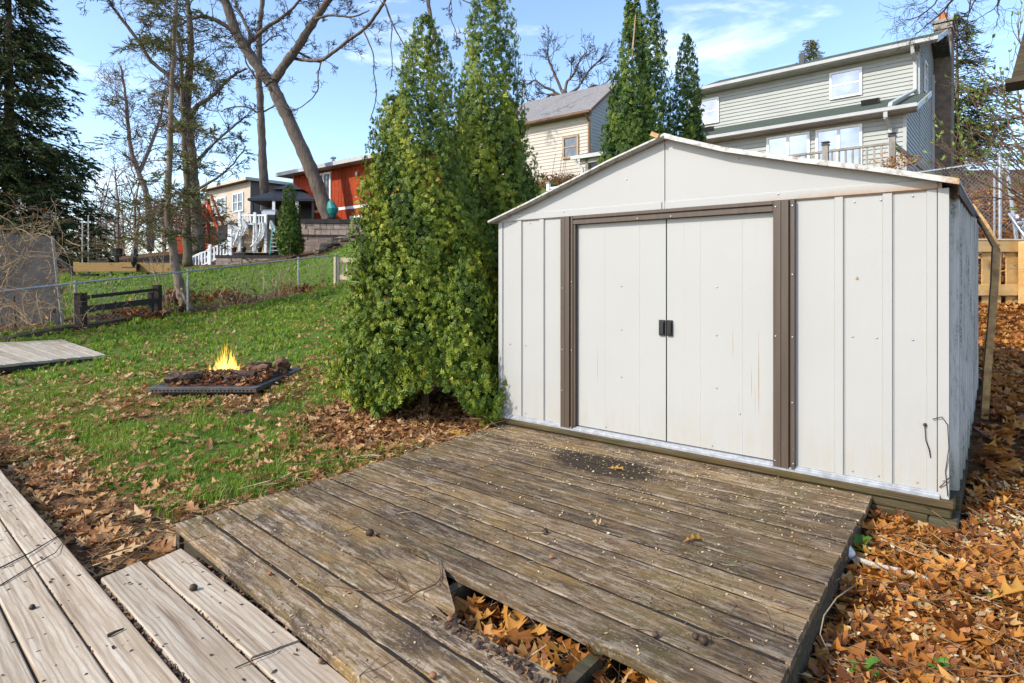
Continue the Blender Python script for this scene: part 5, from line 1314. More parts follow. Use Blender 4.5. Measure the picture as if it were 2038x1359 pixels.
# distant low house
QM = frame(*P(338, 470, 72), 41)
qh = thing('house', 'small pale beige house with white roof edge behind the birch trunk, far left', 'house', QM)
part('wall', MB().box(0, 9, 0, 5, -1.5, 2.6), 'siding_beige', qh); r_ = part('roof', MB().extrude([(-.5, -.6, 2.62), (-.5, 2.5, 3.7), (-.5, 5.6, 2.62), (-.5, 5.6, 2.5), (-.5, 2.5, 3.5), (-.5, -.6, 2.5)], (10, 0, 0)), 'gutter_white', qh)
window(qh, 2.6, 4.0, .6, 1.9, -.02, 1, True, fw=.12, dep=.08)

# red staircase and deck beside the brown house
SMx = frame(*P(432, 470, 48), 41)
st = thing('staircase', 'red-stained wooden outdoor stairs with boxed landing beside the brown house', 'stairs', SMx)
def sb(name, a, b, w, h, mat='red_stain'):
    mb = MB(); mb.bar(a, b, w, h); return part(name, mb, mat, st)
sb('stringer', (-1.6, 0, 2.6), (.9, 0, -.2), .12, .38); sb('stringer', (-2.5, -.9, 2.0), (.1, -.9, -.6), .12, .36)
sb('handrail', (-1.0, 0, 3.3), (1.2, 0, .75), .12, .16)
for i in range(9):
    t = i / 8; x = -1.75 + 2.3 * t; z = 2.3 - 2.55 * t
    part('tread', MB().box(x - .16, x + .16, -.85, -.06, z - .03, z + .03), 'red_stain', st)
for i in range(7):
    x = -1.9 - i * .0; 
for (x, z0, z1) in ((-1.7, -2, 3.2), (-2.6, -2, 2.9), (-3.5, -2, 2.7), (-4.6, -2, 2.6)): part('post', MB().box(x - .1, x + .1, -.1, .1, z0, z1), 'red_stain', st)
part('landing', MB().box(-4.8, -1.4, -.9, 1.2, 1.5, 1.8), 'red_stain', st)
sb('handrail', (-4.7, 0, 2.6), (-1.7, 0, 2.9), .12, .14)
part('box_panel', MB().box(-4.8, -.2, -1.3, -1.1, -2.6, .15), 'red_stain', st); part('box_panel', MB().box(-1.2, .3, -1.75, -1.5, -2.4, -.6), 'red_stain', st)
for i in range(10): part('baluster', MB().box(-4.6 + i * .3, -4.54 + i * .3, -.03, .03, 1.81, 2.55), 'red_stain', st)

dd = P(390, 490, 46.0) - SMx.translation; Rm = Matrix.Rotation(R(41), 3, 'Z')
def wbox(x0, x1, y0, y1, z0, z1):
    mb = MB().box(x0, x1, y0, y1, z0, z1); mb.v = [tuple(Rm @ (Vector(v) + dd)) for v in mb.v]; part('box_panel', mb, 'red_stain', st)
for k in range(4): wbox(-1.95, -.30, 0, .08, -.95 + k * .36, -.95 + k * .36 + .34)
wbox(-2.0, 2.0, -.06, .14, .52, .66); wbox(.35, 1.95, .1, .2, -.35, .45); wbox(.35, 1.6, -.5, -.4, -.9, -.5); wbox(-2.05, -1.85, -.1, .1, -1.2, 2.2); wbox(-.35, -.2, -.1, .1, -1.2, 2.4); wbox(-2.0, -.2, 0, .1, 1.75, 1.92)
# stone terrace with black coping, gazebo, grill, ladder
TM = frame(*P(600, 510, 38.0), -8)
tr = thing('stone_terrace', 'raised stone block terrace with black coping in front of the red house', 'terrace', TM)
part('core', MB().box(-.25, 3.9, .14, 6, -.5, 2.15), 'stone_dark', tr)
rr = random.Random(8)
for row in range(2):                                    # upper band of blocks
    x = 0.0 - (.2 if row else 0)
    while x < 4.0:
        w_ = rr.uniform(.38, .6); d_ = rr.uniform(0, .05)
        part('stone_block', MB().box(max(x, 0) + .01, min(x + w_, 4.1) - .01, -d_, .13, 1.40 + row * .37, 1.40 + row * .37 + .355), 'stone_block', tr, bevel=.015); x += w_
for row in range(8):
    x = .05 - (row % 2) * .3
    while x < 4.0:
        w_ = rr.uniform(.5, 1.1); d_ = rr.uniform(0, .04)
        part('stone_block', MB().box(max(x, .05) + .006, min(x + w_, 4.05) - .006, .06 - d_, .13, -.3 + row * .2, -.3 + row * .2 + .19), 'stone_wall', tr); x += w_
part('coping', MB().box(-.05, 4.0, -.10, 6, 2.152, 2.42), 'stone_dark', tr)
part('ledge', MB().box(-.05, 4.05, -.02, .13, 1.30, 1.39), 'stone_dark', tr)
part('corner_post', MB().box(-.30, -.02, -.02, .12, -.3, 1.30), 'picket_wood', tr)
part('lower_coping', MB().box(-4.9, -.5, -1.1, .6, -.18, .02), 'stone_dark', tr)
for row in range(2):
    x = -4.85
    while x < -1.0:
        w_ = rr.uniform(.6, 1.0); part('stone_block', MB().box(x + .006, min(x + w_, -.95) - .006, -1.1 - rr.uniform(0, .04), -.9, -.60 + row * .21, -.60 + row * .21 + .2), 'stone_wall', tr); x += w_
GM = frame(*P(580, 437, 42.5), -4)
gzb = thing('gazebo', 'black two-tier gazebo roof on posts over the terrace', 'gazebo', GM)
def pyr(x0, x1, y0, y1, z0, x2, x3, y2, y3, z1): return MB().hexa([(x0, y0, z0), (x1, y0, z0), (x1, y1, z0), (x0, y1, z0), (x2, y2, z1), (x3, y2, z1), (x3, y3, z1), (x2, y3, z1)])
part('roof', pyr(-2.35, 2.2, -2, 2, 1.25, -.85, .85, -.75, .75, 1.98), 'gazebo_roof', gzb)
part('vent_roof', pyr(-1.05, 1.05, -.95, .95, 2.06, -.15, .15, -.1, .1, 2.55), 'gazebo_roof', gzb)
part('eave', MB().box(-2.35, 2.2, -2, 2, 1.10, 1.245), 'gazebo_roof', gzb)
for x, y in ((-2.1, -1.8), (2.0, -1.8), (-2.1, 1.8), (2.0, 1.8)): part('post', MB().box(x - .07, x + .07, y - .07, y + .07, -.3, 1.09), 'gazebo_roof', gzb)
part('back_curtain', MB().box(-1.9, 1.9, 1.72, 1.78, -.2, 1.09), 'gazebo_roof', gzb)
for x in (-.62, .95): part('curtain', MB().box(x - .09, x + .09, -1.95, -1.82, -.25, 1.09), 'cloth_white', gzb)
# white balustrade stairs
WM = frame(*P(467, 517, 38.0), 0)
ws = thing('balustrade', 'white plastic balustrade stairs climbing to the terrace', 'railing', WM)
def wbar(name, a, b, w, h): 
    mb = MB(); mb.bar(a, b, w, h, up=(0, 0, 1)); part(name, mb, 'white_plastic', ws)
for y in (0, 1.5):
    wbar('rail', (-2.9, y, .10), (-.3, y, 1.30), .07, .12); wbar('rail', (-2.9, y, -.72), (-.3, y, .48), .07, .10)
    for (x, z) in ((-2.9, -.05), (-.25, 1.2), (-1.6, .55)):
        part('post', MB().box(x - .09, x + .09, y - .09, y + .09, z - .95, z + .45), 'white_plastic', ws)
    for i in range(12):
        x = -2.72 + i * .2; z = .10 + (x + 2.9) * .4615
        part('baluster', MB().box(x - .04, x + .04, y - .03, y + .03, z - .8, z - .05), 'white_plastic', ws)
wbar('rail', (-.25, 1.5, 1.5), (1.2, 1.5, 1.55), .07, .12); wbar('rail', (-.25, 1.5, .75), (1.2, 1.5, .78), .07, .1)
for i in range(6): part('baluster', MB().box(-.1 + i * .2, -.02 + i * .2, 1.47, 1.53, .8, 1.5), 'white_plastic', ws)
for i in range(5):
    part('stair_tread', MB().box(-2.8 + i * .5, -2.3 + i * .5, .1, 1.4, -.95 + i * .24, -.88 + i * .24), 'stone_dark', ws)
# white railing with drapes on the terrace edge
VM = frame(*P(500, 500, 38.5), 0)
dr = thing('pergola', 'white railing frame hung with white drapes above the terrace wall', 'pergola', VM)
part('rail', MB().box(-.75, 1.0, -.05, .05, 2.30, 2.42), 'white_plastic', dr); part('rail', MB().box(-.75, 1.0, -.05, .05, 1.75, 1.82), 'white_plastic', dr)
for x in (-.75, .25, .95): part('post', MB().box(x - .08, x + .08, -.08, .08, -.1, 2.55 if x != .95 else 2.4), 'white_plastic', dr)
for i in range(9): part('baluster', MB().box(-.6 + i * .18, -.54 + i * .18, -.03, .03, 1.83, 2.29), 'white_plastic', dr)
def drape(pts, w0, w1):
    mb = MB(); n = 8; rr = random.Random(str(pts))
    pts = [Vector(p) for p in pts]
    for i in range(len(pts)):
        t = i / (len(pts) - 1); w_ = w0 + (w1 - w0) * math.sin(math.pi * t)
        for k in range(n + 1): mb.v.append((pts[i].x + (k / n - .5) * w_, pts[i].y - .15 + .05 * math.sin(k * 2.4 + t), pts[i].z))
    for i in range(len(pts) - 1):
        for k in range(n): a = i * (n + 1) + k; mb.f.append((a, a + 1, a + n + 2, a + n + 1))
    b = len(mb.v); m_ = [(x, y + .03, z) for x, y, z in mb.v]; fs = [tuple(b + q for q in f[::-1]) for f in mb.f]; mb.v += m_; mb.f += fs
    part('drape', mb, 'cloth_white', dr)
drape([(-1.35, 0, 1.9), (-1.0, 0, 1.4), (-1.15, 0, .9), (-1.3, 0, .2)], .35, .8)
drape([(-.55, 0, 2.1), (-.45, 0, 1.6), (-.6, 0, 1.0)], .3, .6); drape([(.3, 0, 1.85), (.34, 0, 1.3), (.30, 0, .7), (.25, 0, .0)], .25, .35)
drape([(.75, 0, 1.9), (.78, 0, 1.4), (.7, 0, 1.0), (.45, 0, .6), (.1, 0, .3)], .3, .5); drape([(1.35, 0, 2.0), (1.45, 0, 1.5), (1.75, 0, 1.15)], .12, .45)
part('post', MB().box(-1.5, -1.38, -.08, .08, -.1, 1.95), 'white_plastic', dr)
# wooden panels behind the drapes
pn = thing('wood_screen', 'weathered tan wood screen below the drapes on the terrace', 'screen', frame(*P(507, 500, 38.9), 0))
part('back_wall', MB().box(-2.6, 1.5, .32, .6, -.3, 1.74), 'stone_dark', pn)
for i in range(8): part('plank', MB().box(-1.5, 1.25, -.05, .0, -.1 + i * .2, -.1 + i * .2 + .19), 'plain_tan' if i % 3 else 'picket_wood', pn)
part('coping', MB().box(.1, 1.4, -.15, .3, 1.52, 1.75), 'stone_dark', pn)
# ladder, grill, pots
LM = T(P(547, 506, 37.6))
ld = thing('ladder', 'teal stepladder standing against the terrace wall', 'ladder', LM)
mb = MB(); mb.bar((-.32, 0, 0), (-.25, .3, 1.85), .07, .09); part('rail', mb, 'teal_paint', ld)
mb = MB(); mb.bar((.32, 0, 0), (.22, .3, 1.85), .07, .09); part('rail', mb, 'teal_paint', ld)
for i in range(7): part('rung', MB().box(-.29, .29, .02 + i * .04 - .03, .02 + i * .04 + .05, .25 + i * .25 - .03, .25 + i * .25 + .03), 'galvanized', ld)
GR = T(P(538, 447, 39.5))
gl = thing('grill', 'gas grill with silver lid on the terrace beside the ladder', 'grill', GR)
part('cart', MB().box(-.42, .42, -.3, .3, -.1, .62), 'black_metal', gl)
part('lid', MB().extrude([(-.45, -.33, .64), (-.45, -.30, .86), (-.45, -.05, 1.0), (-.45, .28, .96), (-.45, .33, .64)], (.9, 0, 0)), 'galvanized', gl)
part('side_shelf', MB().box(.44, .85, -.25, .25, .58, .64), 'black_metal', gl); part('side_shelf', MB().box(-.85, -.44, -.25, .25, .58, .64), 'black_metal', gl)
for lab, px in (('black plant pot on the terrace ledge, leftmost of the three below the drapes', 466), ('black plant pot on the terrace ledge, middle of the three below the drapes', 485), ('black plant pot on the terrace ledge, rightmost of the three below the drapes', 517)):
    mb = MB(); mb.tube([(0, 0, 0), (0, 0, .2), (0, 0, .3), (0, 0, .32)], [.11, .15, .16, .15], 9); mb.tube([(0, 0, .3), (.01, 0, 1.1)], .012, 4)
    single('plant_pot', mb, 'black_metal', lab, 'pot', T(P(px, 502, 36.9)), group='plant pots on the terrace ledge')
# rock pile at the right end of the terrace
for i, (px, py, r) in enumerate([(640, 497, .30), (652, 490, .35), (668, 484, .42), (684, 478, .38), (660, 500, .25), (677, 497, .28), (694, 488, .4), (630, 503, .2), (698, 470, .3)]):
    mb = MB(); mb.blob((0, 0, .05), (r * 1.2, r * .8, r * .55), 7, 5, .3)
    lab = ['flat brown rock', 'dark rough rock', 'large grey-brown boulder', 'rounded boulder', 'small tan rock', 'broken rock', 'wide boulder', 'tiny rock at the left end', 'top rock'][i] + ' of the rock pile right of the stone terrace'
    single('rock', mb, 'rock', lab, 'rock', T(P(px, py, 34.5 + .2 * (i % 3))), group='rocks piled at the terrace end')

# yellow raised beds, barrel, dark lumber
YM = frame(*P(158, 545, 29), -2)
yb = thing('raised_bed', 'long yellow timber raised bed on legs beyond the wire fence', 'planter', YM)
part('side_board', MB().box(.0, 2.75, -.03, .03, .12, .56), 'yellow_box', yb); part('end_board', MB().box(-.30, -.01, .0, .06, .12, .60), 'yellow_box', yb)
part('side_board', MB().box(-.2, 2.75, 1.1, 1.16, .12, .62), 'yellow_box', yb); part('soil', MB().box(.02, 2.7, .04, 1.08, .3, .5), 'dark_void', yb)
for x in (.3, 1.4, 2.4): part('leg', MB().box(x, x + .1, .05, .15, -.15, .115), 'grey_rail', yb)
part('cover', MB().box(.35, 1.35, .1, .5, .57, .68), 'black_metal', yb)
Y2 = frame(*P(277, 546, 29.5), -2)
yb2 = thing('raised_bed', 'second yellow timber raised bed behind the birch trunk', 'planter', Y2)
part('side_board', MB().box(0, 1.7, -.03, .03, .1, .58), 'yellow_box', yb2); part('end_board', MB().box(0, .06, .05, 1.0, .1, .58), 'yellow_box', yb2); part('cover', MB().box(.2, 1.6, .1, .9, .585, .66), 'black_metal', yb2)
mb = MB(); mb.tube([(0, 0, 0), (0, 0, .35), (0, 0, .36), (0, 0, .75)], [.12, .12, .26, .28], 10); single('smoker', mb, 'black_metal', 'black drum grill standing behind the yellow raised bed', 'grill', T(P(232, 524, 29.6)))
mb = MB(); mb.tube([(0, 0, 0), (0, 0, .25), (.05, 0, .6), (.03, 0, .85)], [.05, .14, .16, .09], 8); mb.box(-.55, .15, -.05, .05, -.05, .0); single('garden_stool', mb, 'black_metal', 'dark garden seat with a bag in front of the raised beds', 'seat', T(P(266, 531, 28.2)))
mb = MB(); mb.bar((0, 0, 0), (-.85, 0, .95), .12, .16); mb.bar((0, 0, 0), (1.0, .2, -.02), .2, .12); single('lumber', mb, 'dark_rail', 'dark leaning timber at the left end of the raised bed', 'timber', T(P(146, 546, 27.5)))
for lab, px, hgt_ in (('thin pale pole left of the drum grill, shorter one', 164, 2.6), ('thin white pole left of the drum grill, taller one', 176, 2.9)):
    mb = MB(); mb.tube([(0, 0, 0), (0, 0, hgt_)], .032, 6); single('pole', mb, 'galvanized', lab, 'pole', T(P(px, 528, 34)), group='poles in the far yard')

# ---------------------------------------------------------------- fences on the left
DG = thing('leaning_panel', 'tall dark grey panel leaning behind the wire fence under the brambles', 'panel', T(P(60, 668, 13.9)))
b0 = P(60, 668, 13.9)
q = [P(-60, 690, 13.5) - b0, P(126, 661, 14.0) - b0, P(104, 470, 14.6) - b0, P(-60, 462, 14.1) - b0]
bk = Vector((-.03, .07, 0)); mb = MB().hexa([q[0], q[1], q[1] + bk, q[0] + bk, q[3], q[2], q[2] + bk, q[3] + bk]); part('sheet', mb, 'panel_grey', DG)
mb = MB(); mb.bar(q[1] + Vector((.02, -.02, 0)), q[2] + Vector((.02, -.02, 0)), .05, .05); part('edge_strip', mb, 'grey_rail', DG)
mb = MB(); mb.bar(P(27, 590, 13.62) - b0, P(32, 675, 13.55) - b0, .05, .03); part('edge_strip', mb, 'black_metal', DG)
CF = thing('chain_link_fence', 'low chain link fence with a thin top rail across the back of the lawn', 'fence', T((0, 0, 0)))
fpts = [(-60, 590, 11.9), (0, 580, 12.4), (150, 563, 13.6), (375, 540, 16.4), (594, 515, 20.2), (668, 508, 21.8)]
top = [P(*p) for p in fpts]
mb = MB(); mb.tube(top, .024, 7); part('top_rail', mb, 'galvanized', CF)
for (px, py, Y) in ((594, 515, 20.2), (374, 541, 16.4), (150, 564, 13.6), (668, 509, 21.8)):
    p = P(px, py, Y); mb = MB(); mb.tube([(p.x, p.y, g1(p.x, p.y) - .1), (p.x, p.y, p.z + .03)], .03, 7); mb.blob((p.x, p.y, p.z + .04), .035, 7, 5, 0); part('post', mb, 'galvanized', CF)
mb = MB()
for a, b in zip(top, top[1:]):
    n = int((b - a).length / .11)
    for i in range(n):
        for dirn in (1, -1):
            t0 = i / n; p0 = a.lerp(b, t0); h = p0.z - g1(p0.x, p0.y); t1 = t0 + dirn * h / (b - a).length
            if t1 < 0 or t1 > 1:
                tc_ = max(0, min(1, t1)); fr = abs(tc_ - t0) * (b - a).length / h
            else: tc_, fr = t1, 1
            if fr < .03: continue
            p1 = a.lerp(b, tc_); p1.z = p0.z + (p1.z - p0.z) - h * fr
            mb.tube([p0, p1], .0009, 3, cap=False)
part('mesh', mb, 'galvanized', CF, kind='stuff')
# dark two-rail barrier in front of the wire fence
RB = thing('rail_fence', 'short dark two-rail wooden barrier beside the wire fence', 'fence', T(P(160, 645, 13.1)))
b0 = P(160, 645, 13.1)
def rbar(name, a, b, w, h):
    mb = MB(); mb.bar(P(*a) - b0, P(*b) - b0, w, h); part(name, mb, 'dark_rail', RB)
rbar('post', (161, 650, 13.1), (160, 583, 13.1), .17, .17); rbar('post', (313, 618, 14.6), (313, 567, 14.6), .15, .15); rbar('post', (300, 622, 14.4), (300, 582, 14.4), .10, .10)
rbar('rail', (158, 593, 13.0), (312, 576, 14.5), .05, .075); rbar('rail', (158, 617, 13.0), (312, 598, 14.5), .05, .14)
mb = MB()
pp = [(-60, 702, 11.6), (0, 683, 12.0), (60, 672, 12.6), (120, 662, 13.0), (190, 650, 13.8), (260, 638, 14.8), (330, 627, 16.0), (380, 616, 17.0)]
c_ = [P(px, py - 4, Y) for px, py, Y in pp]; rr = random.Random(4)
mb.tube([c + Vector((0, rr.uniform(-.05, .05), rr.uniform(-.03, .03))) for c in c_], [.09, .10, .11, .10, .10, .10, .09, .08], 7)
single('landscape_timber', mb, 'rim_wood', 'rotten mossy timber edging along the foot of the wire fence', 'edging')
# picket gate
PG = thing('picket_fence', 'new light picket fence section between the wire fence and the arborvitae', 'fence', T(P(670, 567, 21.9)))
part('post', MB().box(-.09, .09, -.08, .08, -.15, 1.05), 'picket_wood', PG)
part('rail', MB().box(.095, 3.2, -.05, .0, .84, 1.02), 'picket_wood', PG); part('rail', MB().box(.095, 3.2, -.05, .0, .20, .38), 'picket_wood', PG)
for i in range(16): part('picket', MB().box(.15 + i * .19, .25 + i * .19, .002, .03, .02, .98), 'picket_wood', PG)
# wooden fence on the right
b0 = P(1990, 615, 9.6); WF = thing('wooden_fence', 'yellow-stained board fence at the foot of the leaf-covered bank', 'fence', frame(b0.x, b0.y, b0.z, -4))
part('rail', MB().box(-1.6, 2.4, -.04, .0, .93, 1.12), 'new_fence', WF, bevel=.006); part('rail', MB().box(-1.6, 2.4, -.04, .0, .22, .40), 'new_fence', WF, bevel=.006)
x = -1.5
for w_ in (.30, .28, .32, .32, .30, .34, .30, .28, .30): 
    if x > 2.2: break
    part('fence_board', MB().box(x, x + w_, .003, .025, .0, 1.02), 'new_fence', WF); x += w_ + .10
part('post', MB().box(.265, .42, -.16, -.045, .02, 1.10), 'new_fence', WF, bevel=.01); part('cap_rail', MB().box(-1.6, 2.4, -.05, .03, 1.122, 1.145), 'picket_wood', WF)
part('post_base', MB().box(.25, .43, -.17, -.04, -.14, .015), 'white_rock', WF)
# chain link on the bank
R0, R1, R2 = P(1780, 350, 12.6), P(1990, 320, 10.9), P(2120, 285, 10.2)
RC = thing('chain_link_fence', 'galvanised chain link fence and gate posts on the bank right of the shed', 'fence', T((0, 0, 0)))
mb = MB(); mb.tube([R0, R1], .022, 8); part('top_rail', mb, 'galvanized', RC); mb = MB(); mb.tube([P(1960, 305, 11.5), P(2100, 272, 11.3)], .022, 8); part('top_rail', mb, 'galvanized', RC)
for (px, py, Y, r) in ((1990, 312, 10.9, .032), (1979, 335, 11.2, .022), (2003, 330, 10.6, .032), (1800, 347, 12.4, .028), (2036, 440, 10.2, .03)):
    p = P(px, py, Y); mb = MB(); mb.tube([(p.x + (.09 if px == 2003 else 0), p.y - (.25 if px == 2003 else 0), g1(p.x, p.y) - .2), p], r, 9); mb.blob(p + Vector((0, 0, .02)), r * 1.25, 8, 6, 0); part('post', mb, 'galvanized', RC)
mb = MB(); mb.tube([P(2008, 425, 10.4), P(2040, 470, 10.1), P(2075, 500, 10.0)], .026, 8); mb.tube([P(2012, 390, 10.4), P(2090, 375, 10.1)], .02, 8); part('brace', mb, 'galvanized', RC)
mb = MB(); mb.blob(P(2024, 432, 10.2), .05, 7, 5, .2); mb.blob(P(2030, 445, 10.1), .045, 7, 5, .2); part('gate_latch', mb, 'galvanized', RC)
mb = MB()
def chain(a, b, h, step):
    Ln = (b - a).length; n = int(Ln / step)
    for i in range(-int(h / step), n + 1):
        for dirn in (1, -1):
            s0 = i * step if dirn == 1 else i * step + h
            pts = []
            for (s, zz) in ((s0, 0.0), (s0 + dirn * h, -h)): pts.append((s, zz))
            (sa, za), (sb_, zb) = pts
            lo, hi = 0.0, 1.0
            for bound in (0.0, Ln):
                pass
            def tt(s): return (s - sa) / (sb_ - sa)
            t0, t1 = sorted((tt(0), tt(Ln))); t0 = max(0, t0); t1 = min(1, t1)
            if t1 <= t0: continue
            q = []
            for t in (t0, t1):
                s = sa + (sb_ - sa) * t; p = a.lerp(b, max(0, min(1, s / Ln))); q.append(p + Vector((0, 0, za + (zb - za) * t)))
            mb.tube(q, .0024, 3, cap=False)
chain(R0, R1, 1.25, .075); chain(R1, R2, 1.3, .075)
part('mesh', mb, 'galvanized', RC, kind='stuff')
# mossy shingle-sided nest box hanging at the right border
b0 = P(2018, 165, 2.6); BX = thing('birdhouse', 'mossy wooden nest box at the upper right border', 'birdhouse', frame(b0.x, b0.y, b0.z, 41))
part('body', MB().hexa([(-.01, 0, .02), (.30, 0, .02), (.30, .14, .02), (-.01, .14, .02), (.085, 0, .46), (.30, 0, .46), (.30, .14, .46), (.085, .14, .46)]), 'rim_wood', BX)
part('floor', MB().box(-.03, .32, -.02, .15, 0, .019), 'rim_wood', BX); part('roof', MB().box(.06, .33, -.03, .17, .462, .485), 'rim_wood', BX)
mb = MB(); mb.tube([(.22, .16, -.6), (.22, .16, .3)], .02, 6); part('pole', mb, 'twig_dark', BX)

# ---------------------------------------------------------------- trees
RMIN = .0012
def grow(mb, p, d, Lg, r, depth, rr, wob=.28, up=.05, kids=(3, 5), ang=(.5, 1.0), shrink=.58, stats=None):
    n = 5 if depth > 0 else 4; pts = [p]; d = d.normalized(); dirs = [d]
    for i in range(n):
        d = (d + Vector((rr.gauss(0, wob), rr.gauss(0, wob), rr.gauss(0, wob) + up)) * .55).normalized()
        pts.append(pts[-1] + d * (Lg / n)); dirs.append(d)
    mb.tube(pts, [max(RMIN, r * (1 - .72 * i / n)) for i in range(n + 1)], 5 if r > .03 else 3, cap=False)
    if depth <= 0: return
    for k in range(rr.randint(*kids)):
        t = rr.uniform(.22, 1.0); i = min(n - 1, int(t * n)); q = pts[i].lerp(pts[i + 1], t * n - i)
        dd = dirs[i]; side_ = dd.cross(Vector((rr.gauss(0, 1), rr.gauss(0, 1), rr.gauss(0, 1))))
        if side_.length < 1e-4: continue
        side_.normalize(); a = rr.uniform(*ang)
        grow(mb, q, dd * math.cos(a) + side_ * math.sin(a), Lg * shrink * rr.uniform(.6, 1.15), r * (.75 - .3 * t) * .75, depth - 1, rr, wob, up, kids, ang, shrink)
def smooth_path(pts, rad, sub=4, jit=0.0, rr=rnd):
    out, ro = [], []
    for i in range(len(pts) - 1):
        p0, p1, p2, p3 = pts[max(0, i-1)], pts[i], pts[i+1], pts[min(len(pts)-1, i+2)]
        for k in range(sub):
            t = k / sub
            q = .5 * ((2*p1) + (p2-p0)*t + (2*p0-5*p1+4*p2-p3)*t*t + (3*p1-p0-3*p2+p3)*t**3)
            if jit: q = q + Vector((rr.gauss(0, jit), rr.gauss(0, jit), rr.gauss(0, jit)))
            out.append(q); ro.append(rad[i] + (rad[i+1] - rad[i]) * t)
    out.append(pts[-1]); ro.append(rad[-1]); return out, ro
TWD = 1.35
def limb(mb, pix, Y, rpx, tw=None, dens=1.0, L=1.4, depth=2, rr=rnd, dY=0.0, n=8, tmin=.15, up=.05, jit=.012):
    """main limb along photo pixels at about Y metres; side branches go into tw"""
    pts = []; rad = []
    for i, (x, y) in enumerate(pix):
        yy = Y + dY * i / max(1, len(pix) - 1); pts.append(P(x, y, yy)); rad.append((rpx[0] + (rpx[1] - rpx[0]) * i / max(1, len(pix) - 1)) / F * yy)
    sp_, sr = smooth_path(pts, rad, 5, jit, rr); sr = [q * rr.uniform(.91, 1.10) for q in sr]
    mb.tube(sp_, sr, n)
    if tw is not None:
        tot = sum((a - b).length for a, b in zip(sp_, sp_[1:])); k = int(tot * dens * TWD)
        for _ in range(k):
            t = rr.uniform(tmin, 1.0); i = min(len(sp_) - 2, int(t * (len(sp_) - 1))); dd = (sp_[i+1] - sp_[i]).normalized()
            s = dd.cross(Vector((rr.gauss(0, 1), rr.gauss(0, .7), rr.gauss(0, 1)))); 
            if s.length < 1e-4: continue
            s.normalize(); a = rr.uniform(.5, 1.15)
            grow(tw, sp_[i], dd * math.cos(a) + s * math.sin(a), L * rr.uniform(.5, 1.2), min(sr[i] * .5, .012 * L + .012), depth, rr, .32, up)
def tree(name, label, cat='tree', at=None, group=None): return thing(name, label, cat, T(at or (0, 0, 0)), group)
def fin(root, mb, tw, bark_, twig_='twig_dark'):
    o = root.matrix_basis.translation
    for b in (mb, tw):
        b.v = [(v[0] - o.x, v[1] - o.y, v[2] - o.z) for v in b.v]
    part('trunk', mb, bark_, root, smooth=True); part('crown', tw, twig_, root, kind='stuff')

# large leaning tree
RMIN = .011
rr = random.Random(101); t1 = tree('bare_tree', 'large leaning bare tree forking high above the terrace', at=P(652, 445, 40.5)); mb, tw = MB(), MB()
Y = 40.5
limb(mb, [(656, 440), (640, 395), (622, 345), (598, 290), (572, 232), (549, 185), (541, 165)], Y, (14.5, 11.5), tw, .25, 1.3, 2, rr, n=10, tmin=.75)
limb(mb, [(541, 168), (520, 142), (497, 108), (476, 76), (462, 40), (450, 5), (438, -40), (425, -90)], Y, (11, 7.5), tw, .8, 1.7, 3, rr, -1)
limb(mb, [(541, 168), (563, 134), (588, 100), (610, 66), (628, 38), (645, 12), (668, -20), (690, -60)], Y, (9.5, 6), tw, .8, 1.7, 3, rr, -2)
limb(mb, [(480, 82), (455, 55), (430, 40), (405, 33), (380, 38), (358, 50), (335, 62)], Y, (5, 2), tw, 1.1, 1.6, 3, rr, -2)
limb(mb, [(494, 112), (497, 70), (485, 40), (470, 10), (462, -20)], Y, (3.5, 2), tw, 1.1, 1.4, 3, rr, 1)
limb(mb, [(496, 85), (530, 55), (560, 35), (590, 8), (612, -20)], Y, (4.2, 2.2), tw, 1.1, 1.5, 3, rr, -1)
limb(mb, [(584, 116), (612, 120), (642, 118), (668, 100), (700, 75), (724, 59), (748, 30), (766, 0), (790, -60)], Y, (3.4, 3.2), tw, .7, 1.3, 3, rr, -6)
limb(mb, [(588, 100), (620, 118), (640, 125)], Y, (3, 1.5), tw, .8, 1.0, 2, rr)
limb(mb, [(724, 62), (742, 105), (744, 145), (749, 188), (741, 225), (736, 240)], 36.5, (1.6, .8), tw, 1.5, .5, 1, rr, 0, 5)
limb(mb, [(764, 4), (778, 40), (790, 65), (808, 95)], 35, (2.2, 1.0), tw, 1.5, .8, 2, rr, 0, 5)
limb(mb, [(780, 42), (778, 90), (781, 130), (776, 160)], 35, (1.4, .7), tw, 1.5, .6, 1, rr, 0, 5)
limb(mb, [(640, 118), (633, 150), (632, 180), (610, 205), (585, 218), (560, 208)], 40, (1.5, .8), tw, 1.4, .7, 2, rr, 0, 5)
limb(mb, [(628, 38), (660, 30), (700, 34), (735, 20)], 38.5, (2.8, 1.2), tw, 1.2, 1.2, 3, rr, -1, 6)
limb(mb, [(845, -50), (852, 0), (859, 50), (868, 90), (876, 125)], 30, (4.4, 3.0), tw, .3, .8, 2, rr, 0, 7)
limb(mb, [(960, -60), (930, -20), (902, -5), (893, 20), (906, 60), (914, 85)], 26, (1.6, .8), tw, 1.8, .6, 2, rr, 0, 5)
limb(mb, [(900, -10), (935, 6), (955, 20), (975, 25)], 26, (1.4, .7), tw, 1.6, .5, 1, rr, 0, 5)
limb(mb, [(690, -60), (740, -80), (800, -70), (845, -50), (900, -70), (960, -60)], 38.5, (6, 3), None, rr=rr, dY=-11)
fin(t1, mb, tw, 'bark_grey')
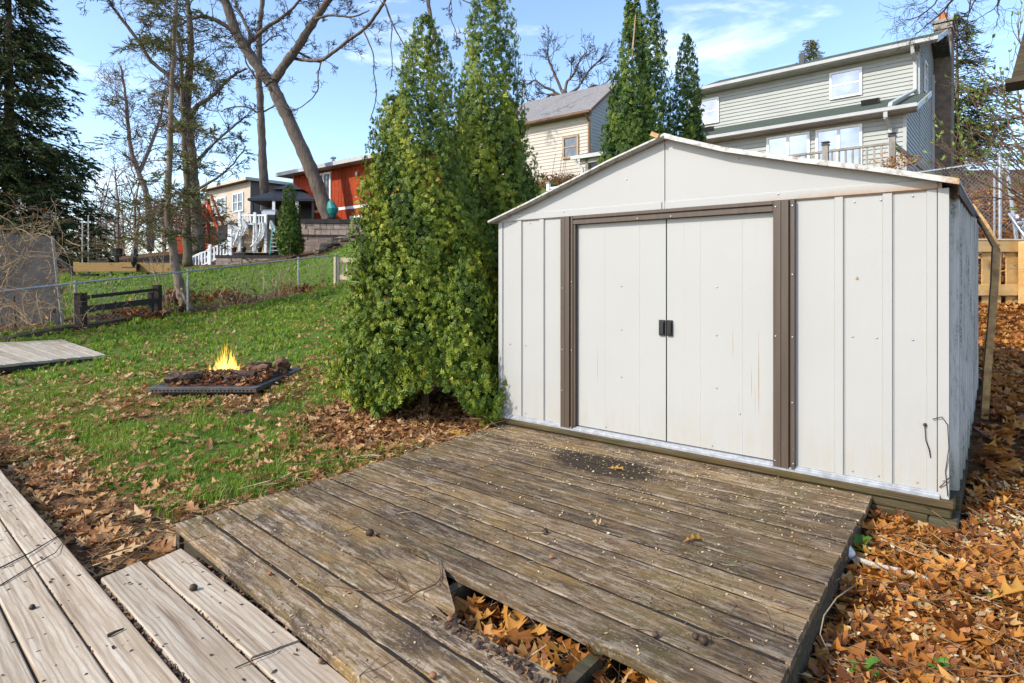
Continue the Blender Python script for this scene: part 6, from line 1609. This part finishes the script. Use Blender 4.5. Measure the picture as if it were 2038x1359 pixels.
# straight trunk left of it
rr = random.Random(102); t2 = tree('bare_tree', 'tall straight bare trunk rising behind the gazebo roof', at=P(530, 445, 46)); mb, tw = MB(), MB()
limb(mb, [(531, 440), (527, 390), (523, 320), (521, 260), (518, 200), (515, 160), (516, 100), (516, 60), (520, 25), (523, -20), (522, -80)], 46, (9, 3.6), tw, .5, 1.2, 3, rr, n=9, tmin=.45)
limb(mb, [(518, 228), (495, 214), (468, 212), (445, 218)], 46, (2, .9), tw, 1.2, .8, 2, rr, 0, 5); limb(mb, [(519, 225), (545, 212), (570, 205)], 46, (2, .9), tw, 1.2, .8, 2, rr, 0, 5)
limb(mb, [(517, 165), (503, 145), (490, 125), (488, 110)], 46, (2.6, 1.2), tw, 1.2, .9, 2, rr, 0, 5); limb(mb, [(516, 95), (540, 75), (560, 70)], 46, (2, 1), tw, 1.2, .9, 2, rr, 0, 5)
fin(t2, mb, tw, 'bark_grey')
# thick tree with spreading limbs left of the stairs
rr = random.Random(103); t3 = tree('bare_tree', 'stout bare tree with a long limb reaching right, before the red stairs', at=P(393, 478, 31)); mb, tw = MB(), MB()
limb(mb, [(396, 500), (392, 450), (387, 390), (383, 330), (378, 280), (373, 240), (372, 200), (376, 150), (380, 100), (378, 50), (374, 5), (368, -60)], 31, (12, 3.5), tw, .8, 1.9, 3, rr, n=9, tmin=.3)
limb(mb, [(378, 235), (392, 212), (410, 200), (430, 184), (447, 165), (468, 148), (490, 136)], 31, (5, 2.2), tw, 1.3, 1.4, 3, rr, -1, 7)
limb(mb, [(374, 210), (355, 180), (335, 150), (300, 120), (275, 80), (240, 35), (222, 10), (205, -20)], 31, (5, 2.2), tw, 1.2, 1.4, 3, rr, -2, 7)
limb(mb, [(380, 300), (355, 250), (330, 205), (300, 170)], 31, (4, 1.5), tw, 1.2, 1.6, 3, rr, 2, 6); limb(mb, [(384, 330), (420, 290), (455, 260), (490, 230)], 31, (3.5, 1.2), tw, 1.8, 1.3, 3, rr, 1, 6)
limb(mb, [(388, 380), (430, 355), (465, 325), (490, 290)], 31, (3, 1), tw, 1.6, 1.2, 3, rr, -1, 6)
fin(t3, mb, tw, 'bark_grey')
rr = random.Random(104); t3b = tree('bare_tree', 'slender brown trunk just left of the stout bare tree', at=P(372, 520, 29)); mb, tw = MB(), MB()
limb(mb, [(374, 530), (372, 470), (371, 420), (372, 360), (368, 300), (366, 240), (362, 180), (360, 120), (352, 60)], 29, (9, 2), tw, 1.5, 1.3, 3, rr, n=8, tmin=.35)
fin(t3b, mb, tw, 'bark_brown')
rr = random.Random(105); t3c = tree('bare_tree', 'curving bare tree far behind, left of the birch-like trunk', at=P(296, 480, 44)); mb, tw = MB(), MB()
limb(mb, [(300, 500), (298, 430), (290, 380), (275, 340), (262, 300), (255, 250), (250, 190), (240, 130)], 44, (7, 1.8), tw, 1.4, 2.2, 3, rr, n=7, tmin=.3)
limb(mb, [(276, 345), (300, 290), (320, 230), (330, 170)], 44, (4, 1.2), tw, 1.5, 1.9, 3, rr, 2, 6)
fin(t3c, mb, tw, 'bark_far', 'bark_far')

RMIN = .0045
# sparse old pine by the fence: pale trunk, drooping half-bare branches with tufts
rr = random.Random(106); b0 = P(364, 607, 16.6); t4 = tree('pine_tree', 'thin pale-barked pine with sparse drooping branches at the wire fence', at=b0); mb, tw = MB(), MB()
tp = [(368, 612), (360, 580), (349, 530), (341, 480), (335, 430), (334, 380), (338, 300), (340, 220), (343, 140), (347, 70), (350, 5), (352, -60)]
limb(mb, tp, 16.6, (9.5, 2.5), None, rr=rr, n=9); TUF = []
limb(mb, [(341, 600), (348, 575)], 16.6, (3, 2), None, rr=rr, n=5); limb(mb, [(385, 618), (370, 598), (360, 575)], 16.5, (4, 3), None, rr=rr, n=5)
tpts = [P(x, y, 16.6) for x, y in tp]
for k in range(96):
    t = rr.uniform(.27, 1.0); i = min(len(tpts) - 2, int(t * (len(tpts) - 1))); p = tpts[i].lerp(tpts[i+1], t * (len(tpts) - 1) - i)
    an = rr.uniform(0, 6.28); Lb = rr.uniform(.9, 2.3) * (1.12 - .45 * t); d0 = Vector((math.cos(an), math.sin(an) * .8, 0))
    pts = [p]; z = p.z
    for s in range(1, 7):
        u = s / 6; pts.append(p + d0 * Lb * u + Vector((rr.gauss(0, .03), rr.gauss(0, .03), Lb * (.16 * u - .42 * u * u) + (t - .5) * .25 * u)))
    tw.tube(pts, [.014, .012, .010, .008, .006, .004, .002], 4, cap=False)
    for s in range(1, 7):
        for m_ in range(2):
            dd = Vector((d0.x + rr.gauss(0, .8), d0.y + rr.gauss(0, .8), rr.uniform(-.5, .15)))
            grow(tw, pts[s], dd, Lb * rr.uniform(.14, .34), .0045, 1, rr, .25, -.05, (2, 4))
    green = rr.random() < .55
    for s in range(2, 7):
        if green and rr.random() < .9:
            for m_ in range(7): TUF.append((pts[s] + Vector((rr.gauss(0, .10), rr.gauss(0, .10), rr.gauss(.01, .06))), d0))
fin(t4, mb, tw, 'bark_pale', 'twig_brown')
def needles(seed, n=12, l=1.0, w=.035, flat=.5):
    r = random.Random(seed); v, f, ti = [], [], []
    for i in range(n):
        t = r.uniform(0, .8); a = r.uniform(.3, 1.0); ph = r.uniform(0, 6.28); ln = l * r.uniform(.25, .5); o = len(v); c = r.uniform(-.2, .2)
        p = np.array((t, 0, 0.)); q = p + ln * np.array((math.cos(a), math.sin(a) * math.cos(ph), math.sin(a) * math.sin(ph) * flat)); s = np.array((0, w * math.sin(ph + 1), w * math.cos(ph + 1))) * 1.0
        v += [p - s, p + s, q]; f.append((o, o+1, o+2)); ti += [c - .1, c - .1, c + .15]
    return np.array(v), np.array(f), np.array(ti)
NEED = [needles(i, 15, 1.0, .055) for i in range(4)]
pos = np.array([tuple(p - b0) for p, d in TUF]); ax = np.array([tuple(d) for p, d in TUF]) + RN.normal(0, .5, (len(TUF), 3))
link('needles', scatter('needles', NEED, pos, ax, tilt_up(len(pos), .3), .26 * RN.uniform(.6, 1.2, len(pos)), RN.random(len(pos))), 'pine_tuft', t4)

# spruces
def spruce(label, base, H, Rb, n, size, mat, seed, droop=.35, bare=.0, z0=.06, name='spruce_tree', keep=None, dn=4.2):
    rr = random.Random(seed); root = thing(name, label, 'tree', T(base)); mb = MB()
    mb.tube([(0, 0, -.3), (0, 0, H * .5), (0, 0, H)], [H * .018, H * .011, .01], 8); tw = MB(); pos, ax, ti = [], [], []
    for k in range(n):
        t = rr.random() ** 1.25; z = H * (z0 + (1 - z0) * t) ; an = rr.uniform(0, 6.28); Lb = Rb * (1 - t) ** .8 * rr.uniform(.65, 1.12) + .05
        d0 = Vector((math.cos(an), math.sin(an), 0)); sd_ = Vector((-d0.y, d0.x, 0)); pts = []
        for s in range(6):
            u = s / 5; pts.append(Vector((0, 0, z)) + d0 * Lb * u + Vector((0, 0, Lb * (-droop * u + .28 * droop * u * u * 1.4 + (.25 * t * u)))))
        tw.tube(pts, [.012 + Lb * .008 * (1 - s / 5) for s in range(6)], 3, cap=False)
        m_ = max(4, int(Lb / size * dn))
        if rr.random() < bare: continue
        for q in range(m_):
            u = rr.uniform(.15, 1.0); i = min(4, int(u * 5)); p = pts[i].lerp(pts[i+1], u * 5 - i)
            wd = Lb * .24 * (1.05 - u) + size * .3
            s = rr.uniform(-1, 1); p = p + sd_ * wd * s + Vector((0, 0, -abs(rr.gauss(0, .28)) * size * 1.6))
            pos.append(tuple(p)); a = d0 * rr.uniform(.4, 1) + sd_ * s * .8 + Vector((0, 0, rr.uniform(-.95, .10))); ax.append(tuple(a)); ti.append(min(1, max(0, .25 + .5 * u + rr.gauss(0, .22))))
    part('trunk', mb, 'bark_brown', root, smooth=True); part('branches', tw, 'twig_brown', root, kind='stuff')
    pos = np.array(pos); ax = np.array(ax)
    if keep is not None: k = keep(pos); pos, ax, ti = pos[k], ax[k], np.array(ti)[k]
    link('needles', scatter('needles', NEED, pos, ax, tilt_up(len(pos), .5), size * RN.uniform(.7, 1.3, len(pos)), np.array(ti)), mat, root)
spruce('large dark spruce filling the upper left corner behind the brambles', P(18, 505, 37), 21.6, 5.8, 480, .82, 'spruce_needle', 41, .42, z0=.03)
spruce('blue-green spruce with bare drooping branches right of the brick chimney', P(1905, 330, 32), 8.4, 3.3, 330, .42, 'spruce_needle', 43, .2, .15, dn=2.6)
spruce('conifer top showing above the roof of the sage grey house', P(1612, 250, 42), 6.1, 1.9, 240, .42, 'pine_tuft', 44, -.25, name='conifer_tree')

# bare tree behind the cream house
RMIN = .014
rr = random.Random(107); t5 = tree('bare_tree', 'pollarded bare tree behind the cream house roof', at=P(1140, 330, 42)); mb, tw = MB(), MB()
limb(mb, [(1140, 330), (1135, 260), (1128, 205), (1122, 180)], 42, (8, 6), None, rr=rr)
for pth_ in ([(1122, 195), (1100, 180), (1082, 172), (1064, 160), (1050, 168)], [(1122, 190), (1105, 150), (1092, 120), (1090, 95)], [(1124, 190), (1128, 165), (1140, 150), (1150, 128), (1165, 105)], [(1126, 190), (1150, 175), (1165, 150), (1182, 130), (1205, 110)], [(1128, 195), (1160, 185), (1180, 170), (1195, 172), (1215, 165)], [(1120, 195), (1096, 188), (1078, 205), (1058, 195)]):
    limb(mb, pth_, 42, (3.2, 1.1), tw, 2.2, 1.5, 2, rr, n=6, tmin=.3, up=.12)
fin(t5, mb, tw, 'bark_grey', 'twig_dark')

RMIN = .02
# far wood: many thin bare trees that read as one mass
rr = random.Random(108); mb = MB()
for i in range(46):
    px = rr.uniform(-140, 430); Y = rr.uniform(52, 88); p = P(px, rr.uniform(505, 530), Y); h = rr.uniform(6, 11)
    if px > 330: h *= .8
    mb.tube([p + Vector((0, 0, -1.5)), p + Vector((rr.gauss(0, .3), 0, h * .5)), p + Vector((rr.gauss(0, .5), 0, h))], [.16, .1, .02], 4, cap=False)
    for k in range(9): grow(mb, p + Vector((0, 0, h * rr.uniform(.05, .8))), Vector((rr.gauss(0, 1), rr.gauss(0, 1), rr.uniform(.2, 1.4))), h * rr.uniform(.2, .38), .06, 2, rr, .3, .05, (2, 4))
stuff('far_wood', mb.mesh('far_wood'), 'bark_far', 'hazy brown wood of bare trees beyond the far yard at the left', 'wood')
# brush along the far edge so the wood has a base
xy = np.stack([RN.uniform(-75, -12, 2200), RN.uniform(46, 62, 2200)], 1); k = xy[:, 0] < -.40 * xy[:, 1]; xy = xy[k]
lay('undergrowth', STEM, xy, RN.random(len(xy)) * 1.6, 1.6 * RN.uniform(.5, 1.2, len(xy)), RN.random(len(xy)) * .5, 'straw', 'brown undergrowth at the foot of the far wood', 'undergrowth', 1.2)

RMIN = .0015
# ---------------------------------------------------------------- brambles, shrubs, stems
rr = random.Random(109); b0 = P(40, 640, 11.6); root = thing('bramble_bush', 'tangle of arching dry tan bramble canes at the left border', 'bush', T(b0)); mb = MB(); tips = []
for k in range(120):
    lowc = k < 34
    x0 = rr.uniform(-2.4, .8 if lowc else .35); y0 = rr.uniform(-.3, 1.0); p = Vector((x0, y0, -.05 if lowc else rr.uniform(.9, 2.3) - .35 * max(0, x0 + .3))); an = rr.uniform(0, 6.28)
    d = Vector((rr.gauss(0, .35), rr.gauss(0, .3), 1)) if lowc else Vector((math.cos(an), .5 * math.sin(an), rr.uniform(-.4, .8)))
    ax_ = Vector((rr.gauss(0, .4), rr.gauss(0, 1), rr.gauss(0, .4))).normalized(); cv = rr.uniform(.08, .34) * rr.choice((1, -1)); st_ = rr.uniform(.13, .26); pts = [p]
    for s_ in range(9):
        d = (d.normalized() + ax_.cross(d).normalized() * cv + Vector((rr.gauss(0, .1), rr.gauss(0, .1), rr.gauss(-.02 if lowc else -.03, .1)))).normalized(); pts.append(pts[-1] + d * st_)
    if max(q.x for q in pts) > 1.25 or max(q.z for q in pts) > 2.75: continue
    mb.tube(pts, [.0085 * (1 - .7 * s_ / 9) for s_ in range(10)], 4, cap=False)
    for s_ in range(2, 10):
        for m_ in range(1): grow(mb, pts[s_], Vector((rr.gauss(0, 1), rr.gauss(0, .6), rr.uniform(-.9, .7))), rr.uniform(.15, .5), .0035, 1, rr, .45, -.06, (1, 3))
        if rr.random() < .3: tips.append(tuple(pts[s_] + Vector((rr.gauss(0, .06), rr.gauss(0, .06), rr.gauss(0, .06)))))
part('canes', mb, 'twig_tan', root, kind='stuff')
tips = np.array(tips); link('leaves', scatter('leaves', OAKF, tips, rdir(len(tips)), tilt_up(len(tips), 1.0), .09, RN.random(len(tips)) * .6 + .2), 'oak_leaf', root)
# dry weed stems along the wire fence
mb = MB(); rr = random.Random(110)
for k in range(230):
    t = rr.random(); q = FA + (FB - FA) * t; x, y = q[0] + rr.gauss(.18, .25), q[1] - abs(rr.gauss(0, .25)); z = g1(x, y); h = rr.uniform(.25, 1.0)
    lx, ly = rr.gauss(0, .22), rr.gauss(0, .12)
    mb.tube([(x, y, z), (x + lx * .3, y + ly * .3, z + h * .5), (x + lx, y + ly, z + h * rr.uniform(.8, 1))], [.007, .005, .003], 3, cap=False)
    if rr.random() < .35: mb.blob((x + lx, y + ly, z + h * .95), (.03, .03, .05), 5, 4, .4)
stuff('dry_weeds', mb.mesh('dry_weeds'), 'twig_tan', 'dry tan weed stalks standing along the wire fence', 'weeds')
mb = MB(); rr = random.Random(111)
for (px, py, Y, h) in ((330, 628, 15.9, 2.6), (322, 628, 15.7, 2.0), (545, 590, 19.3, 1.6), (640, 575, 21.0, 1.4), (524, 592, 19.2, 1.2), (555, 590, 19.5, 1.1)):
    p = P(px, py, Y)
    for k in range(3): grow(mb, p, Vector((rr.gauss(0, .25), rr.gauss(0, .2), 1)), h * rr.uniform(.7, 1), .014, 1, rr, .14, .1, (3, 6), (.3, .8), .4)
stuff('dry_saplings', mb.mesh('dry_saplings'), 'twig_tan', 'thin leafless saplings growing along the wire fence', 'saplings')
# reddish dead leaf piles at the foot of the fence
pts = []
for (px, py, Y, n_) in ((352, 592, 17.2, 380), (445, 590, 18.6, 260), (600, 577, 20.4, 200), (270, 622, 15.2, 240)):
    c = np.array(P(px, py, Y)); pts.append(c + RN.normal(0, 1, (n_, 3)) * np.array((.38, .3, .11)))
pts = np.concatenate(pts); stuff('leaf_litter', scatter('leaf_litter', OAKF, pts, rdir(len(pts)), tilt_up(len(pts), .9), .16, RN.random(len(pts)) * .45), 'oak_leaf', 'dark red-brown leaf heaps against the wire fence', 'leaves')
# dead hedge by the cream house
rr = random.Random(112); b0 = P(1112, 372, 23.5); root = thing('dead_hedge', 'rust-brown dried clipped hedge in front of the cream house', 'hedge', T(b0)); mb = MB()
for k in range(160):
    x = rr.uniform(-.75, .75); grow(mb, Vector((x, rr.uniform(-.4, .4), -.6)), Vector((rr.gauss(0, .4), rr.gauss(0, .4), 1)), rr.uniform(.7, 1.15), .008, 1, rr, .3, .1, (2, 4))
for (x, h) in ((-.28, 1.35), (.02, 1.5), (.12, 1.3), (.2, 1.4)): mb.tube([(x, 0, .3), (x + .08, 0, h * .7), (x + .16, 0, h)], [.012, .01, .006], 4)
part('stems', mb, 'twig_brown', root)
n_ = 1500; pp = np.stack([RN.uniform(-.85, .85, n_), RN.uniform(-.5, .5, n_), RN.uniform(-.6, .48, n_)], 1)
link('leaves', scatter('leaves', CHIP, pp, rdir(n_), tilt_up(n_, 1), .10, RN.random(n_)), 'dead_hedge', root)
# dead leaves and small shrubs around the far deck corner
n_ = 150; c = np.array(P(1782, 322, 14.6)); pp = c + RN.normal(0, 1, (n_, 3)) * np.array((.26, .15, .11)); root = thing('dry_shrub', 'small shrub with tan withered leaves before the grey deck rail', 'shrub', T(tuple(c - np.array((0, 0, .5)))))
mb = MB(); rr = random.Random(113)
for k in range(26): grow(mb, Vector((rr.gauss(0, .15), rr.gauss(0, .1), -.3)), Vector((rr.gauss(0, .6), rr.gauss(0, .4), 1)), rr.uniform(.4, .7), .008, 1, rr, .25, .1, (2, 4))
part('stems', mb, 'twig_brown', root); link('leaves', scatter('leaves', OAKF, pp - c + np.array((0, 0, .5)), rdir(n_), tilt_up(n_, 1), .11, RN.random(n_)), 'lawn_leaf', root)

# budding shrub arching in from the right border
rr = random.Random(114); b0 = P(2085, 420, 3.9); root = thing('budding_shrub', 'leafing shrub with arching brown stems and pale green buds at the right border', 'shrub', T((b0.x, b0.y, g1(b0.x, b0.y)))); ro = root.matrix_basis.translation; mb = MB(); buds = []
def cane(pix, Y, r0, dens=5.0, L=.28, dY=0):
    pts = [P(x, y, Y + dY * i / (len(pix) - 1)) for i, (x, y) in enumerate(pix)]; s, q = smooth_path(pts, [r0 * (1 - .75 * i / (len(pix) - 1)) for i in range(len(pix))], 4, .004, rr)
    mb.tube(s, q, 5); tot = sum((a - b).length for a, b in zip(s, s[1:])); buds.append((s[-1], (s[-1] - s[-3]).normalized()))
    for _ in range(int(tot * dens)):
        t = rr.uniform(.1, 1); i = min(len(s) - 2, int(t * (len(s) - 1))); dd = (s[i+1] - s[i]).normalized(); sdv = dd.cross(Vector((rr.gauss(0, 1), rr.gauss(0, 1), rr.gauss(0, 1)))).normalized(); a = rr.uniform(.4, 1.0); v = dd * math.cos(a) + sdv * math.sin(a) + Vector((0, 0, .25))
        Lt = L * rr.uniform(.4, 1.1); p = s[i]; q2 = [p]; v = v.normalized()
        for k in range(4): v = (v + Vector((rr.gauss(0, .16), rr.gauss(0, .16), rr.gauss(.05, .16)))).normalized(); q2.append(q2[-1] + v * Lt / 4)
        mb.tube(q2, [q[i] * .5, .0024, .002, .0016, .0013], 4, cap=False); buds.append((q2[-1], v))
        if rr.random() < .6: buds.append((q2[2], (v + sdv).normalized()))
for c_ in ([(2110, 440), (2040, 408), (1990, 378), (1935, 355), (1885, 340), (1850, 322)], [(2100, 430), (2030, 400), (1960, 392), (1915, 398)], [(2100, 400), (2040, 345), (1998, 300), (1985, 250), (1965, 215)], [(2090, 380), (2020, 310), (1985, 272), (1955, 232), (1930, 190), (1905, 160)], [(2080, 360), (2030, 300), (2010, 250), (2000, 200), (1998, 160)], [(2100, 420), (2000, 370), (1940, 320), (1900, 300), (1870, 275)],
           [(2110, 320), (2050, 260), (2030, 210), (2026, 150), (2022, 90)], [(2090, 340), (2060, 250), (2020, 215), (1985, 185), (1960, 165)], [(2110, 440), (2030, 395), (1980, 350), (1930, 300), (1890, 262), (1865, 262)], [(2100, 420), (2045, 390), (2008, 345), (1968, 322), (1920, 318)], [(2110, 300), (2055, 240), (2015, 232), (1975, 240)], [(2090, 290), (2050, 190), (2032, 120), (2028, 60), (2034, 10)]):
    cane(c_, 3.7 + rr.uniform(-.35, .7), .0065, 9, .24)
for k in range(16):
    x0, y0_ = 2100, rr.uniform(230, 440); x1 = rr.uniform(1860, 2020); y1 = y0_ - rr.uniform(20, 190)
    cane([(x0, y0_), (x0 * .6 + x1 * .4 + rr.uniform(-20, 20), y0_ * .6 + y1 * .4 + rr.uniform(-18, 18)), (x0 * .25 + x1 * .75, y0_ * .3 + y1 * .7 + rr.uniform(-15, 15)), (x1, y1)], 4.0 + rr.uniform(-.2, 1.4), .0050, 8, .24)
mb.tube([(0, 0, -.1) + ro if False else ro + Vector((0, 0, -.1)), ro + Vector((0, 0, .6)), P(2110, 440, 3.9), P(2110, 300, 3.9)], [.022, .02, .016, .01], 6)
mb.v = [(v[0] - ro.x, v[1] - ro.y, v[2] - ro.z) for v in mb.v]; part('stems', mb, 'twig_brown', root)
pos, ax, tt = [], [], []
for p, d in buds:
    for k in range(rr.randint(2, 4)): pos.append(tuple(p - ro)); a = d + Vector((rr.gauss(0, .5), rr.gauss(0, .5), rr.gauss(.1, .4))); ax.append(tuple(a)); tt.append(rr.random())
def budleaf(seed):
    r = random.Random(seed); v = [(0, 0, 0), (.35, .2, .05), (.4, 0, -.02), (.35, -.2, .05), (.75, .16, .12), (.8, 0, .06), (.75, -.16, .12), (1.05, 0, .22)]
    return np.array(v), np.array([(0, 2, 1), (0, 3, 2), (1, 2, 5), (1, 5, 4), (2, 3, 6), (2, 6, 5), (4, 5, 7), (5, 6, 7)])
BUD = [budleaf(0)]; pos = np.array(pos); ax = np.array(ax)
link('buds', scatter('buds', BUD, pos, ax, tilt_up(len(pos), .8), .033 * RN.uniform(.5, 1.2, len(pos)), np.array(tt)), 'bud_leaf', root)['kind'] = 'stuff'
# fine hanging twigs of a tree overhead, upper right
rr = random.Random(115); Yt = 7.0; b0 = P(2080, -160, Yt); t6 = thing('overhanging_branch', 'fine dark leafless twigs hanging into the upper right of the sky', 'branch', T(b0)); mb, tw = MB(), MB()
limb(mb, [(2400, -260), (2250, -190), (2080, -150), (1980, -90), (1930, -30), (1895, 0), (1875, 25), (1838, 55), (1822, 68)], Yt, (5, .6), tw, 3.0, .34, 2, rr, 0, 6, .45, -.05, .004)
limb(mb, [(2080, -150), (1960, -100), (1880, -25), (1860, 8), (1835, 28), (1810, 38), (1785, 42)], Yt, (2.4, .4), tw, 3.0, .30, 2, rr, 0, 5, .5, -.05, .004)
limb(mb, [(2000, -110), (1960, -60), (1935, -5), (1925, 25), (1900, 45), (1885, 52)], Yt, (2, .45), tw, 3.0, .26, 2, rr, 0, 5, .5, -.05, .004)
limb(mb, [(1960, -60), (1945, -10), (1928, 28), (1926, 55), (1916, 78)], Yt, (1.6, .4), tw, 2.5, .22, 2, rr, 0, 5, .5, -.05, .004)
limb(mb, [(2080, -150), (2040, -80), (1992, -10), (1982, 14), (1955, 32), (1935, 48)], Yt, (2, .4), tw, 2.5, .25, 2, rr, 0, 5, .5, -.05, .004)
limb(mb, [(1992, -10), (1985, 15), (1988, 30), (1982, 50)], Yt, (1.4, .5), tw, 2.5, .2, 1, rr, 0, 4, .3, .0, .004)
limb(mb, [(1960, -100), (1890, -60), (1862, -20), (1846, 0), (1824, 10), (1805, 8)], Yt, (1.6, .4), tw, 3, .25, 2, rr, 0, 4, .5, -.05, .004)
q_ = P(2400, -260, Yt); mb.tube([Vector((q_.x + .5, q_.y + .3, g1(q_.x + .5, q_.y + .3) - .2)), Vector((q_.x + .45, q_.y + .3, 3.2)), q_ + Vector((.15, .1, .1)), q_ + Vector((0, 0, 2.2))], [.2, .15, .1, .05], 8)
o = t6.matrix_basis.translation
for b in (mb, tw): b.v = [(v[0] - o.x, v[1] - o.y, v[2] - o.z) for v in b.v]
part('limb', mb, 'twig_dark', t6, smooth=True); part('twigs', tw, 'twig_dark', t6)
# dead twigs at the foot of the slope
rr = random.Random(116); mb = MB()
for k in range(170):
    y = rr.uniform(9.9, 15.5); x = y * rr.uniform(.72, .95); z = g1(x, y); grow(mb, Vector((x, y, z)), Vector((rr.gauss(0, .7), rr.gauss(0, .5), 1)), rr.uniform(.4, 1.9), .008, 1, rr, .3, .05, (2, 4))
stuff('dry_weeds', mb.mesh('dry_weeds'), 'twig_brown', 'leafless stems and twigs on the bank behind the wooden fence', 'weeds')
